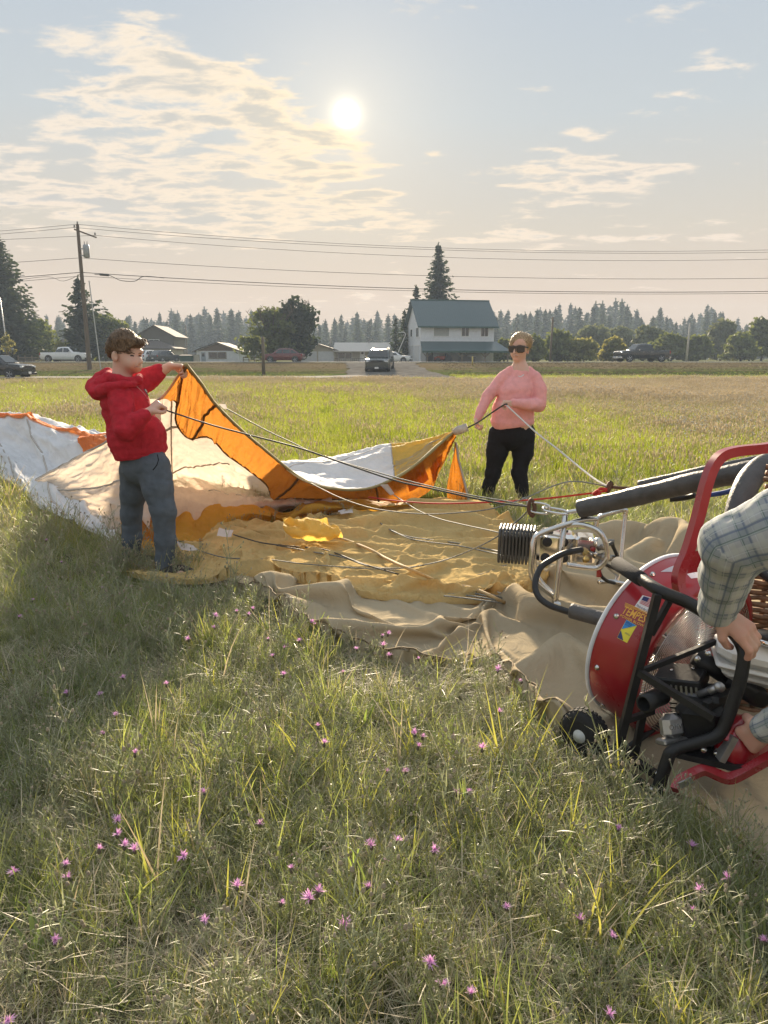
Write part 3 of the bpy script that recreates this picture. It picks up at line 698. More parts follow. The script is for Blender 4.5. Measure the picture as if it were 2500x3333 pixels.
# ================================================================ vehicles
m_tyre = mat('tyre_black', (.018, .018, .019), .85, bump=.2); m_rim = mat('alloy_rim', (.42, .42, .43), .3, .9); m_cglass = mat('car_glass', (.012, .014, .016), .05, spec=.9, var=.05)
m_lamp = mat('headlamp_clear', (.65, .68, .70), .1, spec=.8); m_tail = mat('taillamp_red', (.28, .01, .01), .2); m_plast = mat('black_trim', (.02, .02, .022), .5); m_chrome = mat('chrome', (.75, .75, .76), .12, 1.0, var=.04)
m_plate = mat('licence_plate_white', (.7, .7, .68), .4)
def lerp(a, b, t): return a+(b-a)*t
def car(name, label, cat_, paint, L, W, belt, roof, hood, cab, kind='suv', rims=m_rim, chrome=False, rail=False):
    """x points forwards; cab = (windscreen base, roof front, roof back, rear glass base) along x from the nose"""
    e = empty(name, (0, 0, 0), 0, label, cat_); wr = .335 if kind != 'pickup' else .40; clear = .24 if kind != 'pickup' else .34
    a, b_, c, d = cab; hw = W/2
    tops = [(0.0, hood-.18), (.10, hood-.06), (.35, hood), (a, belt+.02), (b_, roof-.03), ((b_+c)/2, roof), (c, roof-.05), (d, belt+.03)]
    if kind == 'pickup': tops += [(d+.05, belt), (L-.06, belt), (L, belt-.04)]
    else: tops += [(L-.10, belt-.02), (L, belt-.12)]
    T = np.array(tops); xs = sorted(set([0, .05, .14, .3, .6, L-.25, L-.08, L]+list(np.linspace(.6, L-.25, 12))+[a, b_, c, d])); S = []
    for x in xs:
        zt = float(np.interp(x, T[:, 0], T[:, 1])); e0 = min(x, L-x); rnd = 1-.16*max(0, 1-e0/.45)**2
        zb = clear+.10*max(0, 1-e0/.3); zbel = min(belt-.02, zt-.01); w = hw*rnd
        cabf = max(0.0, min(1.0, (zt-belt)/(roof-belt)))
        if cabf > .02: up = [(w*.955, belt), (lerp(w*.95, w*.80, cabf), lerp(belt+.01, zt-.07, 1)), (lerp(w*.9, w*.70, cabf), zt-.015), (0, zt)]
        else: up = [(w*.955, zbel), (w*.90, zt-.005), (w*.6, zt+.012), (0, zt+.02)]
        half = [(0, zb), (w*.90, zb), (w*.985, zb+.12), (w, lerp(zb, zbel, .55)), (w*.985, zbel-.10)]+up
        S.append([(L/2-x, y, z) for y, z in half]+[(L/2-x, -y, z) for y, z in half[-2:0:-1]])
    n = len(S[0]); mb = MB(); mb.add([p for s in S for p in s], [(i*n+k, (i+1)*n+k, (i+1)*n+(k+1) % n, i*n+(k+1) % n) for i in range(len(S)-1) for k in range(n)]+[tuple(range(n)), tuple((len(S)-1)*n+k for k in range(n-1, -1, -1))])
    body = mb.build('body', paint, e, angle=38)
    # glass
    def gp(x, s, f):
        zt = float(np.interp(x, T[:, 0], T[:, 1])); cabf = max(0, min(1, (zt-belt)/(roof-belt)))
        return Vector((L/2-x, s*(lerp(hw*.955, lerp(hw*.95, hw*.80, cabf), f)+.012), lerp(belt+.03, zt-.10, f)))
    npan = 2 if kind != 'suv' else 3; e0, e1 = a+.30, d-.12 if kind == 'suv' else d-.04
    for s in (1, -1):
        for k in range(npan):
            x0, x1 = lerp(e0, e1, k/npan)+.04, lerp(e0, e1, (k+1)/npan)-.04; g = MB()
            g.quad(gp(x0, s, 0), gp(x1, s, 0), gp(min(x1, c+.1), s, .97), gp(max(x0, b_-.05), s, .97)); g.build('side_window', m_cglass, e)
    z0, z1 = belt+.06, roof-.10
    MB().quad((L/2-a-.06, hw*.82, z0), (L/2-a-.06, -hw*.82, z0), (L/2-b_+.04, -hw*.66, z1+.015), (L/2-b_+.04, hw*.66, z1+.015)).build('windscreen', m_cglass, e, loc=(.03, 0, .03))
    MB().quad((L/2-d+.02, hw*.80, z0), (L/2-c-.05, hw*.64, z1), (L/2-c-.05, -hw*.64, z1), (L/2-d+.02, -hw*.80, z0)).build('rear_window', m_cglass, e, loc=(-.03, 0, .03))
    # wheels
    fx, rx = L/2-.88, -L/2+(.86 if kind != 'pickup' else 1.15)
    for x in (fx, rx):
        for s in (1, -1):
            MB().lathe([(0, 0), (wr+.07, 0), (wr+.07, .012), (0, .012)], (x, s*(hw-.006), wr+.02), (0, s, 0), 18).build('wheel_arch', m_plast, e)
            w = MB().lathe([(wr*.62, -.13), (wr*.95, -.13), (wr, -.08), (wr, .06), (wr*.95, .10), (wr*.66, .10)], (0, 0, 0), (0, 1, 0), 22).build('wheel', m_tyre, e, True); w.location = (x, s*(hw-.07), wr)
            w.scale.y = s
            r = MB().lathe([(wr*.66, .095), (wr*.60, .06), (wr*.2, .07), (0, .085)], (0, 0, 0), (0, 1, 0), 22, False)
            r.build('rim', m_plast, w, True); sp = MB()
            for k in range(5):
                q = 2*pi*k/5; sp.tube([(wr*.1*cos(q), .10, wr*.1*sin(q)), (wr*.63*cos(q), .10, wr*.63*sin(q))], wr*.085, 5)
            sp.lathe([(wr*.60, .092), (wr*.67, .105), (wr*.70, .09)], (0, 0, 0), (0, 1, 0), 22, False).build('spokes', rims, w)
    for s in (1, -1):
        MB().box((L/2-.10, s*hw*.70, hood-.17), (.20, hw*.40, .13), Matrix.Rotation(s*-.25, 3, 'Z'), bev=.03).build('headlight', m_lamp, e)
        MB().box((-L/2+.08, s*hw*.80, belt-.18), (.14, hw*.26, .26 if kind != 'pickup' else .34), bev=.03).build('taillight', m_tail, e)
        MB().box((L/2-a-.42, s*(hw+.10), belt+.05), (.12, .20, .15), bev=.04).build('mirror', paint if not chrome else m_chrome, e)
        for x in (L/2-a-1.0, L/2-a-1.95): MB().box((x, s*(hw*.99+.005), belt-.16), (.18, .03, .03), bev=.008).build('door_handle', m_chrome if chrome else paint, e)
    MB().box((L/2-.02, 0, hood-.20), (.06, hw*.95, .20), bev=.03).build('grille', m_chrome if chrome else m_plast, e)
    MB().box((L/2-.03, 0, clear+.13), (.16, W*.94, .20), bev=.06).build('bumper', m_chrome if chrome else m_plast, e); MB().box((-L/2+.03, 0, clear+.13), (.14, W*.94, .20), bev=.05).build('bumper', m_chrome if chrome else m_plast, e)
    MB().box((L/2+.055, 0, clear+.17), (.012, .32, .15)).build('licence_plate', m_plate, e); MB().box((-L/2-.045, 0, clear+.30), (.012, .32, .15)).build('licence_plate', m_plate, e)
    if rail:
        for s in (1, -1): MB().tube([(L/2-b_-.1, s*hw*.66, roof-.0), (L/2-b_-.3, s*hw*.66, roof+.05), (L/2-c+.3, s*hw*.66, roof+.04), (L/2-c+.05, s*hw*.66, roof-.03)], .02, 5).build('roof_rail', m_plast, e)
    if kind == 'pickup': MB().box((-L/2+1.0, 0, belt-.03), (1.75, W*.80, .12)).build('cargo_bed', m_plast, e)
    return e
def put(e, x, y, z, heading): e.location = (x, y, z); e.rotation_euler.z = radians(heading)
def paint(n, c, r=.25, coat=.6): return mat(n, c, r, 0.0, .05, coat=coat, spec=.5)
p_black = paint('paint_black', (.012, .013, .017)); p_white = paint('paint_white', (.72, .73, .74), .3); p_red = paint('paint_dark_red', (.13, .012, .015)); p_grey = paint('paint_dark_green_grey', (.035, .045, .045)); p_dgrey = paint('paint_charcoal', (.05, .052, .055))
# black crossover on the gravel road, cut by the left picture edge
c = car('crossover', 'black crossover on the gravel road at the left picture edge', 'car', p_black, 4.6, 1.85, 1.02, 1.62, .98, (1.15, 1.85, 3.5, 4.25), rail=True)
p = at(20, 54); put(c, p[0]-.6, 54, float(gz(p[0], 54))+.06, -8)
c = car('pickup_truck', 'white pickup truck parked behind the highway near the utility pole', 'pickup truck', p_white, 5.75, 1.98, 1.18, 1.86, 1.14, (1.45, 2.15, 3.4, 3.75), 'pickup')
p = at(215, 96, Z2); put(c, *p, -4)
c = car('crossover', 'white crossover parked behind the boy in front of the taupe house', 'car', p_white, 4.5, 1.85, 1.02, 1.65, .98, (1.15, 1.85, 3.5, 4.2), rail=True)
p = at(484, 108, Z2-.05); put(c, *p, 70)
c = car('crossover', 'dark grey crossover parked beside the white one at the taupe house', 'car', p_dgrey, 4.5, 1.85, 1.02, 1.65, .98, (1.15, 1.85, 3.5, 4.2), rail=True)
p = at(536, 108, Z2-.05); put(c, *p, 62)
c = car('crossover', 'dark red crossover stopped in front of the ranch house garage', 'car', p_red, 4.7, 1.9, 1.03, 1.65, .98, (1.1, 1.9, 3.45, 4.3), rail=True)
p = at(925, 93, Z2); put(c, *p, 176)
c = car('suv', 'dark grey-green large SUV driving down the driveway towards the field', 'car', p_grey, 5.05, 2.02, 1.12, 1.80, 1.10, (1.3, 2.0, 4.3, 4.85), rail=True, chrome=False)
p = at(1237, 66.5); put(c, *p, -96); c.rotation_euler.y = radians(3.4)
c = car('sedan', 'white car partly hidden behind the dark SUV beside the white house', 'car', p_white, 4.6, 1.8, .95, 1.45, .92, (1.25, 2.0, 3.3, 4.1), 'sedan')
p = at(1283, 104, Z2-.1); put(c, *p, -12)
c = car('pickup_truck', 'black pickup truck with chrome front on the highway at right', 'pickup truck', p_black, 5.8, 2.02, 1.20, 1.92, 1.17, (1.5, 2.2, 3.5, 3.8), 'pickup', chrome=True)
p = at(2088, 84.2, Z2+.1); put(c, *p, 193)

# ---------------------------------------------------------------- poles, wires, posts
m_pole = mat('pole_wood', (.13, .10, .075), .9, var=.25, vscale=4, bump=.5, stretch=(8, 8, .4)); m_wire = mat('wire_dark', (.06, .06, .062), .6); m_galv = mat('galvanised', (.33, .35, .36), .5, .5)
YP = 68.0
base = at(290, YP); top = P(252, 730, YP); pole = empty('utility_pole', base, 0, 'leaning wooden utility pole with crossarm and grey transformer at left', 'utility pole')
tv = Vector(top)-Vector(base); dirp = tv.normalized()
MB().tube([(0, 0, -.3), tv*.5, tv], [.20, .165, .125], 12).build('pole', m_pole, pole)
def onp(h): return dirp*(tv.length*h)
xa = onp(.955); MB().tube([xa+Vector((-.25, -.2, .12)), xa+Vector((1.35, .5, -.45))], .075, 4).build('crossarm', m_pole, pole)
ins = [onp(1.0), xa+Vector((-.2, -.2, .25)), xa+Vector((1.25, .45, -.28))]
for q in ins: MB().lathe([(0, 0), (.05, 0), (.09, .06), (.05, .10), (.08, .16), (.04, .24), (0, .24)], q, n=8).build('insulator', mat('porcelain', (.30, .28, .26), .3), pole)
tr = MB().lathe([(0, -.55), (.20, -.55), (.26, -.50), (.26, .42), (.22, .50), (0, .52)], onp(.82)+Vector((.62, -.15, 0)), n=14).build('transformer', m_galv, pole, True)
MB().box(onp(.835)+Vector((.30, -.1, 0)), (.35, .08, .1)).box(onp(.79)+Vector((.30, -.1, 0)), (.35, .08, .1)).build('bracket', m_galv, pole)
for s in (-.1, .1): MB().tube([onp(.86)+Vector((.62+s, -.15, 0)), onp(.885)+Vector((.62+s*1.2, -.15, .0))], [.05, .025], 6).build('bushing', mat('porcelain', (.3, .28, .26), .3), tr)
MB().tube([(1.0, -.1, 0), onp(.62)+Vector((.62, -.1, 0))], .045, 6).build('conduit', mat('pale_conduit', (.45, .45, .44), .5), pole)
def wire(pole_pt, ry, rx_min=1900, left_y=None, rad=.020, yoff=0.0, n=28):
    """cable from the pole to the right with its own sag, and on to the left"""
    w0 = Vector(base)+pole_pt; xm = (rx_min-CX)/FPX*YP; zm = float(P(rx_min, ry, YP).z)
    k = (w0.z-zm)/(w0.x-xm)**2; pts = []
    for i in range(n+1):
        X = lerp(w0.x, 76, i/n); pts.append((X, w0.y+yoff*i/n, zm+k*(X-xm)**2))
    mb = MB().tube(pts, rad, 4)
    if left_y is not None:
        e = P(0, left_y, YP+.5); e2 = Vector(w0).lerp(e, 3.2); m_ = Vector(w0).lerp(e2, .5)-Vector((0, 0, .6)); mb.tube(cr([w0, m_, e2], 8), rad, 4)
    return mb
m_wl = ('thick lower communication cable slung between the poles', 'wire')
W_ = [(ins[0], 818, 2050, 733, .018, 'topmost power wire running from the tip of the utility pole', 0), (ins[1], 823, 2050, 743, .018, 'power wire just under the topmost one, on the near end of the crossarm', 1.0), (ins[2], 846, 2050, 761, .018, 'third power wire from the top, on the far end of the crossarm', 0),
      (onp(.775), 908, 2100, 838, .022, 'single lone wire halfway down the utility pole', 0), (onp(.677), 951, 2100, 888, .034, 'upper of the two thick cables lowest on the utility pole', 0), (onp(.652), 957, 2100, 902, .022, 'thin cable just below the thick one, lowest on the utility pole', 0)]
for (pp, ry, rm, ly, rad, lab, yo) in W_: tag(wire(Vector(pp), ry, rm, ly, rad, yo).build('power_wire', m_wire), lab, 'wire')
w0 = Vector(base)+onp(.668); o = MB().tube(cr([w0+Vector((1.1, 0, -.05)), w0+Vector((2.3, 0, -.12)), w0+Vector((3.3, 0, -.55)), w0+Vector((4.5, 0, -.6)), w0+Vector((5.3, 0, -.22)), w0+Vector((7, 0, -.35))], 6), .03, 5).tube([w0+Vector((1.55, 0, -.06)), w0+Vector((2.3, 0, -.12))], .11, 6).build('cable_loop', m_wire); tag(o, 'slack black cable loop with splice box beside the utility pole', 'cable')
o = MB().tube(cr([w0+Vector((0, 0, 0)), w0+Vector((-1.6, 0, -.6)), w0+Vector((-3.2, 0, -.25)), w0+Vector((-8, 0, -.9))], 6), .02, 4).build('cable_loop', m_wire); tag(o, 'slack cable sagging left of the utility pole', 'cable')
def post(name, px, yb, yt, Y, r, m, label, cat_, lean=0.0):
    b0 = at(px, Y); h = float(P(px, yt, Y).z)-b0[2]; o = MB().tube([(0, 0, -.1), (lean*h*.5, 0, h*.5), (lean*h, 0, h)], [r*1.1, r, r*.85], 8).lathe([(r*.86, 0), (r*.5, .03), (0, .035)], (lean*h, 0, h), n=8, close=False).build(name, m, None, True); o.location = b0; return tag(o, label, cat_)
post('wood_post', 857, 1210, 1098, 62, .13, m_pole, 'short weathered wooden post standing on the grass bank left of centre', 'post')
post('marker_post', 1538, 1200, 1161, 72, .07, mat('marker_yellow', (.45, .36, .10), .6), 'short yellow marker post on the bank in front of the white house', 'post')
post('utility_pole', 1790, 1172, 1032, 96, .13, m_pole, 'weathered bare pole beyond the highway right of the woman', 'pole', .03)
post('utility_pole', 2235, 1167, 1052, 110, .13, mat('pole_grey', (.34, .32, .29), .9), 'thin pale grey pole beyond the highway right of the black pickup', 'pole', .02)
post('utility_pole', 610, 1120, 1058, 150, .10, m_pole, 'thin distant pole behind the taupe house and the cottage', 'pole')
post('flagpole', 30, 1175, 968, 98, .07, mat('flagpole_white', (.6, .6, .6), .4), 'thin white flagpole in front of the tall left spruce', 'flagpole', -.055)
o = MB().tube(cr([at(1790, 96, P(1790, 1038, 96).z), P(1735, 1072, 104), P(1700, 1082, 112), P(1640, 1092, 120)], 6), .02, 4).build('service_wire', mat('pale_wire', (.4, .4, .4), .5)); tag(o, 'pale service wire dropping from the weathered pole towards the house', 'wire')
L = empty('yard_lamp', at(1311, 108, Z2), 0, 'slanting pale yard lamp in front of the cedars at the white house', 'lamp'); L.location.z += 1.9
MB().tube(cr([(-.55, 0, -.4), (.1, 0, 1.1), (.35, 0, 1.75), (.2, 0, 2.05), (-.25, 0, 2.1)], 5), .06, 6).tube([(-.55, 0, -.4), (-.55, 0, -1.95)], .06, 6).build('arm', mat('flagpole_white', (.6, .6, .6), .4), L); MB().box((-.42, 0, 2.05), (.4, .2, .12), bev=.04).build('lamp_head', m_galv, L)
for px, lab in ((20, 'black mailbox post light left of its twin at far left'), (44, 'black mailbox post light right of its twin at far left')):
    e = empty('post_light', at(px, 92), 0, lab, 'lamp'); h = float(P(px, 1140, 92).z)-e.location.z
    MB().tube([(0, 0, -.2), (0, 0, h)], .05, 6).build('post', m_plast, e); MB().lathe([(0, 0), (.13, 0), (.17, .2), (.06, .27), (0, .3)], (0, 0, h), n=8).build('lantern', m_galv, e)
# ================================================================ people
from mathutils.bvhtree import BVHTree
class SDF:
    """distance field on a grid, smooth unions of round cones and ellipsoids -> one continuous mesh"""
    def __init__(s, lo, hi, h):
        s.lo = np.array(lo, float); s.h = h; s.n = np.ceil((np.array(hi)-s.lo)/h).astype(int)+1
        s.D = np.full(s.n, .3, np.float32)
    def _reg(s, lo, hi):
        a = np.clip(((np.array(lo)-s.lo)/s.h).astype(int)-1, 0, s.n); b = np.clip(((np.array(hi)-s.lo)/s.h).astype(int)+2, 0, s.n)
        if (b <= a).any(): return None
        sl = tuple(slice(i, j) for i, j in zip(a, b))
        ax = [s.lo[k]+s.h*np.arange(a[k], b[k]) for k in range(3)]
        return sl, np.stack(np.meshgrid(*ax, indexing='ij'), -1).astype(np.float32)
    def _put(s, sl, d, k, op):
        D = s.D[sl]
        if op == 'sub': d = -d; h = np.clip(.5-.5*(D-d)/k, 0, 1); s.D[sl] = D*(1-h)+d*h+k*h*(1-h)
        else: h = np.clip(.5+.5*(D-d)/k, 0, 1); s.D[sl] = D*(1-h)+d*h-k*h*(1-h)
    def cone(s, a, b, ra, rb, k=.03, op='add'):
        a = np.array(tuple(a), np.float32); b = np.array(tuple(b), np.float32); m = max(ra, rb)+2*k+2*s.h
        q = s._reg(np.minimum(a, b)-m, np.maximum(a, b)+m)
        if q is None: return s
        sl, X = q; ba = b-a; L = max(float(ba @ ba), 1e-9); t = np.clip(((X-a) @ ba)/L, 0, 1)
        s._put(sl, np.linalg.norm(X-a-t[..., None]*ba, axis=-1)-(ra+(rb-ra)*t), k, op); return s
    def chain(s, pts, rs, k=.03):
        for i in range(len(pts)-1): s.cone(pts[i], pts[i+1], rs[i], rs[i+1], k)
        return s
    def ell(s, c, r, R=None, k=.03, op='add'):
        c = np.array(tuple(c), np.float32); r = np.array(r, np.float32); m = r.max()+2*k+2*s.h; q = s._reg(c-m, c+m)
        if q is None: return s
        sl, X = q; p = X-c
        if R is not None: p = p @ np.array(R, np.float32)
        k0 = np.linalg.norm(p/r, axis=-1); k1 = np.linalg.norm(p/r**2, axis=-1)+1e-6
        s._put(sl, k0*(k0-1)/k1, k, op); return s
    def cut(s, c, n):
        """keep only the side of a plane that n points to"""
        ax = [s.lo[k]+s.h*np.arange(s.n[k]) for k in range(3)]; n = Vector(n).normalized(); c = Vector(c)
        d = (ax[0][:, None, None]-c.x)*n.x+(ax[1][None, :, None]-c.y)*n.y+(ax[2][None, None, :]-c.z)*n.z
        s.D = np.maximum(s.D, -d.astype(np.float32)); return s
    def mesh(s):
        D = s.D; D[[0, -1]] = .3; D[:, [0, -1]] = .3; D[:, :, [0, -1]] = .3
        S = D < 0; n = np.array(D.shape)-1
        cnt = np.zeros(n, np.int8)
        for i in (0, 1):
            for j in (0, 1):
                for k in (0, 1): cnt += S[i:i+n[0], j:j+n[1], k:k+n[2]]
        act = np.argwhere((cnt > 0) & (cnt < 8)); I, J, K = act.T
        pos = np.zeros((len(act), 3)); num = np.zeros(len(act))
        cor = [(i, j, k) for i in (0, 1) for j in (0, 1) for k in (0, 1)]
        for a in cor:
            for ax in range(3):
                if a[ax]: continue
                b = list(a); b[ax] = 1
                da = D[I+a[0], J+a[1], K+a[2]]; db = D[I+b[0], J+b[1], K+b[2]]; x = (da < 0) != (db < 0)
                t = np.where(x, da/np.where(x, da-db, 1), 0); p = np.tile(np.array(a, float), (len(act), 1)); p[:, ax] += t
                pos += p*x[:, None]; num += x
        V = s.lo+s.h*(act+pos/num[:, None])
        idx = -np.ones(n, np.int64); idx[I, J, K] = np.arange(len(act)); F = []
        for ax in range(3):
            o1, o2 = (ax+1) % 3, (ax+2) % 3
            sa = [slice(1, -1)]*3; sa[ax] = slice(0, -1); sb = list(sa); sb[ax] = slice(1, None)
            A, B = S[tuple(sa)], S[tuple(sb)]; e = np.argwhere(A != B); flip = A[tuple(e.T)]
            base = e.copy(); base[:, o1] += 1; base[:, o2] += 1
            def cell(u, v): c = base.copy(); c[:, o1] -= u; c[:, o2] -= v; return idx[tuple(c.T)]
            q = np.stack([cell(1, 1), cell(0, 1), cell(0, 0), cell(1, 0)], 1)
            q[~flip] = q[~flip][:, ::-1]; F.append(q)
        F = np.concatenate(F); F = F[(F >= 0).all(1)]
        return V, F
def vnormals(V, F):
    n = np.zeros_like(V); fn = np.cross(V[F[:, 2]]-V[F[:, 0]], V[F[:, 3]]-V[F[:, 1]])
    for k in range(4): np.add.at(n, F[:, k], fn)
    return unit(n)
def smooth(V, F, it=2, w=.5):
    for _ in range(it):
        s = np.zeros_like(V); c = np.zeros(len(V))
        for a, b in ((0, 1), (1, 2), (2, 3), (3, 0)):
            np.add.at(s, F[:, a], V[F[:, b]]); np.add.at(c, F[:, a], 1); np.add.at(s, F[:, b], V[F[:, a]]); np.add.at(c, F[:, b], 1)
        V = V*(1-w)+w*s/np.maximum(c, 1)[:, None]
    return V
def folds(V, F, amp, sc, seed=0, sq=(1, 1, 1), amp2=.3):
    n = vnormals(V, F); q = V*np.array(sq)/sc
    d = ridged(q[:, 0], q[:, 1], q[:, 2], 2, seed)*.5 + amp2*fbm(q[:, 0]*2.3, q[:, 1]*2.3, q[:, 2]*2.3, 2, seed+9)
    return V+n*(amp*d)[:, None]
def hand(S, W, f, n, side, sc=1.0, curl=(70, 75, 45), k=.004, thumb=1.0, spread=.0):
    """palm, four unequal bent fingers and a thumb from the side of the palm near its base"""
    W = Vector(W); f = Vector(f).normalized(); n = (Vector(n)-f*Vector(n).dot(f)).normalized(); l = f.cross(n)*side
    for q in (-.028, -.01, .01, .026): S.cone(W+l*q*.55*sc, W+f*.078*sc+l*q*sc, .017*sc, .0135*sc, .012)
    for i, ln in enumerate((.93, 1.04, 1.0, .80)):
        off = (.030, .010, -.010, -.029)[i]; p = W+f*.078*sc+l*off*sc; a = 0; r = (.0105, .0108, .0103, .0090)[i]*sc
        for j, L in enumerate((.043, .027, .021)):
            a += radians(curl[j]*(1+.06*(i-1.5))); d = (f*cos(a)+n*sin(a)+l*spread*off*8).normalized(); p2 = p+d*L*ln*sc
            S.cone(p, p2, r, r*.93, k if j else .006); p = p2; r *= .93
    p = W+f*.022*sc+l*.030*sc; q1 = p+(f*.62+l*.42*thumb+n*.55).normalized()*.038*sc; q2 = q1+(f*.62-l*.30*thumb+n*.68).normalized()*.030*sc; q3 = q2+(f*.40-l*.65*thumb+n*.60).normalized()*.024*sc
    S.cone(W+f*.01*sc+l*.012*sc, p, .017*sc, .015*sc, .012); S.cone(p, q1, .015*sc, .0122*sc, .008); S.cone(q1, q2, .0120*sc, .011*sc, k); S.cone(q2, q3, .0108*sc, .0092*sc, k)
def bbox(pts, m): A = np.array([tuple(p) for p in pts]); return A.min(0)-m, A.max(0)+m
def skin_mat(name, c, blush):
    m = bpy.data.materials.new(name); m.use_nodes = True; t = NT(m.node_tree); b = t.n['Principled BSDF']
    tc = t.new('ShaderNodeTexCoord'); n = t.noise(tc.outputs['Object'], 14, 4, .6); t.l.new(t.mix(t.step(n, .35, .7), c, blush), b.inputs['Base Color'])
    b.inputs['Roughness'].default_value = .55; b.inputs['Subsurface Weight'].default_value = .25; b.inputs['Subsurface Radius'].default_value = (.012, .005, .003); b.inputs['Subsurface Scale'].default_value = 1.0; b.inputs['Specular IOR Level'].default_value = .35
    return m
m_skin = skin_mat('skin_fair', (.64, .42, .32), (.67, .39, .30)); m_skin2 = skin_mat('skin_ruddy', (.50, .31, .235), (.53, .28, .21))
m_red = mat('fleece_red', (.46, .026, .040), .9, var=.14, vscale=30, bump=.35, bscale=260, spec=.15); m_pink = mat('fleece_pink', (.88, .42, .41), .9, var=.07, vscale=20, bump=.3, bscale=260, trans=(.85, .25, .22, .12), spec=.15)
m_slate = mat('trousers_slate', (.095, .112, .135), .8, var=.12, vscale=18, bump=.2, bscale=300, spec=.25); m_blk = mat('trousers_black', (.012, .012, .015), .8, var=.2, vscale=18, bump=.2, bscale=300, spec=.2)
def hair_mat(name, a, b_):
    m = bpy.data.materials.new(name); m.use_nodes = True; t = NT(m.node_tree); b = t.n['Principled BSDF']
    tc = t.new('ShaderNodeTexCoord'); mp = t.new('ShaderNodeMapping', ins={0: tc.outputs['Object'], 3: (60, 60, 18)}); n = t.noise(mp, 3.0, 5, .65)
    t.l.new(t.mix(t.step(n, .35, .68), a, b_), b.inputs['Base Color']); b.inputs['Roughness'].default_value = .5
    bp = t.new('ShaderNodeBump', ins={'Strength': .9, 'Distance': .008, 'Height': n}); t.l.new(bp.outputs[0], b.inputs['Normal']); return m
m_hairb = hair_mat('hair_brown', (.07, .042, .024), (.27, .17, .09)); m_hairw = hair_mat('hair_dark_blonde', (.20, .125, .065), (.56, .40, .22))
m_eye = mat('eye_dark', (.02, .015, .012), .3); m_lip = mat('lip', (.46, .22, .18), .5); m_brow = mat('brow', (.20, .12, .07), .8); m_shades = mat('sunglass_black', (.006, .006, .007), .08, spec=.9)
def hit(bvh, x, y):
    o = Vector((0, 0, CAMH)); d = ray(x, y).normalized(); r = bvh.ray_cast(o, d)
    return (r[0], r[1]) if r[0] is not None else (None, None)
def strip_on(bvh, pts, r, off=0.0):
    q = []
    for x, y in pts:
        p, n = hit(bvh, x, y)
        if p is not None: q.append(p+n*off)
    return MB().tube(q, r, 5) if len(q) > 1 else None
def strands(V, F, n, ln, rad, down, seed, jitter=.4):
    """loose locks lying over the hair mass"""
    r = np.random.default_rng(seed); N = vnormals(V, F); mb = MB(); ids = r.integers(0, len(V), n)
    for i in ids:
        p = Vector(V[i]); d = Vector(down(p)); d = (d-Vector(N[i])*d.dot(Vector(N[i])))
        if d.length < .05: continue
        d = (d.normalized()+Vector(r.normal(0, jitter, 3))*.5).normalized(); nn = Vector(N[i]); L = ln*(.5+r.random())
        mb.tube([p-nn*.002, p+d*L*.5+nn*rad*1.6, p+d*L+nn*rad*.2*r.normal()], [rad*.8, rad, rad*.15], 3)
    return mb

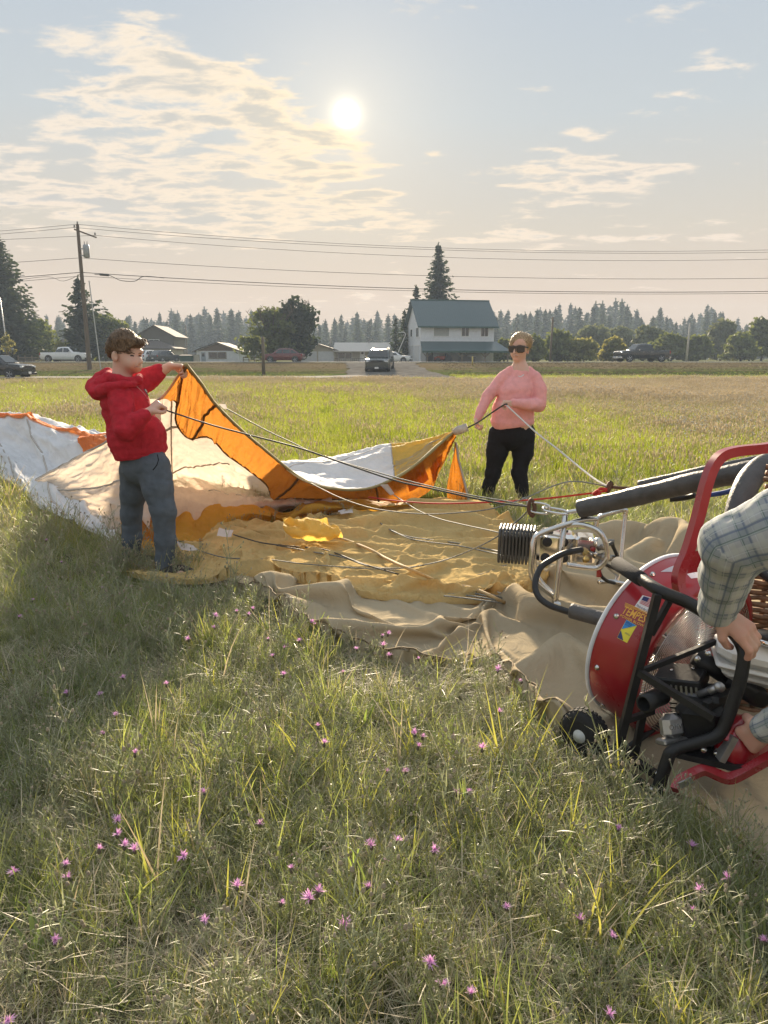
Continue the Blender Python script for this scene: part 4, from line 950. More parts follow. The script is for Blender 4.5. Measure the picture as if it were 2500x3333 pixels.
# ---------------------------------------------------------------- boy in the red hoodie
def boy():
    Y = 5.05
    sh, el, wr, fi = P(392, 1290, 4.88), P(412, 1398, 4.80), P(482, 1343, 4.83), P(520, 1322, 4.86)
    sh2, el2, wr2, fi2 = P(432, 1258, 5.18), P(500, 1224, 5.25), P(553, 1192, 5.26), P(590, 1188, 5.26)
    hipn, kn, an = P(500, 1520, 4.97), P(532, 1665, 4.90), P(538, 1845, 4.89); hipf, kf, af = P(440, 1530, 5.11), P(428, 1672, 5.16), P(430, 1822, 5.16)
    lo, hi = bbox([sh, el, fi2, fi, an, af, P(330, 1080, Y), P(560, 1060, Y), P(560, 1880, 4.85)], .13)
    S = SDF(lo, hi, .0055)
    f = Vector((.90, -.43, 0)); side = Vector((.43, .90, 0)); R = Matrix((f, side, Vector((0, 0, 1)))).transposed()
    hc = P(405, 1128, Y)
    S.ell(hc, (.100, .080, .108), R, .02); S.ell(P(423, 1170, Y)-Vector((0, .01, 0)), (.082, .070, .072), R, .03); S.ell(P(437, 1196, Y), (.050, .045, .038), R, .025)
    for y_, dY in ((1183, -.055), (1183, .05)): S.ell(P(430, y_, Y+dY), (.040, .036, .036), R, .03)
    S.ell(P(440, 1144, Y-.01), (.042, .062, .022), R, .02)
    S.cone(P(452, 1156, Y-.04), P(459, 1176, Y-.045), .008, .0125, .012); S.ell(P(457, 1179, Y-.045), (.013, .016, .010), R, .008)
    S.ell(P(447, 1196, Y-.03), (.020, .026, .010), R, .010); S.ell(P(373, 1160, Y-.075), (.026, .012, .034), R, .006); S.ell(P(378, 1160, Y-.092), (.012, .010, .020), R, .004, 'sub')
    for x_, dY in ((430, -.070), (455, -.005)): S.ell(P(x_, 1159, Y+dY-.028), (.016, .016, .009), R, .010, 'sub')
    S.chain([P(398, 1190, Y), P(395, 1240, Y)], [.058, .064])
    S.chain([P(400, 1262, Y), P(412, 1330, Y), P(445, 1430, Y), P(470, 1500, Y)], [.075, .11, .125, .115], .04)
    S.chain([sh, el, wr], [.052, .044, .030]); S.chain([sh2, el2, wr2], [.052, .043, .029]); S.cone(P(398, 1275, 4.97), sh, .05, .045); S.cone(P(410, 1268, 5.1), sh2, .05, .045)
    S.chain([hipn, kn, an], [.085, .055, .040], .04); S.chain([hipf, kf, af], [.085, .055, .040], .04)
    for a, dx in ((an, .12), (af, .10)): S.cone(Vector((a.x, a.y, .10)), Vector((a.x+dx, a.y-.06, .065)), .042, .034, .03)
    hand(S, wr+(fi-wr)*.10, fi-wr+Vector((0, .0, .02)), Vector((.25, .55, -.8)), -1, 1.0, (75, 85, 50))
    hand(S, wr2+(fi2-wr2)*.05, fi2-wr2+Vector((0, 0, -.012)), Vector((.1, -.25, -1)), 1, 1.0, (48, 60, 40))
    V, F = S.mesh(); V = smooth(V, F, 1, .4); b = raw_mesh('person', V, F, m_skin)
    tag(b, 'boy in a red hoodie and slate trousers holding up the orange fabric edge', 'person')
    bvh = BVHTree.FromPolygons([Vector(v) for v in V], F.tolist())
    for nm, pts, r, m in (('eyebrow', [(418, 1151), (428, 1148), (438, 1151)], .003, m_brow), ('eyebrow', [(451, 1151), (456, 1149), (460, 1151)], .003, m_brow), ('eye', [(424, 1158), (430, 1157), (436, 1159)], .0045, m_eye), ('eye', [(453, 1158), (456, 1157), (459, 1158)], .004, m_eye), ('mouth', [(437, 1195), (445, 1193), (453, 1194)], .0022, m_lip)):
        q = strip_on(bvh, pts, r, .0005)
        if q: q.build(nm, m, b, True)
    # hoodie
    S = SDF(*bbox([P(280, 1200, Y), P(560, 1500, Y), el, sh2, P(522, 1203, 5.25)], .14), .0065)
    S.chain([P(398, 1262, Y+.01), P(410, 1325, Y), P(440, 1420, Y-.01), P(452, 1462, Y-.01)], [.108, .144, .168, .166], .05)
    S.ell(P(462, 1415, Y-.03), (.152, .14, .12), None, .05); S.ell(P(405, 1300, Y-.02), (.138, .155, .10), None, .04)
    S.chain([sh+Vector((0, .0, -.01)), el+Vector((0, -.02, 0)), P(442, 1374, 4.78), P(470, 1352, 4.80)], [.082, .074, .058, .047], .010)
    S.chain([P(428, 1262, 5.16), P(472, 1238, 5.22), el2, P(519, 1206, 5.255)], [.095, .078, .060, .050], .035)
    S.ell(P(462, 1462, Y), (.166, .160, .065), None, .03)
    hood = [P(352, 1215, Y+.10), P(322, 1236, Y+.06), P(304, 1256, Y), P(316, 1278, Y-.10), P(356, 1262, Y-.20), P(402, 1250, Y-.215), P(440, 1252, Y-.18)]
    S.chain(hood, [.040, .050, .050, .050, .036, .026, .018], .008); S.ell(P(345, 1245, Y), (.075, .12, .055), None, .010); S.cone(P(318, 1262, Y-.05), P(330, 1288, Y-.08), .045, .026, .008)
    col = [P(352, 1215, Y+.09), P(352, 1225, Y-.06), P(385, 1236, Y-.11), P(425, 1243, Y-.11), P(452, 1238, Y-.06), P(455, 1228, Y+.03)]
    S.chain(col, [.030, .030, .030, .028, .026, .026], .016)
    S.ell(P(402, 1200, Y-.005), (.070, .072, .085), None, .012, 'sub')
    S.ell(P(545, 1435, Y-.03), (.030, .06, .055), None, .012, 'sub')
    S.cut(P(462, 1486, Y), (-.15, 0, 1)); V, F = S.mesh(); V = smooth(V, F, 1, .4); V = folds(V, F, -.007, .13, 3, (.8, .8, 1.9), .4); V = folds(V, F, -.0025, .05, 8, (.7, .7, 1.7))
    h = raw_mesh('hoodie', V, F, m_red, b)
    bv = BVHTree.FromPolygons([Vector(v) for v in V], F.tolist())
    for nm, pts, r in (('hem_seam', [(372, 1478), (400, 1492), (440, 1489), (480, 1482), (520, 1470), (541, 1458)], .006), ('pocket_seam', [(470, 1400), (462, 1440), (463, 1478)], .003), ('cuff_seam', [(455, 1345), (466, 1360), (477, 1368)], .005), ('armhole_seam', [(352, 1290), (380, 1262), (410, 1268), (434, 1300), (440, 1340)], .0035), ('zip_seam', [(428, 1240), (450, 1262), (468, 1280), (480, 1298)], .003)):
        q = strip_on(bv, pts, r, -.001)
        if q: q.build(nm, m_red if nm != 'zip_seam' else mat('seam_pale', (.55, .30, .28), .8), h, True)
    q = strip_on(bv, [(468, 1268), (474, 1277), (480, 1286)], .011, -.004)
    if q: q.build('chest_badge', mat('badge_dark', (.05, .05, .07), .5), h, True)
    q = strip_on(bv, [(470, 1269), (475, 1276)], .005, .006)
    if q: q.build('badge_print', m_trim, h, True)
    # trousers
    S = SDF(*bbox([P(385, 1470, Y), hipn, kn, an, kf, af], .17), .0065)
    S.chain([P(462, 1478, Y), P(468, 1510, Y)], [.150, .152], .04)
    S.chain([hipn, P(515, 1590, 4.93), kn, P(538, 1760, 4.90), P(536, 1852, 4.89)], [.112, .097, .078, .069, .064], .03)
    S.chain([hipf, P(436, 1600, 5.13), kf, P(430, 1752, 5.16), P(428, 1828, 5.16)], [.108, .088, .071, .065, .060], .035)
    S.cone(P(548, 1652, 4.89), P(543, 1672, 4.89), .04, .04, .03)
    V, F = S.mesh(); V = smooth(V, F, 1); V = folds(V, F, -.006, .13, 21, (1, 1, 1.3), .4); V = folds(V, F, -.0025, .05, 5)
    t = raw_mesh('trousers', V, F, m_slate, b); bv = BVHTree.FromPolygons([Vector(v) for v in V], F.tolist())
    q = strip_on(bv, [(512, 1480), (516, 1497), (510, 1515), (498, 1530)], .004)
    if q: q.build('pocket_seam', m_blk, t, True)
    for a, dx in ((an, .15), (af, .13)): MB().ball((a.x+dx*.45, a.y-.03, .075), (.135, .055, .05), 14, 8).ball((a.x, a.y, .10), (.065, .05, .065), 12, 7).build('shoe', mat('shoe_dark', (.04, .035, .03), .7), b, True)
    # hair
    S = SDF(*bbox([P(340, 1060, Y), P(480, 1190, Y)], .09), .0045)
    S.ell(hc+Vector((-.004, 0, .008)), (.108, .088, .106), R, .01); S.ell(P(438, 1115, Y-.03), (.056, .070, .036), R, .02); S.ell(P(374, 1135, Y), (.042, .072, .07), R, .02)
    S.ell(P(460, 1174, Y-.06), (.088, .14, .086), R, .008, 'sub'); S.ell(P(392, 1185, Y-.10), (.055, .10, .075), R, .01, 'sub')
    S.cut(P(368, 1180, Y), (.25, 0, 1))
    V, F = S.mesh(); V = folds(V, F, .0035, .020, 4, (1, 1, .35), .4); hr = raw_mesh('hair', V, F, m_hairb, b)
    strands(V, F, 620, .040, .0019, lambda p: (.06+.3*(p.x-hc.x), (p.y-hc.y)*.8-.03, -.045), 3, .20).build('hair_strand', m_hairb, hr, True)
    return b
BOY = boy()

# ---------------------------------------------------------------- woman in pink
def woman():
    Y = 7.45
    shl, ell_, wl = P(1642, 1230, Y), P(1586, 1293, 7.40), P(1552, 1366, 7.30); shr, elr, wrr = P(1738, 1232, 7.42), P(1754, 1316, 7.34), P(1668, 1312, 7.16)
    hl, kl, al = P(1628, 1415, Y), P(1604, 1540, Y), P(1579, 1632, 7.47); hr, kr, ar = P(1705, 1410, Y), P(1690, 1540, 7.42), P(1704, 1626, 7.40)
    S = SDF(*bbox([shl, ell_, wl, shr, elr, P(1640, 1070, Y), P(1690, 1060, 7.6), al, ar, P(1560, 1665, 7.3), P(1545, 1410, 7.25), P(1765, 1330, 7.3)], .12), .0058)
    f = Vector((-.13, -.99, 0)); R = Matrix((Vector((.99, -.13, 0)), -f, Vector((0, 0, 1)))).transposed()
    hc = P(1693, 1122, Y)
    S.ell(hc, (.082, .098, .108), R, .02); S.ell(P(1686, 1148, Y-.02), (.070, .078, .072), R, .03); S.ell(P(1682, 1169, Y-.045), (.036, .038, .026), R, .02)
    S.cone(P(1675, 1136, Y-.105), P(1673, 1149, Y-.118), .007, .012, .010); S.ell(P(1679, 1159, Y-.085), (.024, .016, .010), R, .01)
    S.ell(P(1719, 1142, Y), (.010, .022, .030), R, .006)
    S.chain([P(1692, 1165, Y+.01), P(1692, 1205, Y+.01)], [.054, .058]); S.chain([P(1692, 1215, Y), P(1685, 1280, Y), P(1672, 1370, Y), P(1665, 1410, Y)], [.10, .14, .16, .16], .05)
    S.chain([shl, ell_, wl], [.055, .044, .028]); S.chain([shr, elr, wrr], [.055, .044, .028]); S.cone(shl, P(1690, 1225, Y), .05, .07); S.cone(shr, P(1690, 1225, Y), .05, .07)
    S.chain([hl, kl, al], [.10, .06, .038], .04); S.chain([hr, kr, ar], [.10, .06, .038], .04)
    for a, d in ((al, (-.03, -.14)), (ar, (.02, -.14))): S.cone(Vector((a.x, a.y, .08)), Vector((a.x+d[0], a.y+d[1], .055)), .04, .032, .03)
    hand(S, wl+Vector((0, 0, .0)), P(1553, 1405, 7.27)-wl, Vector((.75, -.45, .0)), 1, .95, (55, 75, 50)); hand(S, wrr, P(1636, 1311, 7.13)-wrr, Vector((.1, .45, -.8)), 1, .95, (60, 80, 50))
    V, F = S.mesh(); V = smooth(V, F, 1, .4); b = raw_mesh('person', V, F, m_skin); tag(b, 'woman in a pink sweatshirt, black trousers and dark sunglasses holding a rope', 'person')
    bvh = BVHTree.FromPolygons([Vector(v) for v in V], F.tolist())
    for nm, pts, r, m in (('mouth', [(1670, 1160), (1677, 1158), (1685, 1159)], .0042, m_lip), ('eyebrow', [(1662, 1126), (1668, 1124), (1675, 1126)], .004, m_brow), ('eyebrow', [(1685, 1125), (1692, 1123), (1702, 1126)], .004, m_brow)):
        q = strip_on(bvh, pts, r, .0005)
        if q: q.build(nm, m, b, True)
    # sunglasses: frame with two lenses and temples
    sg = MB(); Yg = Y-.108
    def lens(x0, x1, y0, y1):
        pts = [P(x0, y0, Yg), P(x1, y0, Yg), P(x1-1, y1-3, Yg), P(x1-6, y1, Yg), P(x0+5, y1, Yg), P(x0+1, y1-4, Yg)]
        return [Vector(p) for p in pts]
    for a in ((1656, 1679, 1127, 1147), (1681, 1708, 1126, 1147)):
        L = lens(*a); sg.tube(L+[L[0]], .0042, 5)
    sg.tube([P(1678, 1131, Yg), P(1682, 1131, Yg)], .006, 5).tube([P(1708, 1129, Yg), P(1719, 1131, Yg+.05), P(1721, 1134, Y)], .006, 5).tube([P(1656, 1129, Yg), P(1655, 1131, Yg+.06)], .005, 5)
    g = sg.build('sunglasses', m_shades, b)
    for a in ((1656, 1679, 1127, 1147), (1681, 1708, 1126, 1147)):
        L = lens(*a); MB().add([p+Vector((0, -.003, 0)) for p in L]+[p+Vector((0, .004, 0)) for p in L], [(0, 1, 2, 3, 4, 5), (11, 10, 9, 8, 7, 6)]).build('lens', m_shades, g)
    # sweatshirt
    S = SDF(*bbox([shl, ell_, wl, shr, elr, P(1590, 1400, Y), P(1690, 1170, Y), P(1670, 1310, 7.15)], .13), .0075)
    S.chain([P(1692, 1224, Y), P(1687, 1265, Y), P(1670, 1335, Y), P(1667, 1374, Y)], [.110, .152, .190, .200], .05); S.ell(P(1676, 1275, Y-.07), (.150, .115, .105), None, .06)
    S.chain([P(1664, 1213, Y), shl, ell_, P(1567, 1335, 7.34), P(1555, 1360, 7.305)], [.066, .070, .058, .048, .040], .012)
    S.chain([P(1720, 1214, Y), shr, P(1754, 1272, 7.38), elr, P(1715, 1318, 7.20), P(1672, 1312, 7.165)], [.066, .074, .076, .072, .056, .042], .010)
    S.ell(P(1667, 1372, Y), (.205, .195, .07), None, .03)
    S.ell(P(1691, 1180, Y), (.072, .080, .062), None, .010, 'sub')
    S.cut(P(1667, 1388, Y), (-.13, 0, 1)); V, F = S.mesh(); V = smooth(V, F, 1); V = folds(V, F, -.007, .16, 31, (1, 1, 1.5), .4); V = folds(V, F, -.003, .06, 33)
    s = raw_mesh('sweatshirt', V, F, m_pink, b); bv = BVHTree.FromPolygons([Vector(v) for v in V], F.tolist())
    for nm, pts, r in (('hem_seam', [(1598, 1366), (1620, 1377), (1650, 1380), (1690, 1370), (1736, 1350)], .006), ('armhole_seam', [(1728, 1200), (1722, 1230), (1724, 1262), (1726, 1290)], .005), ('armhole_seam', [(1622, 1215), (1608, 1250), (1604, 1280)], .005), ('cuff_seam', [(1688, 1300), (1690, 1312), (1689, 1324)], .005), ('neck_seam', [(1670, 1180), (1676, 1188), (1690, 1192), (1706, 1188), (1712, 1180)], .005)):
        q = strip_on(bv, pts, r, -.002)
        if q: q.build(nm, m_pink, s, True)
    q = strip_on(bv, [(1688, 1223), (1690, 1226), (1695, 1226), (1702, 1222), (1705, 1219)], .0042, .0)
    if q: q.build('tick_print', m_trim, s, True)
    # trousers
    S = SDF(*bbox([P(1580, 1370, Y), P(1745, 1370, Y), kl, al, ar, kr], .16), .0075)
    S.chain([P(1668, 1385, Y), P(1665, 1408, Y)], [.175, .180], .05); S.chain([hl, P(1617, 1475, Y), kl, P(1590, 1590, 7.46), P(1580, 1634, 7.47)], [.120, .104, .072, .064, .056], .03)
    S.chain([hr, P(1702, 1475, 7.44), kr, P(1700, 1590, 7.41), P(1705, 1630, 7.40)], [.112, .100, .072, .062, .056], .03)
    V, F = S.mesh(); V = smooth(V, F, 1); V = folds(V, F, -.008, .14, 41, (1, 1, 1.6), .4); V = folds(V, F, -.003, .06, 45); raw_mesh('trousers', V, F, m_blk, b)
    for a, d in ((al, (-.05, -.14)), (ar, (.02, -.14))): MB().ball((a.x+d[0]*.5, a.y-.06, .07), (.05, .135, .05), 14, 8).ball((a.x, a.y, .09), (.048, .06, .06), 12, 7).build('shoe', mat('shoe_white', (.62, .62, .68), .6), b, True)
    # hair drawn back
    S = SDF(*bbox([P(1655, 1070, Y), P(1725, 1160, 7.6)], .10), .005)
    S.ell(hc+Vector((0, .012, .008)), (.095, .104, .111), R, .01); S.ell(P(1715, 1112, Y+.02), (.055, .09, .075), R, .02); S.ell(P(1700, 1100, Y+.10), (.06, .055, .055), R, .02)
    S.ell(P(1683, 1150, Y-.10), (.078, .115, .120), R, .010, 'sub')
    V, F = S.mesh(); V = folds(V, F, .003, .018, 14, (1, .3, 1), .4); h = raw_mesh('hair', V, F, m_hairw, b)
    strands(V, F, 240, .06, .0016, lambda p: (.02, .10, .03*(1 if p.z > hc.z else -1)), 5, .35).build('hair_strand', m_hairw, h, True)
    return b
WOMAN = woman()

# ---------------------------------------------------------------- man in the plaid shirt, reaching in from the right
def plaid():
    m = bpy.data.materials.new('plaid_shirt'); m.use_nodes = True; t = NT(m.node_tree); b = t.n['Principled BSDF']
    u = t.new('ShaderNodeAttribute', attribute_name='pu').outputs['Fac']; v = t.new('ShaderNodeAttribute', attribute_name='pv').outputs['Fac']
    def st(x, per, off, w): return t.m('LESS_THAN', t.m('ABSOLUTE', t.m('SUBTRACT', t.m('FRACT', t.m('ADD', t.m('DIVIDE', x, per), off)), .5)), w)
    c = (.40, .40, .395)
    for x in (u, v):
        c = t.mix(t.m('MULTIPLY', st(x, .075, .0, .20), .5), c, (.19, .225, .235)); c = t.mix(t.m('MULTIPLY', st(x, .075, .5, .09), .55), c, (.46, .47, .42))
        c = t.mix(t.m('MULTIPLY', st(x, .075, .13, .035), .6), c, (.09, .12, .20)); c = t.mix(t.m('MULTIPLY', st(x, .075, -.13, .035), .6), c, (.07, .12, .10)); c = t.mix(t.m('MULTIPLY', st(x, .0375, .2, .03), .45), c, (.55, .58, .56))
    t.l.new(c, b.inputs['Base Color']); b.inputs['Roughness'].default_value = .85; b.inputs['Specular IOR Level'].default_value = .2; return m
def man():
    shl, el, wr, fi = P(2760, 1640, 2.02), P(2395, 1770, 2.12), P(2345, 1995, 2.30), P(2395, 2062, 2.27)
    shr, el2, wr2, fi2 = P(2900, 1800, 1.80), P(2760, 2270, 1.95), P(2492, 2372, 2.16), P(2400, 2425, 2.24)
    neck = (shl+shr)/2+Vector((.05, .0, .10)); pel = Vector((2.05, 1.62, .52)); head = neck+Vector((-.10, .05, .20))
    kn = [Vector((1.62, 1.55, .62)), Vector((1.95, 2.0, .45))]; an = [Vector((1.75, 1.35, .10)), Vector((2.05, 1.75, .12))]
    allp = [shl, el, wr, fi, shr, el2, wr2, fi2, neck, pel, head]+kn+an
    S = SDF(*bbox(allp, .16), .0052)
    S.chain([shl, el, wr], [.06, .048, .034]); S.chain([shr, el2, wr2], [.06, .048, .034])
    S.chain([neck, (neck+pel)/2, pel], [.13, .16, .16], .06); S.cone(shl, neck, .07, .09, .05); S.cone(shr, neck, .07, .09, .05)
    S.cone(neck, head, .06, .06); S.ell(head, (.10, .085, .12)); S.ell(head+Vector((-.06, .02, -.06)), (.06, .06, .06)); S.cone(head+Vector((-.10, .03, 0)), head+Vector((-.115, .03, -.03)), .012, .014, .01)
    for s_, k_, a_ in zip((-.1, .1), kn, an): S.chain([pel+Vector((s_, 0, 0)), k_, a_], [.11, .07, .045], .04); S.cone(a_, a_+Vector((-.14, .06, -.04)), .045, .035)
    hand(S, wr, P(2430, 2062, 2.25)-wr, Vector((-.25, .75, -.6)), -1, 1.15, (22, 52, 45)); hand(S, wr2, fi2-wr2, Vector((.1, .75, -.55)), -1, 1.12, (50, 65, 45))
    V, F = S.mesh(); V = smooth(V, F, 1, .4); b = raw_mesh('person', V, F, m_skin2)
    tag(b, 'man in a plaid shirt, only his arms in view, gripping the fan frame', 'person')
    S = SDF(*bbox([shl, el, wr, shr, el2, wr2, neck, pel], .17), .007)
    S.chain([neck+Vector((0, 0, -.03)), (neck+pel)/2, pel], [.16, .20, .19], .06); S.cone(shl, neck, .10, .12, .05); S.cone(shr, neck, .10, .12, .05)
    cu, cu2 = P(2336, 1982, 2.29), P(2500, 2368, 2.155)
    S.chain([shl, P(2520, 1720, 2.08), el, P(2365, 1870, 2.20), cu], [.115, .100, .092, .072, .058], .03); S.chain([shr, el2, cu2], [.11, .085, .052], .03)
    S.cone(wr+Vector((.0, 0, -.02)), cu, .035, .040, .01, 'sub'); S.cone(wr2, cu2, .035, .038, .01, 'sub')
    V, F = S.mesh(); V = smooth(V, F, 1); V = folds(V, F, -.010, .13, 51, (1.3, 1, .8), .3); V = folds(V, F, -.003, .05, 52)
    sh = raw_mesh('shirt', V, F, plaid(), b)
    def arm_uv(V, a, c, e):
        a, c, e = (np.array(tuple(q)) for q in (a, c, e)); d1 = unit(c-a); d2 = unit(e-c); L1 = np.linalg.norm(c-a)
        bis = unit(d1+d2); low = ((V-c) @ bis) > 0; ax = np.where(low[:, None], d2, d1); s = np.where(low, L1+((V-c)@d2), (V-a)@d1)
        up = unit(np.cross(d1, d2)); rel = V-np.where(low[:, None], c, a); x = rel @ up; w = np.cross(ax, up); y = (rel*w).sum(1)
        return s, np.arctan2(x, y)*.085
    near_l = np.linalg.norm(V-np.array(tuple(el)), axis=1) < np.linalg.norm(V-np.array(tuple(el2)), axis=1)
    u1, v1 = arm_uv(V, shl, el, cu); u2, v2 = arm_uv(V, shr, el2, cu2)
    for nm, a1, a2 in (('pu', u1, u2), ('pv', v1, v2)):
        at_ = sh.data.attributes.new(nm, 'FLOAT', 'POINT'); at_.data.foreach_set('value', np.where(near_l, a1, a2).astype(np.float32))
    S = SDF(*bbox([pel]+kn+an, .16), .012)
    for s_, k_, a_ in zip((-.1, .1), kn, an): S.chain([pel+Vector((s_, 0, 0)), k_, a_+Vector((0, 0, .05))], [.145, .10, .075], .04)
    V, F = S.mesh(); raw_mesh('trousers', V, F, m_slate, b); S = SDF(*bbox([head], .17), .008); S.ell(head+Vector((.02, -.01, .03)), (.11, .095, .115)); S.cut(head+Vector((0, 0, -.02)), (.5, 0, 1)); V, F = S.mesh(); raw_mesh('hair', V, F, m_hairb, b)
    for a_ in an: MB().ball(a_+Vector((-.07, .03, -.03)), (.15, .07, .06), 14, 8).ball(a_, (.065, .06, .08), 12, 7).build('shoe', mat('shoe_dark', (.04, .035, .03), .7), b, True)
    return b
MAN = man()
# ================================================================ draping: cloth that has grown a little inside its own outline buckles into folds
def drape_cloth(rows, nu, nv, z, grow, bend, shape, frames):
    """lay a sheet on a floor, pin its outline, let it grow and settle; returns the settled grid of points"""
    sim = bpy.data.scenes.new('drape'); base = surf(rows, nu, nv); base[..., 2] = np.maximum(z+shape(base[..., 0], base[..., 1]), z-.04)
    m = mat('drape_grey', (.5, .5, .5)); h, w = base.shape[:2]; idx = np.arange(h*w).reshape(h, w)
    q = np.stack([idx[:-1, :-1], idx[:-1, 1:], idx[1:, 1:], idx[1:, :-1]], -1).reshape(-1, 4)
    sheet = bpy.data.objects.new('sheet', raw_me('sheet', base.reshape(-1, 3), q, m)); sim.collection.objects.link(sheet)
    floor = bpy.data.objects.new('floor', MB().quad((-14, 0, z-.05), (14, 0, z-.05), (14, 16, z-.05), (-14, 16, z-.05)).mesh('floor', m)); sim.collection.objects.link(floor)
    pin = sheet.vertex_groups.new(name='pin'); pin.add([int(i) for i in np.concatenate([idx[0], idx[-1], idx[:, 0], idx[:, -1]])], 1.0, 'REPLACE')
    floor.modifiers.new('hard', 'COLLISION'); floor.collision.thickness_outer = .012; floor.collision.cloth_friction = 18
    md = sheet.modifiers.new('drape', 'CLOTH'); s = md.settings
    s.quality = 5; s.mass = .25; s.tension_stiffness = 25; s.compression_stiffness = 25; s.shear_stiffness = 12; s.bending_stiffness = bend
    s.tension_damping = 8; s.compression_damping = 8; s.shear_damping = 8; s.bending_damping = .6; s.air_damping = 3
    s.shrink_min = -grow; s.shrink_max = -grow; s.vertex_group_mass = 'pin'; md.collision_settings.distance_min = .012
    md.point_cache.frame_start = 1; md.point_cache.frame_end = frames+5; sim.frame_start = 1; sim.frame_end = frames+5
    for f in range(1, frames+1): sim.frame_set(f)
    dg = sim.view_layers[0].depsgraph; me = sheet.evaluated_get(dg).to_mesh(); co = np.zeros(len(me.vertices)*3, np.float32); me.vertices.foreach_get('co', co); co = co.reshape(h, w, 3).astype(float)
    for o in (sheet, floor): bpy.data.objects.remove(o)
    bpy.data.scenes.remove(sim)
    if not np.isfinite(co).all() or np.abs(co[..., :2]-base[..., :2]).max() > .6: co = base
    co[..., 2] -= z-.05
    b = co.copy(); b[1:-1] = (co[:-2]+4*co[1:-1]+co[2:])/6; c = b.copy(); c[:, 1:-1] = (b[:, :-2]+4*b[:, 1:-1]+b[:, 2:])/6
    return c
def draped(rows, nu, nv, z, lift, *sim):
    O = drape_cloth(rows, *sim); O[..., 2] = z+O[..., 2]*lift; O = cr_arr(O, nu); return cr_arr(O.transpose(1, 0, 2), nv).transpose(1, 0, 2)
# ================================================================ balloon envelope, tarp, cables
def cloth_mat(name, col, tcol, f, wr=.5, wsc=9.0, rough=.7, seam=None, grain=.0, spec=.12):
    """thin ripstop or canvas: crinkled, lets the sun through"""
    m = bpy.data.materials.new(name); m.use_nodes = True; t = NT(m.node_tree); b = t.n['Principled BSDF']; out = t.n['Material Output']
    tc = t.new('ShaderNodeTexCoord'); o = tc.outputs['Object']
    n = t.noise(o, 1.8, 5, .6); c = t.mix(t.step(n, .3, .7), tuple(k*.90 for k in col), tuple(min(1, k*1.06) for k in col))
    if grain: c = t.mix(t.m('MULTIPLY', t.noise(o, 260, 2, .6), grain), c, tuple(k*.55 for k in col))
    t.l.new(c, b.inputs['Base Color']); b.inputs['Roughness'].default_value = rough; b.inputs['Specular IOR Level'].default_value = spec
    w1 = t.noise(o, wsc, 5, .62, 1.4); w2 = t.noise(o, wsc*4, 3, .6, .8)
    hgt_ = t.m('ADD', t.m('ABSOLUTE', t.m('SUBTRACT', w1, .5)), t.m('MULTIPLY', w2, .12))
    bp = t.new('ShaderNodeBump', ins={'Strength': wr, 'Distance': .05, 'Height': hgt_}); t.l.new(bp.outputs[0], b.inputs['Normal'])
    tr = t.new('ShaderNodeBsdfTranslucent', ins={'Color': tcol}); t.l.new(bp.outputs[0], tr.inputs['Normal'])
    mx = t.new('ShaderNodeMixShader', ins={0: f}); t.l.new(b.outputs[0], mx.inputs[1]); t.l.new(tr.outputs[0], mx.inputs[2]); t.l.new(mx.outputs[0], out.inputs['Surface'])
    return m
m_or = cloth_mat('ripstop_orange', (.58, .25, .05), (.52, .20, .032), .58, .95, 13)
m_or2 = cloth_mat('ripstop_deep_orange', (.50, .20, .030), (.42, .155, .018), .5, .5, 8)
m_wh = cloth_mat('ripstop_white', (.82, .82, .84), (.74, .72, .66), .30, .45, 7)
m_wh_shade = cloth_mat('ripstop_white_shaded', (.76, .68, .60), (.70, .58, .46), .48, .45, 6)  # white cloth seen on its shaded, backlit side; that tone is painted in
m_ye = cloth_mat('ripstop_yellow', (.74, .52, .14), (.84, .58, .12), .45, .5, 7)
m_go = cloth_mat('nomex_gold', (.62, .45, .20), (.60, .40, .12),   .20, .55, 10, .95, spec=.0)
m_go2 = cloth_mat('ripstop_gold', (.58, .32, .05), (.75, .40, .05), .42, .7, 6)
m_tan = cloth_mat('canvas_tan', (.44, .365, .25), (.36, .27, .16), .07, .35, 4, .95, grain=.35, spec=.0)
m_scar = cloth_mat('ripstop_scarlet', (.80, .22, .06), (.8, .28, .06), .35, .6, 7)
m_tape = mat('load_tape_brown', (.12, .065, .02), .8, var=.1); m_tapew = mat('load_tape_grey', (.40, .36, .32), .8, var=.1); m_tapey = mat('lip_tape_olive', (.30, .25, .12), .8)
def inside(X, Y, poly):
    c = np.zeros(len(X), bool); n = len(poly)
    for i in range(n):
        x0, y0 = poly[i]; x1, y1 = poly[i-1]
        if y0 == y1: continue
        k = ((y0 > Y) != (y1 > Y)) & (X < (x1-x0)*(Y-y0)/(y1-y0)+x0); c ^= k
    return c
def outline(A): return [tuple(p[:2]) for p in np.concatenate([A[0, ::6], A[::6, -1], A[-1, ::-6], A[::-6, 0]])]
def inside_xy(X, Y, poly): return inside(X.ravel(), Y.ravel(), poly).reshape(X.shape).astype(float)
def billow(x, y, z=0.0, o=3, s=0, g=0.5): return -ridged(x, y, z, o, s, g)
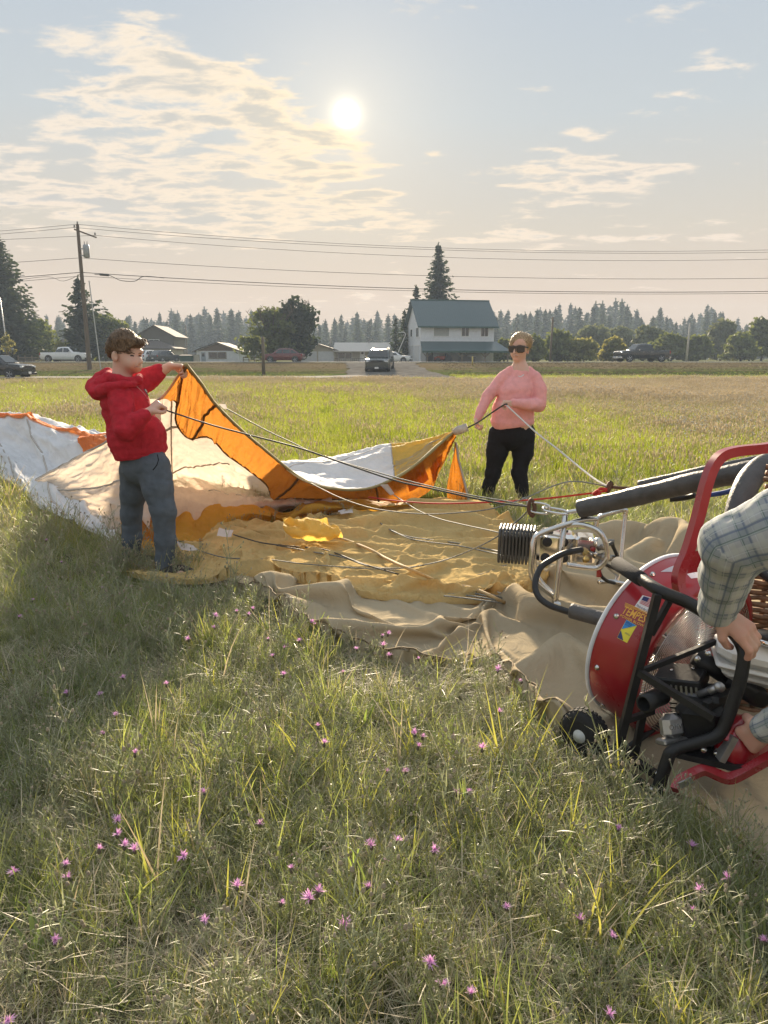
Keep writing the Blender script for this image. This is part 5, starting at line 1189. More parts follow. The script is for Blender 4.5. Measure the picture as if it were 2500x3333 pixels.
def wrinkle(A, amp, su, sv, seed, o=3, amp2=.35, edge=.0):
    """displace a cloth grid along its normals by stretched creases; su, sv = crease size in metres along rows and columns"""
    n = normals(A); h, w = A.shape[:2]
    L = np.linalg.norm(np.diff(A, axis=0), axis=2).mean(1).cumsum(); L = np.concatenate([[0], L])[:, None]
    M = np.linalg.norm(np.diff(A, axis=1), axis=2).mean(0).cumsum(); M = np.concatenate([[0], M])[None, :]
    wx = fbm(L*.8, M*.8, 0, 2, seed+5)*.5
    d = ridged(L/su+wx, M/sv+wx, 0, o, seed)*.55 + amp2*fbm(L/su*2.7, M/sv*2.7, 0, 3, seed+3)
    if edge:
        u = np.linspace(0, 1, h)[:, None]; v = np.linspace(0, 1, w)[None, :]; k = np.minimum(np.minimum(u, 1-u), np.minimum(v, 1-v)); d = d*np.clip(k/edge, .15, 1)
    return A+n*(amp*d)[..., None]
def seam_line(A, i0, j0, i1, j1, r, m, parent, name='seam', n=40):
    """tape sewn along a straight line in the grid of a panel (fractions)"""
    h, w = A.shape[:2]; P_ = []
    for k in range(n+1):
        t = k/n; u, v = lerp(i0, i1, t)*(h-1), lerp(j0, j1, t)*(w-1); i, j = min(int(u), h-2), min(int(v), w-2); fu, fv = u-i, v-j
        P_.append(Vector(A[i, j]*(1-fu)*(1-fv)+A[i+1, j]*fu*(1-fv)+A[i, j+1]*(1-fu)*fv+A[i+1, j+1]*fu*fv))
    return MB().tube(P_, r, 5).build(name, m, parent, True)

ENV = empty('balloon_envelope', G(800, 1650), 0, 'hot air balloon envelope spread on the grass, orange mouth held open by two people', 'balloon')
def creases(X, Y, n, box, ang, spread_, L, W, H, seed, bend=.12, peak=False):
    """long pinched folds: sharp-crested ridges of cloth with tapering ends"""
    r = np.random.default_rng(seed); Z = np.zeros_like(X)
    for i in range(n):
        cx, cy = r.uniform(box[0], box[1]), r.uniform(box[2], box[3]); a = ang+r.normal(0, spread_); l = r.uniform(*L); w = r.uniform(*W); h = r.uniform(*H)*(1 if r.random() < .8 else -.7)
        u = (X-cx)*cos(a)+(Y-cy)*sin(a); v = -(X-cx)*sin(a)+(Y-cy)*cos(a)-bend*r.normal()*u*u/l; t = np.clip(1-(u/l)**2, 0, 1)
        s_ = np.where(v > 0, v/w, -v/(w*r.uniform(.5, 1.6))); q = h*t*np.exp(-s_**1.15); Z = np.where(np.abs(q) > np.abs(Z), q, Z) if peak else Z+q
    return Z
IENV = Matrix.Translation(-ENV.location)
def panel(name, A, m, label=None):
    o = grid_mesh(name, np.asarray(A)-np.array(ENV.location), m, ENV)
    if label: o['label'] = label
    return o
def seam(A, *a, **k): return seam_line(np.asarray(A)-np.array(ENV.location), *a, ENV, **k)

# ---- white outer fabric lying away to the left, half puffed up
ctrl = [[G(-500, 1500, .03), G(-250, 1525, .03), G(0, 1562, .03), G(120, 1655, .03), G(250, 1712, .03), G(330, 1748, .03), G(398, 1785, .03)],
        [P(-500, 1460, 10.4), P(-250, 1478, 9.9), P(0, 1505, 9.3), P(110, 1590, 8.0), P(235, 1650, 7.1), P(320, 1690, 6.6), P(385, 1720, 6.2)],
        [P(-500, 1395, 11.6), P(-250, 1412, 11.0), P(0, 1440, 10.3), P(140, 1510, 9.2), P(250, 1560, 8.3), P(330, 1590, 7.7), P(400, 1610, 7.2)],
        [P(-500, 1335, 12.8), P(-250, 1342, 12.2), P(0, 1352, 11.5), P(120, 1368, 10.8), P(250, 1405, 9.9), P(340, 1420, 9.2), P(420, 1440, 8.5)],
        [G(-500, 1340, .1)+Vector((0, .6, 0)), G(-250, 1345, .1), Vector((-5.7, 13.0, .1)), Vector((-5.0, 12.3, .1)), Vector((-4.1, 11.4, .1)), Vector((-3.4, 10.6, .1)), Vector((-2.9, 9.9, .1))]]
A = surf(ctrl, 130, 220); A = wrinkle(A, -.070, .55, 1.6, 3, 2, .3, .06); A = wrinkle(A, -.012, .16, .34, 4, 2, .5, .04)
A[..., 2] += creases(A[..., 0], A[..., 1], 70, (-7, -2, 6.5, 12), -.9, .45, (.4, 1.4), (.03, .10), (.015, .06), 7)
panel('white_panel', A, m_wh)
seam(A, .05, .62, .97, .40, .012, m_tapew); seam(A, .0, .42, .95, .25, .010, m_tapew)
def patch_on(A, u0, u1, v0f, v1f, m, name, off=.02, n=70):
    """coloured panel sewn over part of a cloth grid"""
    h, w = A.shape[:2]; u = np.linspace(u0, u1, n); R = []
    for q in u:
        j = min(int(q*(w-1)), w-1); i0, i1 = v0f(q)*(h-1), v1f(q)*(h-1); ii = np.linspace(i0, i1, 14); k = np.clip(ii.astype(int), 0, h-2); fr_ = (ii-k)[:, None]
        R.append(A[k, j]*(1-fr_)+A[k+1, j]*fr_)
    R = np.array(R).transpose(1, 0, 2); R = R+normals(R)*0; R[..., 2] += off; R[..., 1] -= off
    return panel(name, R, m)
patch_on(A, .30, .92, lambda q: .685-.02*sin(q*5)+.02*q, lambda q: .735+.008*sin(q*9), m_scar, 'scarlet_panel')
patch_on(A, .70, .93, lambda q: .62+.5*(q-.80)**2-.02*sin(q*60), lambda q: .71, m_scar, 'scarlet_panel', .024)

# ---- side panel, its shaded white painted cream, running from the boy down to the left
ctrl = [[P(60, 1592, 8.6), P(180, 1528, 8.0), P(290, 1470, 7.4), P(375, 1418, 6.7), P(470, 1340, 5.9), P(532, 1290, 5.45)],
        [P(85, 1600, 8.4), P(200, 1580, 7.75), P(300, 1545, 7.1), P(385, 1510, 6.5), P(460, 1470, 5.95), P(520, 1440, 5.65)],
        [P(110, 1612, 8.2), P(210, 1618, 7.5), P(310, 1625, 6.85), P(390, 1620, 6.35), P(455, 1600, 6.0), P(505, 1590, 5.8)],
        [P(140, 1640, 7.75), P(235, 1676, 7.05), P(320, 1710, 6.45), P(392, 1740, 6.0), P(440, 1760, 5.85), P(480, 1775, 5.75)]]
B = surf(ctrl, 70, 90); B = wrinkle(B, .035, .22, 1.1, 13, 3, .4, .03); B = wrinkle(B, .012, .08, .25, 14, 2, .5)
panel('shaded_side_panel', B, m_wh_shade)
seam(B, .52, .0, .50, 1.0, .009, m_tapew); seam(B, 1, 0, 1, 1, .010, m_tape, name='edge_tape'); seam(B, 0, 0, 0, 1, .010, m_tapew, name='edge_tape')
ctrl = [[P(392, 1575, 6.15), P(402, 1560, 6.1)], [P(392, 1660, 6.05), P(408, 1650, 6.0)], [P(394, 1740, 5.95), P(412, 1742, 5.9)]]
panel('gold_side_strip', surf(ctrl, 12, 5), m_go2)
# orange hanging inside behind the boy's legs
ctrl = [[P(440, 1560, 6.0), P(500, 1555, 6.05), P(560, 1590, 6.2)], [P(445, 1660, 5.95), P(500, 1660, 6.0), P(560, 1680, 6.1)], [G(450, 1800, .05), G(505, 1795, .05), G(565, 1790, .05)]]
C = surf(ctrl, 30, 30); C = wrinkle(C, .02, .5, .12, 17); panel('gold_inner_panel', C, m_or)

# ---- inside wall, backlit and shaded white painted cream, under the orange mouth band
ctrl = [[P(440, 1300, 5.75), P(528, 1296, 5.6), P(578, 1300, 5.65), P(610, 1400, 6.05), P(690, 1415, 6.3), P(760, 1470, 6.65), P(850, 1540, 7.0), P(905, 1602, 7.2), P(1000, 1605, 7.3), P(1100, 1608, 7.3)],
        [P(440, 1400, 6.5), P(520, 1420, 6.7), P(580, 1440, 6.9), P(630, 1470, 7.1), P(700, 1495, 7.25), P(770, 1530, 7.4), P(840, 1575, 7.5), P(905, 1612, 7.4), P(1000, 1612, 7.4), P(1100, 1614, 7.35)],
        [P(440, 1510, 7.6), P(520, 1520, 7.75), P(580, 1530, 7.85), P(640, 1548, 7.9), P(710, 1565, 7.85), P(780, 1585, 7.75), P(845, 1605, 7.65), P(905, 1622, 7.5), P(1000, 1620, 7.45), P(1100, 1620, 7.4)],
        [G(440, 1600, .12), G(520, 1600, .12), G(580, 1602, .12), G(640, 1606, .12), G(710, 1614, .12), G(780, 1622, .12), G(845, 1630, .12), G(905, 1634, .12), G(1000, 1634, .12), G(1100, 1634, .12)]]
D = surf(ctrl, 90, 130); D = wrinkle(D, .026, .5, .5, 23, 3, .5, .04); D = wrinkle(D, .014, .12, .14, 24, 2, .6, .04)
panel('shaded_inner_wall', D, m_wh_shade)
seam(D, .93, .02, .30, .52, .010, m_tapew); seam(D, .28, .10, .12, .36, .014, m_tapew); seam(D, .0, .17, .95, .19, .007, m_tapew); seam(D, .92, .40, .96, .88, .010, m_tapew)

# ---- orange mouth band from the boy's hand down and on to the woman's hand
TOP = [(597, 1197, 5.22), (600, 1193, 5.20), (604, 1190, 5.2), (610, 1191, 5.2), (655, 1250, 5.42), (700, 1314, 5.65), (770, 1385, 5.95), (850, 1455, 6.25), (930, 1520, 6.5), (985, 1560, 6.62), (1040, 1584, 6.7), (1100, 1592, 6.75), (1160, 1595, 6.8), (1212, 1587, 6.85), (1267, 1566, 6.92), (1322, 1536, 7.0), (1377, 1494, 7.08), (1430, 1446, 7.17), (1466, 1415, 7.24), (1481, 1404, 7.27)]
BOT = [(524, 1298, 5.32), (550, 1300, 5.42), (575, 1312, 5.5), (573, 1375, 5.6), (612, 1426, 5.9), (682, 1424, 6.15), (735, 1478, 6.4), (800, 1524, 6.7), (868, 1580, 6.9), (890, 1622, 6.95), (965, 1624, 6.95), (1060, 1626, 6.95), (1150, 1624, 6.95), (1220, 1628, 6.95), (1285, 1634, 6.95), (1350, 1626, 7.0), (1404, 1592, 7.08), (1430, 1538, 7.18), (1465, 1468, 7.25), (1485, 1422, 7.28)]
ctrl = [[P(*a) for a in TOP], [P((a[0]*.62+b[0]*.38), (a[1]*.62+b[1]*.38)+4, a[2]*.6+b[2]*.4+.05) for a, b in zip(TOP, BOT)], [P((a[0]*.3+b[0]*.7), (a[1]*.3+b[1]*.7)+4, a[2]*.3+b[2]*.7+.05) for a, b in zip(TOP, BOT)], [P(*b) for b in BOT]]
E = surf(ctrl, 34, 260)
E = wrinkle(E, .026, .9, .13, 33, 3, .5, .02); E = wrinkle(E, -.010, .16, .07, 36, 2, .5, .02)
k0 = int(.70*260)
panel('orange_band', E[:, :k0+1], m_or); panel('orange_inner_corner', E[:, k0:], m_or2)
seam(E, 0, .10, 0, 1, .013, m_tapey, name='lip_tape'); seam(E, 1, .08, 1, .62, .008, m_tape, name='edge_tape')
def jf(px, arr=TOP):
    xs_ = [a[0] for a in arr]; return float(np.interp(px, xs_[3:], np.linspace(3/(len(arr)-1), 1, len(arr)-3)))
seam(E, 0, jf(702), 1, 4.15/19, .013, m_tape); seam(E, 0, jf(972), 1, 9.1/19, .012, m_tape); seam(E, 0, 2.0/19, 1, 2.3/19, .010, m_tape); seam(E, 0, jf(1225), 1, 13.2/19, .010, m_tape)
seam(E, 0, .0, 1, .0, .009, mat('lip_tape_pale', (.55, .40, .20), .8), name='edge_tape')
# doubled reinforcement patches in the right corner
def sub(A, i0, i1, j0, j1, off):
    h, w = A.shape[:2]; S_ = A[int(i0*(h-1)):int(i1*(h-1))+1, int(j0*(w-1)):int(j1*(w-1))+1].copy(); return S_+np.array([0, off, off*.3])
for q in ((.30, .86, .855, .905), (.12, .60, .785, .842)): panel('reinforcement_patch', sub(E, *q, -.012), cloth_mat('ripstop_doubled', (.38, .12, .015), (.5, .16, .01), .45, .4, 9))

# ---- white and yellow top fabric behind the sagging lip
L2 = [(905, 1506, 6.46), (967, 1551, 6.58), (1014, 1573, 6.66), (1090, 1590, 6.75), (1153, 1593, 6.8), (1212, 1585, 6.86), (1267, 1563, 6.93), (1322, 1533, 7.01), (1377, 1491, 7.09), (1430, 1444, 7.18), (1480, 1403, 7.28)]
BK = [(820, 1500, 7.9), (905, 1498, 7.9), (960, 1490, 7.9), (1030, 1485, 7.85), (1110, 1474, 7.8), (1185, 1461, 7.75), (1255, 1451, 7.7), (1312, 1442, 7.65), (1375, 1429, 7.55), (1430, 1415, 7.45), (1480, 1401, 7.30)]
mid = [P(a[0]*.5+b[0]*.5, a[1]*.5+b[1]*.5+6*(1-i/10), a[2]*.5+b[2]*.5+.02) for i, (a, b) in enumerate(zip(L2, BK))]
ctrl = [[P(*a) for a in L2], mid, [P(*b) for b in BK], [P(b[0], b[1], b[2])+Vector((0, .55*(1-i/11), -.28*(1-i/11))) for i, b in enumerate(BK)]]
Wt = surf(ctrl, 60, 150); Wt = wrinkle(Wt, .040, .35, .8, 43, 3, .5, .06); Wt = wrinkle(Wt, .012, .10, .2, 44, 2, .5, .05)
kk = int(.63*150); panel('white_panel', Wt[:, :kk+1], m_wh); panel('yellow_panel', Wt[:, kk:], m_ye)
seam(Wt, .45, .02, .62, .63, .006, m_tapew); seam(Wt, 0, .63, 1, .63, .006, m_tapew); seam(Wt, 0, .05, 0, 1, .010, mat('lip_tape_cream', (.66, .58, .38), .8), name='lip_tape'); seam(Wt, .28, .63, .40, .98, .005, m_tapew)
S_ = sub(Wt, .0, .36, .645, .86, -.012); panel('pale_yellow_panel', S_, cloth_mat('ripstop_pale_yellow', (.60, .46, .22), (.62, .45, .18), .4, .5, 7))
# ---- hanging orange tongue beside the woman
ctrl = [[P(1477, 1437, 7.25), P(1480, 1436, 7.25), P(1484, 1440, 7.25)], [P(1461, 1535, 7.2), P(1478, 1530, 7.28), P(1497, 1520, 7.22)], [P(1452, 1598, 7.15), P(1485, 1590, 7.25), P(1515, 1592, 7.15)], [P(1456, 1640, 7.1), P(1492, 1640, 7.15), P(1532, 1655, 7.05)]]
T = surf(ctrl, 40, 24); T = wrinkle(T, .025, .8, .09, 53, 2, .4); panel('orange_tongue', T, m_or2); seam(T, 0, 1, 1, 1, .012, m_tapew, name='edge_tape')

# ---- floor with pinkish shade put into its colour, and crumpled gold fabric on the ground inside the mouth
ctrl = [[G(470, 1585, .10), G(560, 1590, .16), G(650, 1588, .12), G(760, 1612, .12), G(900, 1626, .10), G(1080, 1622, .08)],
        [P(470, 1640, 6.7), P(560, 1625, 6.75), P(650, 1640, 6.7), P(760, 1645, 6.7), P(900, 1642, 6.8), P(1080, 1632, 6.9)],
        [G(470, 1720, .1), G(560, 1720, .10), G(650, 1712, .08), G(740, 1690, .08), G(900, 1664, .06), G(1080, 1650, .05)]]
Fl = surf(ctrl, 50, 90); Fl = wrinkle(Fl, .035, .5, .22, 63, 3, .5); panel('shaded_floor', Fl, cloth_mat('ripstop_floor_shade', (.60, .49, .42), (.6, .45, .35), .3, .5, 6))
ctrl = [[P(430, 1700, 5.95), P(520, 1708, 6.0), P(598, 1668, 6.1), P(637, 1690, 6.15), P(695, 1640, 6.3), P(731, 1655, 6.35), P(807, 1640, 6.5), P(880, 1662, 6.5)],
        [P(430, 1750, 5.75), P(520, 1745, 5.8), P(598, 1720, 5.9), P(637, 1725, 5.95), P(695, 1692, 6.1), P(740, 1692, 6.2), P(807, 1672, 6.3), P(880, 1680, 6.4)],
        [G(430, 1800, .10), G(520, 1790, .10), G(590, 1762, .10), G(645, 1762, .10), G(710, 1738, .09), G(768, 1706, .08), G(810, 1690, .08), G(880, 1692, .08)]]
A2 = surf(ctrl, 40, 110); A2 = wrinkle(A2, .030, .35, .30, 73, 3, .5); panel('gold_fold', A2, m_go2)
ctrl = [[G(800, 1640, .10), G(860, 1648, .14), G(930, 1668, .16), G(1010, 1640, .12), G(1120, 1632, .14), G(1240, 1628, .12), G(1350, 1618, .08)],
        [P(800, 1665, 6.55), P(860, 1670, 6.5), P(930, 1688, 6.4), P(1010, 1655, 6.6), P(1120, 1652, 6.7), P(1240, 1650, 6.7), P(1350, 1640, 6.75)],
        [G(800, 1682, .05), G(860, 1690, .04), G(930, 1712, .04), G(1010, 1672, .04), G(1120, 1668, .05), G(1240, 1664, .05), G(1350, 1656, .05)]]
A3 = surf(ctrl, 36, 110); A3 = wrinkle(A3, .035, .30, .5, 83, 3, .5); panel('gold_fold', A3, m_go2)
# ---- gold nomex skirt spread towards the basket
bk = [(395, 1815), (480, 1790), (570, 1772), (660, 1745), (740, 1716), (830, 1704), (930, 1716), (1010, 1692), (1100, 1680), (1220, 1664), (1350, 1640), (1450, 1626), (1540, 1650), (1610, 1672), (1690, 1728), (1760, 1800), (1790, 1850)]
ft = [(392, 1862), (480, 1878), (570, 1874), (665, 1866), (760, 1850), (850, 1850), (960, 1862), (1060, 1880), (1160, 1905), (1270, 1920), (1370, 1926), (1450, 1930), (1530, 1928), (1590, 1926), (1650, 1918), (1720, 1895), (1780, 1868)]
ft[0] = (392, 1838); ft[1] = (480, 1856); ft[2] = (570, 1866)
Sk = draped([[G(a[0]*(1-t)+c[0]*t, a[1]*(1-t)+c[1]*t, .12) for a, c in zip(bk, ft)] for t in (0, .33, .66, 1)], 160, 380, .045, 1.6, 80, 185, .14, .21, .08, lambda X, Y: .02*fbm(X*2.5, Y*2.5, 0, 2, 5)+.02*ridged((X*.3+Y)*3, (X-.3*Y)*.7, 0, 2, 7), 44)
Sk[-1, :, 2] = .05; Sk[..., 2] = np.minimum(Sk[..., 2], .06+.16*np.clip(np.linspace(0, 1, 380)/.18, 0, 1))[:, :]
panel('gold_skirt', Sk, m_go)
ctrl = [[G(925, 1700, .22), G(1000, 1690, .28), G(1100, 1712, .22)], [G(930, 1725, .22), G(1010, 1722, .26), G(1105, 1735, .20)], [G(945, 1745, .18), G(1020, 1755, .18), G(1110, 1748, .17)]]
Yl = surf(ctrl, 30, 40); Yl = wrinkle(Yl, .05, .15, .25, 103, 3, .5); panel('yellow_fold', Yl, m_ye)
for k, (xy, z) in enumerate((([(713, 1722), (760, 1730), (752, 1746), (706, 1744)], .24), ([(1100, 1662), (1145, 1655), (1150, 1672), (1112, 1675)], .16), ([(575, 1765), (630, 1778), (650, 1795), (590, 1790)], .22), ([(1238, 1578), (1262, 1575), (1284, 1607), (1270, 1612)], None), ([(712, 1314), (735, 1316), (742, 1332), (728, 1330)], None))):
    if z is None: Yd = 6.85 if k == 3 else 5.75; p = [P(x, y, Yd) for x, y in xy]
    else: p = [G(x, y, z) for x, y in xy]
    A4 = surf([[p[0], p[1]], [p[3], p[2]]], 8, 8); A4 = wrinkle(A4, .012, .1, .1, 110+k); panel('cable_tab', A4, cloth_mat('tab_white', (.62, .58, .56), (.6, .55, .5), .3, .3, 9))

# ---- tan canvas tarp under everything
cols = [((640, 1868), (646, 1873)), ((740, 1838), (745, 1895)), ((850, 1824), (850, 1948)), ((950, 1830), (955, 2022)), ((1050, 1852), (1060, 2078)), ((1180, 1880), (1190, 2118)), ((1300, 1895), (1310, 2148)), ((1420, 1895), (1430, 2166)), ((1530, 1890), (1545, 2150)), ((1640, 1860), (1630, 2165)), ((1760, 1800), (1700, 2260)), ((1900, 1775), (1790, 2370)), ((2020, 1770), (1985, 2500)), ((2180, 1765), (2120, 2600)), ((2350, 1765), (2280, 2650)), ((2560, 1765), (2420, 2760)), ((2850, 1780), (2560, 2860)), ((3300, 1800), (3100, 3000))]
Tp = draped([[G(*a, .05).lerp(G(*c, .05), t) for a, c in cols] for t in np.linspace(0, 1, 9)], 160, 352, .02, 1.15, 76, 168, .10, .18, 8.0, lambda X, Y: .06*fbm(X*1.4, Y*1.4, 0, 2, 5)+.02*ridged(X*1.8+Y*1.2, Y*.7-X*.7, 0, 2, 7), 46)
X_, Y_ = Tp[..., 0], Tp[..., 1]
under = inside_xy(X_, Y_, outline(Sk)); under = np.clip(sum(np.roll(np.roll(under, i, 0), j, 1) for i in (-4, 0, 4) for j in (-4, 0, 4))/9., 0, 1)
Tp[..., 2] += .006*fbm(X_*7, Y_*7, 0, 2, 63)*np.clip(np.minimum(np.linspace(0, 1, 160), 1-np.linspace(0, 1, 160))/.06, 0, 1)[:, None]
Tp[..., 2] = Tp[..., 2]*(1-under)+np.minimum(Tp[..., 2], .06)*under
flat = np.clip((X_-.66)/.15, 0, 1)*np.clip((3.15-Y_)/.25, 0, 1); Tp[..., 2] = Tp[..., 2]*(1-flat)+(.035+.10*np.maximum(Tp[..., 2]-.05, 0))*flat
Tp[-1, :, 2] = .02
tarp = grid_mesh('tarp', Tp-np.array(tuple(G(1700, 2100))), m_tan); tarp.location = G(1700, 2100); tag(tarp, 'rumpled tan canvas tarp spread under the gold skirt and the fan', 'tarp')
Tl = Tp-np.array(tuple(tarp.location)); MB().tube([Vector(p)+Vector((0, 0, .006)) for p in Tl[-1, ::2]], .010, 5).build('hem', m_tan, tarp, True)
MB().tube([Vector(p)+Vector((0, 0, .004)) for p in Tl[-5, ::2]], .004, 4).build('hem_stitching', mat('stitch_dark', (.20, .15, .09), .9), tarp, True)

# ---- cables and ropes
m_cab = mat('cable_grey', (.20, .20, .18), .7, var=.35, vscale=60); m_rope = mat('rope_white', (.62, .60, .54), .8, var=.2, vscale=90, bump=.5, bscale=200); m_rrope = mat('rope_red', (.45, .03, .02), .8, var=.2, vscale=90); m_dcab = mat('cable_dark', (.055, .055, .052), .7)
KN = P(1728, 1650, 4.02)                       # ring where the near cables meet
KF = P(1982, 1585, 4.5)                        # ring where the far cables meet
LAY = np.concatenate([Tp[::2, ::2].reshape(-1, 3), Sk[::2, ::2].reshape(-1, 3)])
def drape(p, r):
    d = (LAY[:, 0]-p.x)**2+(LAY[:, 1]-p.y)**2; k = np.argpartition(d, 5)[:5]; return max(float(LAY[k, 2].max())+r*1.2, .05)
def topx(p):
    d = p-Vector((0, 0, CAMH)); f = d.y*cos(PITCH)-d.z*sin(PITCH); return CX+FPX*d.x/f, CY-FPX*(d.y*sin(PITCH)+d.z*cos(PITCH))/f
def cab(pts, label, r=.0042, m=m_cab, name='suspension_cable', cat_='cable'):
    q = []; lie = []
    for p in pts: q.append(p if isinstance(p, Vector) else (P(*p) if len(p) == 3 else G(p[0], p[1], .22))); lie.append(0.0 if isinstance(p, Vector) or len(p) == 3 else 1.0)
    c = cr(q, 8); w = np.interp(np.arange(len(c))/8, np.arange(len(q)), lie)
    if w.any():
        z = np.array([drape(p, r) for p in c]); zp = np.concatenate([[z[0]]*2, z, [z[-1]]*2]); z = np.max([zp[k:k+len(z)] for k in range(5)], axis=0)
        for _ in range(3): zp = np.concatenate([z[:1], z, z[-1:]]); z = (zp[:-2]+2*zp[1:-1]+zp[2:])/4
        for i, p in enumerate(c):
            if w[i] == 1:
                g = G(*topx(p), float(z[i])); c[i] = g
            else: p.z = max(p.z, float(z[i]))
    o = MB().tube(c, r, 6).build(name, m, None, True); return tag(o, label, cat_)
cab([(530, 1332, 4.90), (681, 1381, 4.75), (789, 1410, 4.65), (970, 1457, 4.5), (1102, 1502, 4.42), (1280, 1562, 4.30), (1406, 1591, 4.2), (1600, 1633, 4.08), KN], 'cable from the boy\'s lower hand crossing the orange band to the burner', .0052, m_dcab)
cab([(739, 1331, 5.72), (862, 1398, 5.4), (950, 1440, 5.2), (1039, 1481, 5.0), (1237, 1540, 4.7), (1364, 1574, 4.5), (1533, 1612, 4.2), (1640, 1630, 4.1), KN], 'cable from the white tab high on the orange band to the burner')
cab([(1014, 1574, 6.6), (1102, 1618, 5.9), (1195, 1650, 5.4), (1280, 1665, 5.0), (1385, 1673, 4.7), (1490, 1669, 4.4), (1600, 1656, 4.2), (1700, 1625, 4.2), (1850, 1568, 4.35), KF], 'sagging cable from the middle of the orange lip to the far ring')
cab([(1280, 1610, 6.8), (1322, 1637, 6.2), (1364, 1663, 5.8), (1427, 1688, 5.4), (1512, 1709, 4.9), (1600, 1728, 4.5), (1680, 1748, 4.25)], 'cable hanging from the white tab under the yellow panel')
cab([(1200, 1618, 6.8), (1280, 1629, 6.4), (1400, 1638, 5.8), (1526, 1637, 5.2), (1737, 1626, 4.7), (1927, 1605, 4.5), (1976, 1597, 4.45)], 'thin red rope running level to the far ring', .0065, m_rrope, 'red_rope', 'rope')
o = MB().tube(cr([P(1930, 1610, 4.42), P(1945, 1598, 4.42), P(1952, 1606, 4.40), P(1940, 1612, 4.42), P(1952, 1592, 4.44), P(1975, 1594, 4.45)], 6), .010, 6).build('rope_knot', m_rrope, None, True); tag(o, 'red rope knot tied beside the far ring', 'knot')
cab([(1650, 1320, 7.12), (1742, 1405, 6.4), (1811, 1459, 5.85), (1900, 1532, 5.1), (1946, 1566, 4.7), KF], 'white rope from the woman\'s raised hand down to the far ring', .007, m_rope, 'white_rope', 'rope')
cab([(1484, 1408, 7.25), (1520, 1393, 7.22), (1560, 1372, 7.2), (1600, 1344, 7.17), (1640, 1318, 7.13), (1652, 1316, 7.12)], 'dark cable stretched between the woman\'s two hands', .008, m_dcab)
o = MB().tube([P(1478, 1407, 7.25), P(1492, 1401, 7.23), P(1521, 1390, 7.21)], [.030, .045, .040], 8).build('cable_sleeve', mat('sleeve_dirty_white', (.50, .44, .38), .8, var=.25), None, True); tag(o, 'dirty white sleeve at the orange corner below the woman\'s hand', 'sleeve')
cab([(900, 1775), (1010, 1795), (1111, 1813), (1204, 1844), (1280, 1850), (1364, 1842), (1470, 1816, 4.75), (1600, 1758, 4.4), (1690, 1690, 4.15), KN], 'long cable sagging across the gold skirt up to the near ring', .005)
cab([(1212, 1678), (1259, 1718), (1330, 1747), (1490, 1768), (1600, 1790), (1738, 1818, 4.2)], 'doubled cable lying across the middle of the gold skirt', .0058)
cab([(1240, 1700), (1330, 1752), (1490, 1776), (1600, 1799), (1735, 1824, 4.2)], 'thin cable right beside the doubled one on the gold skirt', .005)
cab([(934, 1703), (1039, 1741), (1111, 1754), (1195, 1785), (1259, 1819), (1343, 1857), (1448, 1900), (1540, 1915), (1640, 1960), (1705, 1980)], 'tan cord snaking diagonally down the gold skirt', .011, mat('cord_tan', (.42, .29, .14), .8))
cab([(619, 1780), (680, 1802), (745, 1816), (870, 1821), (986, 1835), (1180, 1850), (1300, 1856)], 'grey cable from the tab at the boy\'s feet along the tarp crest')
cab([(760, 1740), (850, 1766), (950, 1778), (1060, 1790), (1180, 1835), (1300, 1870)], 'dark cable crossing the gold skirt right of the white tab', .005, m_dcab)
cab([(1240, 1888), (1330, 1905), (1420, 1914), (1500, 1920), (1560, 1925)], 'pale tube along the front edge of the gold skirt', .010, mat('tube_pale', (.5, .46, .4), .6))
for k in range(4): cab([(1400+15*k, 1912+9*k), (1540+6*k, 1922+10*k), (1653, 1952+5*k), (1690, 1976+2*k), (1735, 1986)], ('uppermost', 'second', 'third', 'lowest')[k]+' grey cable of the bundle on the tarp below the burner', .0045)
cab([(1640, 1908), (1662, 1930), (1676, 1945), (1668, 1958), (1650, 1950), (1640, 1935), (1600, 1918)], 'loose loop of pale cable on the tarp below the burner', .006, m_rope)
# ================================================================ burner, basket, fan
m_steel = mat('stainless', (.58, .57, .55), .22, 1.0, var=.08); m_polish = mat('polished_can', (.72, .70, .67), .10, 1.0, var=.06, vscale=3); m_coil = mat('coil_sooty', (.085, .085, .085), .45, .7, var=.3); m_hose = mat('hose_black', (.016, .016, .017), .5, bump=.2); m_leath = mat('leather_dark', (.065, .062, .06), .5, var=.3, vscale=12, bump=.35, bscale=60, spec=.5)
m_brass = mat('brass', (.45, .32, .12), .3, 1.0); m_fred = mat('fan_red', (.31, .012, .020), .30, .0, .06, coat=.5, spec=.5); m_fblk = mat('frame_black', (.014, .014, .015), .5, var=.3, vscale=20, bump=.15); m_alu = mat('cast_aluminium', (.42, .42, .42), .45, .9, bump=.2); m_wicker = mat('wicker_brown', (.20, .105, .055), .6, var=.35, vscale=25, bump=.2); m_edge = mat('edge_trim_white', (.62, .64, .68), .4)
def tubeP(pts, r, n=10, sm=6): return MB().tube(cr([p if isinstance(p, Vector) else P(*p) for p in pts], sm), r, n)
def local(o, root):
    for ch in root.children: pass
BU = empty('burner', P(1830, 1790, 4.0), 0, 'polished steel balloon burner lying on its side in a tube frame', 'burner'); OB = BU.location.copy()
def shift(mb, O):
    mb.v = [(p[0]-O[0], p[1]-O[1], p[2]-O[2]) for p in mb.v]; return mb
def bpart(mb, name, m, smooth=True, parent=None, angle=None): return shift(mb, OB).build(name, m, parent or BU, smooth, angle)
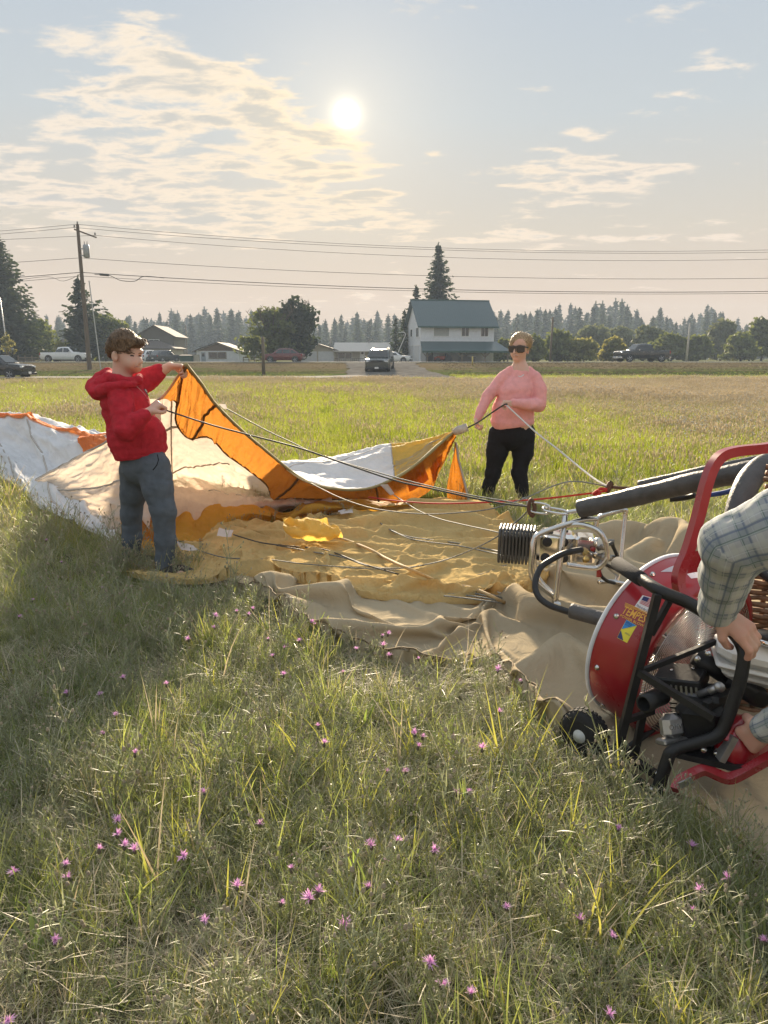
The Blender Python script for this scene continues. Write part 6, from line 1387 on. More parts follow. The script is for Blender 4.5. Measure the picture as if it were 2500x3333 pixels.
# axis of the can: flame end towards the left
ax = (P(1690, 1752, 4.02)-P(1945, 1775, 3.93)); ax.z *= .4; ax.normalize(); up = Vector((0, 0, 1)); up = (up-ax*up.dot(ax)).normalized(); sd = ax.cross(up)
if sd.y < 0: sd = -sd
RA = Matrix((ax, sd, up)).transposed()
C0 = P(1808, 1778, 4.10)
def bl(x, y, z): return C0+ax*x+sd*y+up*z
# coil block: flat spiral turns
for k in range(11):
    x = .115+.0185*k*1.0; s_ = .082
    pts = [bl(x, -s_, -s_*1.05), bl(x, -s_*1.08, 0), bl(x, -s_, s_), bl(x, 0, s_*1.1), bl(x, s_, s_), bl(x, s_*1.05, 0), bl(x, s_, -s_), bl(x, 0, -s_*1.08)]
    bpart(MB().tube(cr(pts, 4, True), .0078, 7, False, True), 'coil_turn', m_coil)
bpart(MB().box(bl(.205, 0, 0), (.17, .11, .11), RA), 'burner_core', m_coil, False)
can = bpart(MB().box(bl(.0, 0, 0), (.20, .165, .165), RA, bev=.018), 'burner_can', m_polish, False)
for (x, z) in ((.045, .04), (.05, -.048), (-.04, .045), (-.045, -.042)):
    bpart(MB().lathe([(0, 0), (.026, 0), (.026, .004), (0, .004)], bl(x, -.0835, z), -sd, 18), 'can_hole', m_dk, True, None)
for (x, y) in ((.04, -.03), (-.04, .03), (.05, .045)): bpart(MB().lathe([(0, 0), (.024, 0), (.024, .004), (0, .004)], bl(x, y, .0835), up, 18), 'can_hole', m_dk)
bpart(MB().box(bl(-.155, 0, 0), (.11, .15, .15), RA, bev=.014), 'valve_block', m_polish, False)
g = bpart(MB().lathe([(0, 0), (.030, 0), (.032, .01), (.030, .02), (0, .021)], bl(-.215, -.05, .045), (-ax-sd*.9+up*.2), 20), 'pressure_gauge', m_steel); shiftp = MB().lathe([(0, 0), (.025, 0), (.025, .002), (0, .002)], bl(-.215, -.05, .045)+(-ax-sd*.9+up*.2).normalized()*.0205, (-ax-sd*.9+up*.2), 18); shift(shiftp, OB).build('dial', mat('dial_white', (.75, .74, .7), .4), g)
vv = MB()
for (x, y, z, dx, dy, dz, r) in ((-.20, -.06, -.02, -.09, -.05, 0, .016), (-.20, -.02, -.03, -.13, .02, -.01, .013), (-.19, .03, .03, -.12, .05, 0, .014), (-.24, -.09, -.02, .0, -.03, -.06, .010), (-.22, -.08, .02, -.05, -.02, .03, .012)): vv.tube([bl(x, y, z), bl(x+dx, y+dy, z+dz)], r, 8).lathe([(0, -.012), (r*1.6, -.012), (r*1.6, .012), (0, .012)], bl(x+dx*.6, y+dy*.6, z+dz*.6), ax*dx+sd*dy+up*dz, 6)
bpart(vv, 'valve_pipes', mat('valve_dull', (.28, .27, .26), .35, .9)); bpart(MB().tube([bl(-.23, -.10, -.06), bl(-.235, -.11, -.125)], [.010, .014], 8), 'valve_lever', mat('lever_red', (.25, .02, .02), .4)); bpart(MB().tube([bl(-.19, -.085, .02), bl(-.20, -.10, .02)], .012, 8), 'red_knob', mat('lever_red', (.25, .02, .02), .4))
bpart(MB().tube([bl(-.175, -.075, -.03), bl(-.16, -.16, -.02), bl(-.155, -.19, -.018)], [.017, .019, .015], 10), 'hose_fitting', m_brass)
# tube frame
bpart(tubeP([(1945, 1690, 3.95), (1900, 1692, 3.93), (1826, 1712, 3.88), (1755, 1738, 3.82), (1737, 1760, 3.81), (1732, 1800, 3.80), (1728, 1862, 3.80), (1745, 1895, 3.82), (1803, 1943, 3.86)], .014), 'frame_hoop', m_steel)
bpart(tubeP([(1752, 1745, 4.15), (1745, 1770, 4.15), (1742, 1845, 4.15), (1760, 1890, 4.15), (1800, 1930, 4.1)], .011), 'frame_hoop', m_steel)
bpart(tubeP([(1840, 1712, 3.92), (1890, 1708, 3.88), (1942, 1724, 3.84), (1966, 1752, 3.82), (1977, 1795, 3.82), (1972, 1825, 3.82), (1945, 1848, 3.84), (1900, 1846, 3.86), (1845, 1838, 3.88)], .014), 'frame_hoop', m_steel)
bpart(tubeP([(1840, 1672, 3.96), (1830, 1760, 3.88), (1807, 1966, 3.84)], .016), 'frame_leg', m_steel); bpart(tubeP([(1805, 1962, 3.84), (1850, 1978, 3.80), (1920, 2000, 3.70)], .016), 'frame_foot', m_steel)
bpart(tubeP([(1940, 1715, 4.35), (1946, 1690, 4.35), (1962, 1678, 4.34), (2010, 1664, 4.30), (2036, 1660, 4.28), (2034, 1690, 4.28), (2015, 1860, 4.20), (2000, 1900, 4.18)], .014), 'frame_hoop', m_steel); bpart(tubeP([(1950, 1895, 4.1), (1990, 1893, 4.15), (2050, 1905, 4.15)], .013), 'frame_foot', m_steel); bpart(tubeP([(1935, 1800, 3.95), (1975, 1840, 4.05), (2010, 1870, 4.15)], .012), 'frame_brace', m_steel)
bpart(tubeP([(1845, 1668, 3.96), (1895, 1660, 3.94), (1950, 1652, 3.95)], .012), 'frame_brace', m_steel)
bpart(tubeP([(1893, 1789, 3.80), (1840, 1800, 3.74), (1795, 1822, 3.70), (1758, 1850, 3.66), (1742, 1900, 3.60), (1752, 1940, 3.55), (1785, 1968, 3.50), (1830, 1985, 3.46), (1870, 1996, 3.42), (1930, 2005, 3.36)], .0155, 10), 'fuel_hose', m_hose)
bpart(tubeP([(1978, 1775, 3.9), (1992, 1768, 3.95), (1996, 1780, 3.98), (2010, 1815, 4.02), (2005, 1850, 4.05), (1950, 1830, 4.0), (1955, 1870, 4.02), (1975, 1890, 4.05), (2000, 1898, 4.1)], .010, 8), 'fuel_hose', m_hose)
sl = tubeP([(1860, 1988, 3.42), (1920, 2004, 3.36), (1990, 2022, 3.29), (2060, 2036, 3.22)], .036, 12); bpart(sl, 'lower_sleeve', m_leath)
# karabiner links between cables and frame
lk = MB(); a_, b_ = KN, P(1842, 1668, 3.96)
for k, (t0, t1) in enumerate(((0, .48), (.42, .98))):
    p, q = a_.lerp(b_, t0), a_.lerp(b_, t1); d = (q-p).normalized(); u_ = d.cross(Vector((0, 1, 0))).normalized()*.022 if k == 0 else Vector((0, .02, .006))
    lk2 = MB().tube(cr([p+u_, q+u_, q-u_, p-u_], 6, True), .0068, 7, False, True); o = lk2.build('karabiner', m_steel, None, True); tag(o, ('steel karabiner link nearer the cable ring', 'steel karabiner link nearer the padded sleeve')[k], 'karabiner')
o = MB().tube(cr([KN+Vector((.0, 0, .04)), KN+Vector((.02, 0, 0)), KN+Vector((.01, 0, -.05)), KN+Vector((-.012, 0, -.01))], 5, True), .011, 7, False, True).build('cable_ring', mat('rusty_steel', (.14, .075, .05), .7, .5), None, True); tag(o, 'rusty ring where the near cables meet', 'ring')
o = MB().box(KF, (.035, .04, .075), Matrix.Rotation(.4, 3, 'Y'), bev=.012).tube([KF, KF+(P(2075, 1592, 4.45)-KF)*.5, P(2080, 1590, 4.45)], .010, 6).build('cable_ring', mat('rusty_steel', (.14, .075, .05), .7, .5), None, True); tag(o, 'rusty clamp where the far cables and the red rope meet', 'ring')
# ---- basket lying on its side, with padded uprights
BA = empty('balloon_basket', P(2520, 1800, 3.1), 0, 'wicker balloon basket on its side with dark padded rim and uprights', 'basket'); O2 = BA.location.copy()
def wpart(mb, name, m, smooth=True, parent=None): return shift(mb, O2).build(name, m, parent or BA, smooth)
def sleeve(pts, r, name='padded_upright'):
    q = cr([P(*p) for p in pts], 10); rr = [r*(1+.015*sin(i*1.9)+.03*sin(i*.5)) for i in range(len(q))]; s_ = MB().tube(q, rr, 16); o = wpart(s_, name, m_leath)
    z = MB().tube([p+Vector((0, -r*.93, r*.42)) for p in q], r*.09, 5); shift(z, O2).build('zip', m_fblk, o, True); return o
sleeve([(1886, 1657, 3.95), (2000, 1632, 3.85), (2120, 1604, 3.72), (2260, 1570, 3.55), (2420, 1538, 3.4), (2560, 1512, 3.3)], .048); sleeve([(2084, 1582, 4.4), (2200, 1556, 4.25), (2330, 1528, 4.1), (2480, 1500, 4.0), (2620, 1476, 3.9)], .033)
wpart(tubeP([(2300, 1612, 3.75), (2330, 1608, 3.7), (2370, 1600, 3.65), (2420, 1582, 3.6)], .013), 'strap_blue', mat('webbing_blue', (.03, .06, .22), .7)); wpart(tubeP([(2180, 1625, 3.72), (2230, 1620, 3.7), (2262, 1612, 3.66)], .014), 'strap_black', m_fblk)
rim = [(2400, 1760, 3.0), (2398, 1690, 3.05), (2418, 1610, 3.1), (2448, 1552, 3.15), (2500, 1512, 3.2), (2600, 1495, 3.3)]; wpart(tubeP(rim, .050, 14, 8), 'padded_rim', m_leath)
# wicker wall: woven strands
wk = []
for k in range(46):
    z = 1.06-.0225*k; pts = []
    for j in range(14):
        x = 1.43+.05*j+(0 if z < .75 else .10*(z-.75)); yb = 2.92-.02*j; pts.append(Vector((x+(.06*(z-.55)**2), yb+.007*(1 if (j+k) % 2 else -1)+.014*sin(k*.9), z+.003*sin(j*2+k))))
    wk.append(pts)
for k in range(0, 46): wpart(MB().tube(cr(wk[k], 2), .0105, 5), 'wicker_strand', m_wicker)
for j in range(1, 13, 2): wpart(MB().tube([Vector((1.43+.05*j+.02, 2.92-.02*j+.012, z)) for z in (.04, .5, 1.04)], .010, 5), 'wicker_stake', m_wicker)
# ---------------------------------------------------------------- inflation fan
FC = Vector((1.055, 2.90, .372)); fa = Vector((-.539, .820, .190)).normalized(); fs = fa.cross(Vector((0, 0, 1))).normalized(); fu = fs.cross(fa)  # outlet axis, right, up
R_, LEN = .34, .215
FAN = empty('inflation_fan', FC.copy(), 0, 'red petrol inflation fan with black tube frame and wire grille', 'fan'); OF = FAN.location.copy()
def fp(x, y, z): return FC+fa*x+fs*y+fu*z          # x forward along the outlet, y right, z up
def fpart(mb, name, m, smooth=True, parent=None, angle=None): return shift(mb, OF).build(name, m, parent or FAN, smooth, angle)
shr = fpart(MB().lathe([(R_, 0), (R_, -LEN), (R_-.035, -LEN-.004), (R_-.045, -LEN+.01), (R_-.012, -LEN+.03), (R_-.012, 0)], FC, fa, 72, False), 'shroud', m_fred)
fpart(MB().lathe([(R_-.014, -.006), (R_+.006, -.008), (R_+.008, .006), (R_-.014, .008)], FC, fa, 72, False), 'front_rim', m_edge)
for q in range(10):
    th = 2*pi*q/10+.12; p = fp(-.045, R_*cos(th), R_*sin(th)); rdir = fs*cos(th)+fu*sin(th); fpart(MB().lathe([(0, 0), (.011, 0), (.011, .003), (.007, .004), (.007, .009), (0, .009)], p, rdir, 10), 'bolt', m_steel)
# rings of the wire grille, and the spokes that carry them
gr = MB()
for k in range(26):
    r = .052+.0098*k; gr.tube([fp(-LEN-.030*(1-(r/R_)**2)-.006, r*cos(2*pi*j/48), r*sin(2*pi*j/48)) for j in range(48)], .0028, 4, False, True)
g_ = fpart(gr, 'rear_grille', m_steel)
sp = MB()
for k in range(8): th = pi*k/4+.2; sp.tube([fp(-LEN-.030, .05*cos(th), .05*sin(th)), fp(-LEN-.024, .17*cos(th), .17*sin(th)), fp(-LEN-.002, .31*cos(th), .31*sin(th))], .0036, 5)
shift(sp, OF).build('grille_spoke', m_steel, g_, True)
gr = MB()
for k in range(20): r = .05+.0145*k; gr.tube([fp(-.01, r*cos(2*pi*j/40), r*sin(2*pi*j/40)) for j in range(40)], .0021, 4, False, True)
fpart(gr, 'front_grille', m_steel)
for k in range(7):
    th = 2*pi*k/7; pr_ = fs*cos(th)+fu*sin(th); tg = -fs*sin(th)+fu*cos(th); A_ = []
    for rr, w, tw in ((.06, .05, .8), (.15, .065, .6), (.24, .065, .45), (.30, .05, .35)): c_ = FC-fa*.11+pr_*rr; d_ = tg*cos(tw)+fa*sin(tw); A_.append([c_-d_*w*.5, c_+d_*w*.5])
    fpart(MB().add([p for r_ in A_ for p in r_], [(2*i, 2*i+1, 2*i+3, 2*i+2) for i in range(3)]), 'fan_blade', mat('blade_pale', (.35, .34, .32), .5))
fpart(MB().lathe([(0, -.05), (.06, -.05), (.06, .05), (.03, .08), (0, .08)], FC-fa*.11, fa, 20), 'fan_hub', m_fblk)
# stickers and lettering laid on the shroud: u = degrees round the shroud, v = distance behind the front rim
def onsh(v, deg, off=.0015):
    th = radians(deg); return fp(-v, (R_+off)*cos(th), (R_+off)*sin(th))
def find_uv(px, py):
    d = ray(px, py).normalized(); o = Vector((0, 0, CAMH))-FC; ox, oy, oz = o.dot(fa), o.dot(fs), o.dot(fu); dx, dy, dz = d.dot(fa), d.dot(fs), d.dot(fu)
    a, b, c = dy*dy+dz*dz, 2*(oy*dy+oz*dz), oy*oy+oz*oz-R_*R_; D_ = b*b-4*a*c
    if D_ < 0: return None
    t = (-b-sqrt(D_))/(2*a); return -(ox+dx*t), math.degrees(atan2(oz+dz*t, oy+dy*t))
def sticker(name, quad_px, m, off=.0012, n=8):
    uv = [find_uv(*p) for p in quad_px]
    if any(q is None for q in uv): return None, None
    uv = [(v, d if d > 0 else d+360) for v, d in uv]
    A_ = np.zeros((n, n, 3))
    for i in range(n):
        for j in range(n):
            s, t = j/(n-1), i/(n-1); v = (uv[0][0]*(1-s)+uv[1][0]*s)*(1-t)+(uv[3][0]*(1-s)+uv[2][0]*s)*t; dd = (uv[0][1]*(1-s)+uv[1][1]*s)*(1-t)+(uv[3][1]*(1-s)+uv[2][1]*s)*t; A_[i, j] = onsh(v, dd, off)
    o = grid_mesh(name, A_-np.array(tuple(OF)), m, FAN, False); return o, uv
def text_on(s, quad_px, m, off=.0030, shear=0.0, name='lettering', bold=0.0):
    """letters laid into a pixel quad on the shroud (order: top left, top right, bottom right, bottom left)"""
    uv = [find_uv(*p) for p in quad_px]
    if any(q is None for q in uv): return
    uv = [(v, d if d > 0 else d+360) for v, d in uv]
    cu = bpy.data.curves.new('lettering', 'FONT'); cu.body = s; cu.shear = shear; cu.offset = bold; cu.resolution_u = 2
    ob = bpy.data.objects.new('lettering', cu); COL.objects.link(ob); bpy.context.view_layer.update()
    me = bpy.data.meshes.new_from_object(ob.evaluated_get(bpy.context.evaluated_depsgraph_get())); bpy.data.objects.remove(ob)
    co = np.array([v.co[:] for v in me.vertices])
    if len(co) == 0: return
    x0, x1, y0, y1 = co[:, 0].min(), co[:, 0].max(), co[:, 1].min(), co[:, 1].max()
    for v in me.vertices:
        s_, t = (v.co.x-x0)/(x1-x0), (y1-v.co.y)/(y1-y0)
        vv_ = (uv[0][0]*(1-s_)+uv[1][0]*s_)*(1-t)+(uv[3][0]*(1-s_)+uv[2][0]*s_)*t; dd = (uv[0][1]*(1-s_)+uv[1][1]*s_)*(1-t)+(uv[3][1]*(1-s_)+uv[2][1]*s_)*t
        v.co = onsh(vv_, dd, off)-OF
    me.materials.clear(); me.materials.append(m); return link(name, me, FAN)
m_let = mat('lettering_yellow', (.75, .40, .06), .5, var=.05); m_navy = mat('print_navy', (.03, .04, .14), .5); m_fl = mat('sticker_white', (.72, .72, .72), .5, var=.03); m_flr = mat('print_red', (.45, .03, .04), .5); m_skyb = mat('print_blue', (.03, .22, .55), .5); m_yel = mat('print_yellow', (.72, .62, .05), .5)
def QP(q, s0, t0, s1, t1):
    def at_(s, t): return ((q[0][0]*(1-s)+q[1][0]*s)*(1-t)+(q[3][0]*(1-s)+q[2][0]*s)*t, (q[0][1]*(1-s)+q[1][1]*s)*(1-t)+(q[3][1]*(1-s)+q[2][1]*s)*t)
    return [at_(s0, t0), at_(s1, t0), at_(s1, t1), at_(s0, t1)]
FLAG = [(2092, 1938), (2142, 1952), (2118, 2004), (2066, 1975)]
sticker('flag_sticker', FLAG, m_fl)
for k in range(7): sticker('flag_stripe', QP(FLAG, .12, .06+.086*k, .92, .10+.086*k), m_flr, .0022)
sticker('flag_canton', QP(FLAG, .12, .06, .48, .36), m_navy, .0030); text_on('Made in the USA!', QP(FLAG, .06, .74, .92, .92), m_navy, .0025, .2)
TQ = [(2033, 1974), (2125, 2014), (2112, 2037), (2022, 1995)]
TPQ = [(2036, 1972), (2126, 2012), (2113, 2036), (2024, 1997)]
text_on('TEMPEST', TPQ, m_let, .0022, .15, bold=.018); text_on('POWER BLOWER', [(2022, 1999), (2112, 2040), (2108, 2048), (2018, 2007)], m_let, .0022, bold=.014)
for k in range(3): sticker('lettering_line', [(2036-1*k, 1962+3.3*k), (2120, 1997+3.3*k), (2120, 1999+3.3*k), (2036-1*k, 1964+3.3*k)], m_let, .0020)
BQ = [(2040, 2017), (2074, 2037), (2042, 2093), (2009, 2076)]
sticker('club_sticker', BQ, m_yel)
def tri(name, q, pts, m, off):
    """triangular print inside a sticker"""
    P_ = [QP(q, a, b, a, b)[0] for a, b in pts]; P_.append(P_[2]); return sticker(name, P_, m, off, 7)
tri('sticker_print', BQ, [(.02, .01), (.98, .01), (.02, .52)], m_skyb, .0026); tri('sticker_print', BQ, [(.02, .58), (.02, .98), (.62, .98)], m_navy, .0026)
text_on('amca', QP(BQ, .10, .05, .62, .16), m_navy, .0034); text_on('power blower', QP(BQ, .10, .18, .66, .27), m_navy, .0034); text_on('AMERICA', QP(BQ, .42, .55, .92, .63), m_navy, .0034)
WQ = [(2198, 1840), (2246, 1834), (2262, 1868), (2150, 1862)]
sticker('warning_sticker', WQ, mat('sticker_grey', (.50, .50, .52), .5)); text_on('CAUTION', QP(WQ, .35, .15, .95, .6), m_flr, .003, name='lettering')
sticker('warning_sticker', [(2235, 1868), (2300, 1862), (2296, 1880), (2250, 1884)], m_fl)
# carrying bow, red bar
fpart(MB().tube(cr([P(2620, 1432, 2.62), P(2500, 1457, 2.60), P(2400, 1468, 2.58), P(2350, 1484, 2.57), P(2320, 1520, 2.56), P(2298, 1580, 2.55), P(2270, 1690, 2.54), P(2240, 1790, 2.53), P(2215, 1850, 2.52), P(2208, 1890, 2.51), P(2218, 1930, 2.5), P(2246, 1960, 2.49), P(2296, 1978, 2.48), P(2330, 1985, 2.48)], 6), .023, 4, flat=1.0), 'lifting_bow', m_fred, True, None, 40)
fpart(MB().add([P(2254, 1797, 2.57), P(2340, 1772, 2.60), P(2330, 1848, 2.60), P(2235, 1868, 2.56), P(2254, 1797, 2.59), P(2340, 1772, 2.62), P(2330, 1848, 2.62), P(2235, 1868, 2.58)], [(0, 1, 2, 3), (7, 6, 5, 4), (0, 4, 5, 1), (1, 5, 6, 2), (2, 6, 7, 3), (3, 7, 4, 0)]), 'engine_plate', m_fred, False)
o = fpart(MB().add([P(2298, 1790, 2.565), P(2332, 1780, 2.575), P(2326, 1838, 2.575), P(2288, 1846, 2.565)], [(0, 1, 2, 3)]), 'engine_label', m_fl, False)
# black frame
def FP(x, y, Y):
    q = find_uv(x, y)
    if q and -.02 < q[0] < LEN+.02: Y = min(Y, onsh(*q).y-.035)
    return P(x, y, Y)
fpart(MB().tube(cr([P(2030, 1848, 2.72), P(2085, 1882, 2.58), P(2150, 1924, 2.46), P(2240, 1962, 2.42), P(2330, 2018, 2.36), P(2392, 2066, 2.31), P(2420, 2118, 2.26), P(2418, 2170, 2.25), P(2402, 2240, 2.25), P(2362, 2352, 2.25), P(2338, 2392, 2.25), P(2300, 2410, 2.26), P(2215, 2434, 2.29), P(2186, 2448, 2.29), P(2172, 2475, 2.29), P(2134, 2592, 2.28)], 7), .021, 8), 'side_frame', m_fblk)
fpart(MB().tube([P(2004, 1830, 2.765), P(2010, 1834, 2.755), P(2080, 1880, 2.59), P(2092, 1888, 2.57)], [.018, .027, .027, .025], 12), 'foam_grip', mat('foam_black', (.022, .022, .023), .9, bump=.4, bscale=200)); fpart(MB().tube([P(2305, 1760, 2.85), P(2312, 1761, 2.84), P(2345, 1772, 2.80)], [.020, .028, .028], 12), 'foam_grip', mat('foam_black', (.022, .022, .023), .9))
fpart(MB().tube([P(2330, 1770, 2.82), P(2480, 1860, 2.6), P(2620, 1960, 2.35)], .019, 8), 'side_frame', m_fblk)
for a, b, r in (((2140, 1935, 2.44), (2008, 2452, 2.44), .0175), ((2182, 1950, 2.46), (2118, 2066, 2.445), .013), ((2086, 2186, 2.44), (2330, 2088, 2.46), .012), ((2080, 2188, 2.43), (2325, 2338, 2.25), .016), ((2038, 2345, 2.44), (2126, 2314, 2.50), .013), ((2092, 2325, 2.52), (2066, 2456, 2.52), .016), ((2020, 2448, 2.50), (2150, 2530, 2.32), .017), ((2000, 2492, 2.46), (2134, 2584, 2.29), .017), ((2296, 2298, 2.30), (2520, 2190, 2.45), .018), ((2290, 2300, 2.45), (2330, 2280, 2.3), .014)):
    fpart(MB().tube([P(*a), P(*b)], r, 4), 'frame_bar', m_fblk, False)
for p in ((2025, 2462, 2.47), (2142, 2520, 2.30), (2120, 2570, 2.28), (2270, 2145, 2.36), (2305, 2128, 2.40), (2290, 2440, 2.26), (2330, 2452, 2.26)): fpart(MB().lathe([(0, -.02), (.010, -.02), (.010, .012), (0, .014)], P(*p), (-.3, -.8, .4), 8), 'bolt', m_steel)
fpart(MB().tube([P(2262, 2135, 2.50), P(2375, 2205, 2.46)], .032, 14), 'engine_shaft_cover', m_fblk); fpart(MB().tube([P(2380, 2208, 2.42), P(2470, 2270, 2.35), P(2478, 2278, 2.33)], [.036, .036, .028], 14), 'engine_mount', m_fblk)
# engine
EX = (P(2281, 2215, 2.36)-P(2140, 2200, 2.44)); ex = EX.normalized(); eu = Vector((0, -.15, 1)); eu = (eu-ex*eu.dot(ex)).normalized(); ey = eu.cross(ex); RE = Matrix((ex, ey, eu)).transposed()
ec = P(2215, 2235, 2.46)
def eb(dx, dy, dz): return ec+ex*dx+ey*dy+eu*dz
mf = fpart(MB().box(eb(0, .02, .02), (.155, .13, .055), RE, bev=.006), 'muffler_guard', m_fblk, False)
sl_ = MB()
for k in range(9): sl_.box(eb(-.065+.0162*k, -.047, .012), (.006, .006, .032), RE)
shift(sl_, OF).build('guard_slot', m_alu, mf); 
for d_ in ((-.03, .0), (.035, .03)): fpart(MB().lathe([(0, 0), (.007, 0), (.006, .004), (0, .005)], eb(d_[0], .02+d_[1], .048), eu, 8), 'screw', m_steel)
ep = P(2095, 2292, 2.36); ed = (P(2160, 2262, 2.42)-ep).normalized()
fpart(MB().lathe([(.024, .0), (.030, .0), (.030, .10), (0, .10)], ep, ed, 20, False).lathe([(.024, 0), (.024, .06), (0, .062)], ep, ed, 20, False), 'exhaust_pipe', m_fblk)
vc = P(2186, 2362, 2.36); rv = Matrix.Rotation(.25, 3, 'Z') @ Matrix.Rotation(-.35, 3, 'X'); vco = fpart(MB().box(vc, (.078, .055, .082), rv, bev=.018), 'valve_cover', m_alu, False); fpart(MB().box(vc+rv @ Vector((.004, .012, -.050)), (.098, .06, .022), rv, bev=.006), 'cover_flange', m_alu, False)
cu = bpy.data.curves.new('lettering', 'FONT'); cu.body = 'OHV'; cu.extrude = .04; cu.resolution_u = 2; cu.size = 1
ob = bpy.data.objects.new('lettering', cu); COL.objects.link(ob); bpy.context.view_layer.update(); me = bpy.data.meshes.new_from_object(ob.evaluated_get(bpy.context.evaluated_depsgraph_get())); bpy.data.objects.remove(ob)
for v in me.vertices: v.co = vc+rv @ Vector(((v.co.x-1.25)*.023, -.0282-v.co.z*.02, (v.co.y-.35)*.024))-OF
me.materials.clear(); me.materials.append(m_steel); link('lettering', me, vco)
fin = MB()
for k in range(7): fin.box(eb(.035, .02, -.045-.017*k), (.13, .12, .006), RE)
fpart(fin, 'cooling_fins', m_fblk, False); fpart(MB().box(eb(.055, .03, -.11), (.09, .09, .15), RE), 'cylinder_block', m_fblk, False)
fpart(MB().box(P(2300, 2330, 2.40), (.16, .20, .17), RE, bev=.03), 'crankcase', m_fblk, False); fpart(MB().box(P(2255, 2270, 2.42), (.09, .07, .07), RE, bev=.015).tube([P(2270, 2262, 2.38), P(2340, 2235, 2.36)], .013, 8), 'carburettor', mat('carb_grey', (.12, .12, .125), .5, .6)); fpart(MB().tube([P(2308, 2252, 2.36), P(2345, 2232, 2.35)], .012, 8).lathe([(0, -.01), (.016, -.01), (.016, .01), (0, .01)], P(2342, 2236, 2.34), (-.2, -1, .2), 12), 'linkage', m_alu)
# fuel tank
tk = P(2430, 2118, 2.42); rt = Matrix.Rotation(-.30, 3, 'Z') @ Matrix.Rotation(.14, 3, 'Y'); TK = fpart(MB().box(tk+Vector((.03, 0, -.005)), (.25, .20, .10), rt, bev=.04).box(tk+Vector((.03, 0, -.045)), (.262, .212, .018), rt, bev=.008).box(tk+Vector((.03, 0, -.075)), (.21, .16, .05), rt, bev=.02), 'fuel_tank', mat('tank_white', (.62, .62, .60), .4, var=.06), True, None, 35)
cp = tk+rt @ Vector((.045, -.03, .052)); shift(MB().lathe([(0, 0), (.038, 0), (.042, .006), (.042, .026), (.036, .032), (0, .033)], cp, rt @ Vector((0, 0, 1)), 22), OF).build('tank_cap', m_fblk, TK, True); shift(MB().lathe([(.040, 0), (.048, .002), (.048, .016), (.041, .018)], cp, rt @ Vector((0, 0, 1)), 22, False), OF).build('cap_ring', m_chrome, TK, True)
# recoil starter and lower red skid
rc = P(2400, 2420, 2.30); fpart(MB().lathe([(0, -.02), (.085, -.02), (.095, .0), (.09, .05), (.06, .07), (0, .075)], rc, (.45, -.85, .2), 22), 'recoil_starter', m_fred); fpart(MB().box(P(2362, 2430, 2.24), (.02, .05, .09), Matrix.Rotation(.4, 3, 'Y')), 'starter_plate', m_alu, False)
fpart(MB().tube(cr([P(2430, 2335, 2.30), P(2400, 2362, 2.27), P(2372, 2390, 2.25), P(2366, 2412, 2.24)], 5), .016, 6), 'starter_shroud', m_fred)
fpart(MB().tube(cr([P(2196, 2572, 2.20), P(2210, 2545, 2.22), P(2262, 2516, 2.24), P(2296, 2506, 2.24), P(2335, 2522, 2.22), P(2372, 2534, 2.20), P(2410, 2520, 2.19), P(2520, 2458, 2.17), P(2640, 2390, 2.15)], 4), .019, 4), 'base_skid', m_fred, False); fpart(MB().box(P(2232, 2548, 2.19), (.045, .006, .02), Matrix.Rotation(-.5, 3, 'Y')), 'serial_plate', m_alu, False)
fpart(MB().box(P(2330, 2450, 2.30), (.22, .16, .02), Matrix.Rotation(-.5, 3, 'Z')), 'engine_base', m_fblk, False)
# wheels
def fwheel(c, ad):
    ad = Vector(ad).normalized(); w = fpart(MB().lathe([(.048, -.034), (.076, -.036), (.088, -.022), (.090, 0), (.088, .022), (.076, .036), (.048, .034)], c, ad, 32), 'wheel', m_tyre); tr_ = MB()
    for k in range(30):
        th = 2*pi*k/30; M_ = ad.to_track_quat('Z', 'Y').to_matrix()
        for s in (-1, 1): tr_.box(c+M_ @ Vector((.089*cos(th+s*.05), .089*sin(th+s*.05), s*.013)), (.006, .012, .018), M_ @ Matrix.Rotation(th, 3, 'Z'))
    shift(tr_, OF).build('tread', m_tyre, w); shift(MB().lathe([(.049, -.03), (.045, .020), (.03, .026), (.018, .045), (0, .047)], c, ad, 24, False), OF).build('rim', mat('rim_pale', (.50, .52, .52), .5), w, True)
WC = G(1902, 2388, .115); fwheel(WC, -fs*.9+fa*.1-Vector((0, .35, 0))); fwheel(FC-fa*.12+fs*.36-fu*.26, fs)
fpart(MB().tube([WC, P(2015, 2455, 2.52)], .012, 8).tube([P(2015, 2455, 2.52), FC-fa*.12+fs*.36-fu*.26], .012, 8), 'axle', m_fblk)
# ================================================================ grass, weeds and flowers
def blade_mat(name, a, b_, tr, f, rough=.55, hv=.25, spec=.3):
    m = bpy.data.materials.new(name); m.use_nodes = True; t = NT(m.node_tree); b = t.n['Principled BSDF']; out = t.n['Material Output']
    oi = t.new('ShaderNodeObjectInfo'); tc = t.new('ShaderNodeTexCoord'); n = t.noise(tc.outputs['Object'], 9, 2, .5)
    r = t.m('FRACT', t.m('ADD', oi.outputs['Random'], t.m('MULTIPLY', n, .9)))
    big = t.noise(oi.outputs['Location'], .55, 3, .6)
    k = t.m('ADD', t.m('MULTIPLY', r, .6), t.m('MULTIPLY', t.step(big, .3, .7), .4))
    c = t.mix(k, a, b_); t.l.new(c, b.inputs['Base Color']); b.inputs['Roughness'].default_value = rough; b.inputs['Specular IOR Level'].default_value = spec
    tn = t.new('ShaderNodeBsdfTranslucent'); t.l.new(t.mix(1.0, c, tr, 'MULTIPLY'), tn.inputs['Color'])
    mx = t.new('ShaderNodeMixShader', ins={0: f}); t.l.new(b.outputs[0], mx.inputs[1]); t.l.new(tn.outputs[0], mx.inputs[2]); t.l.new(mx.outputs[0], out.inputs['Surface']); return m
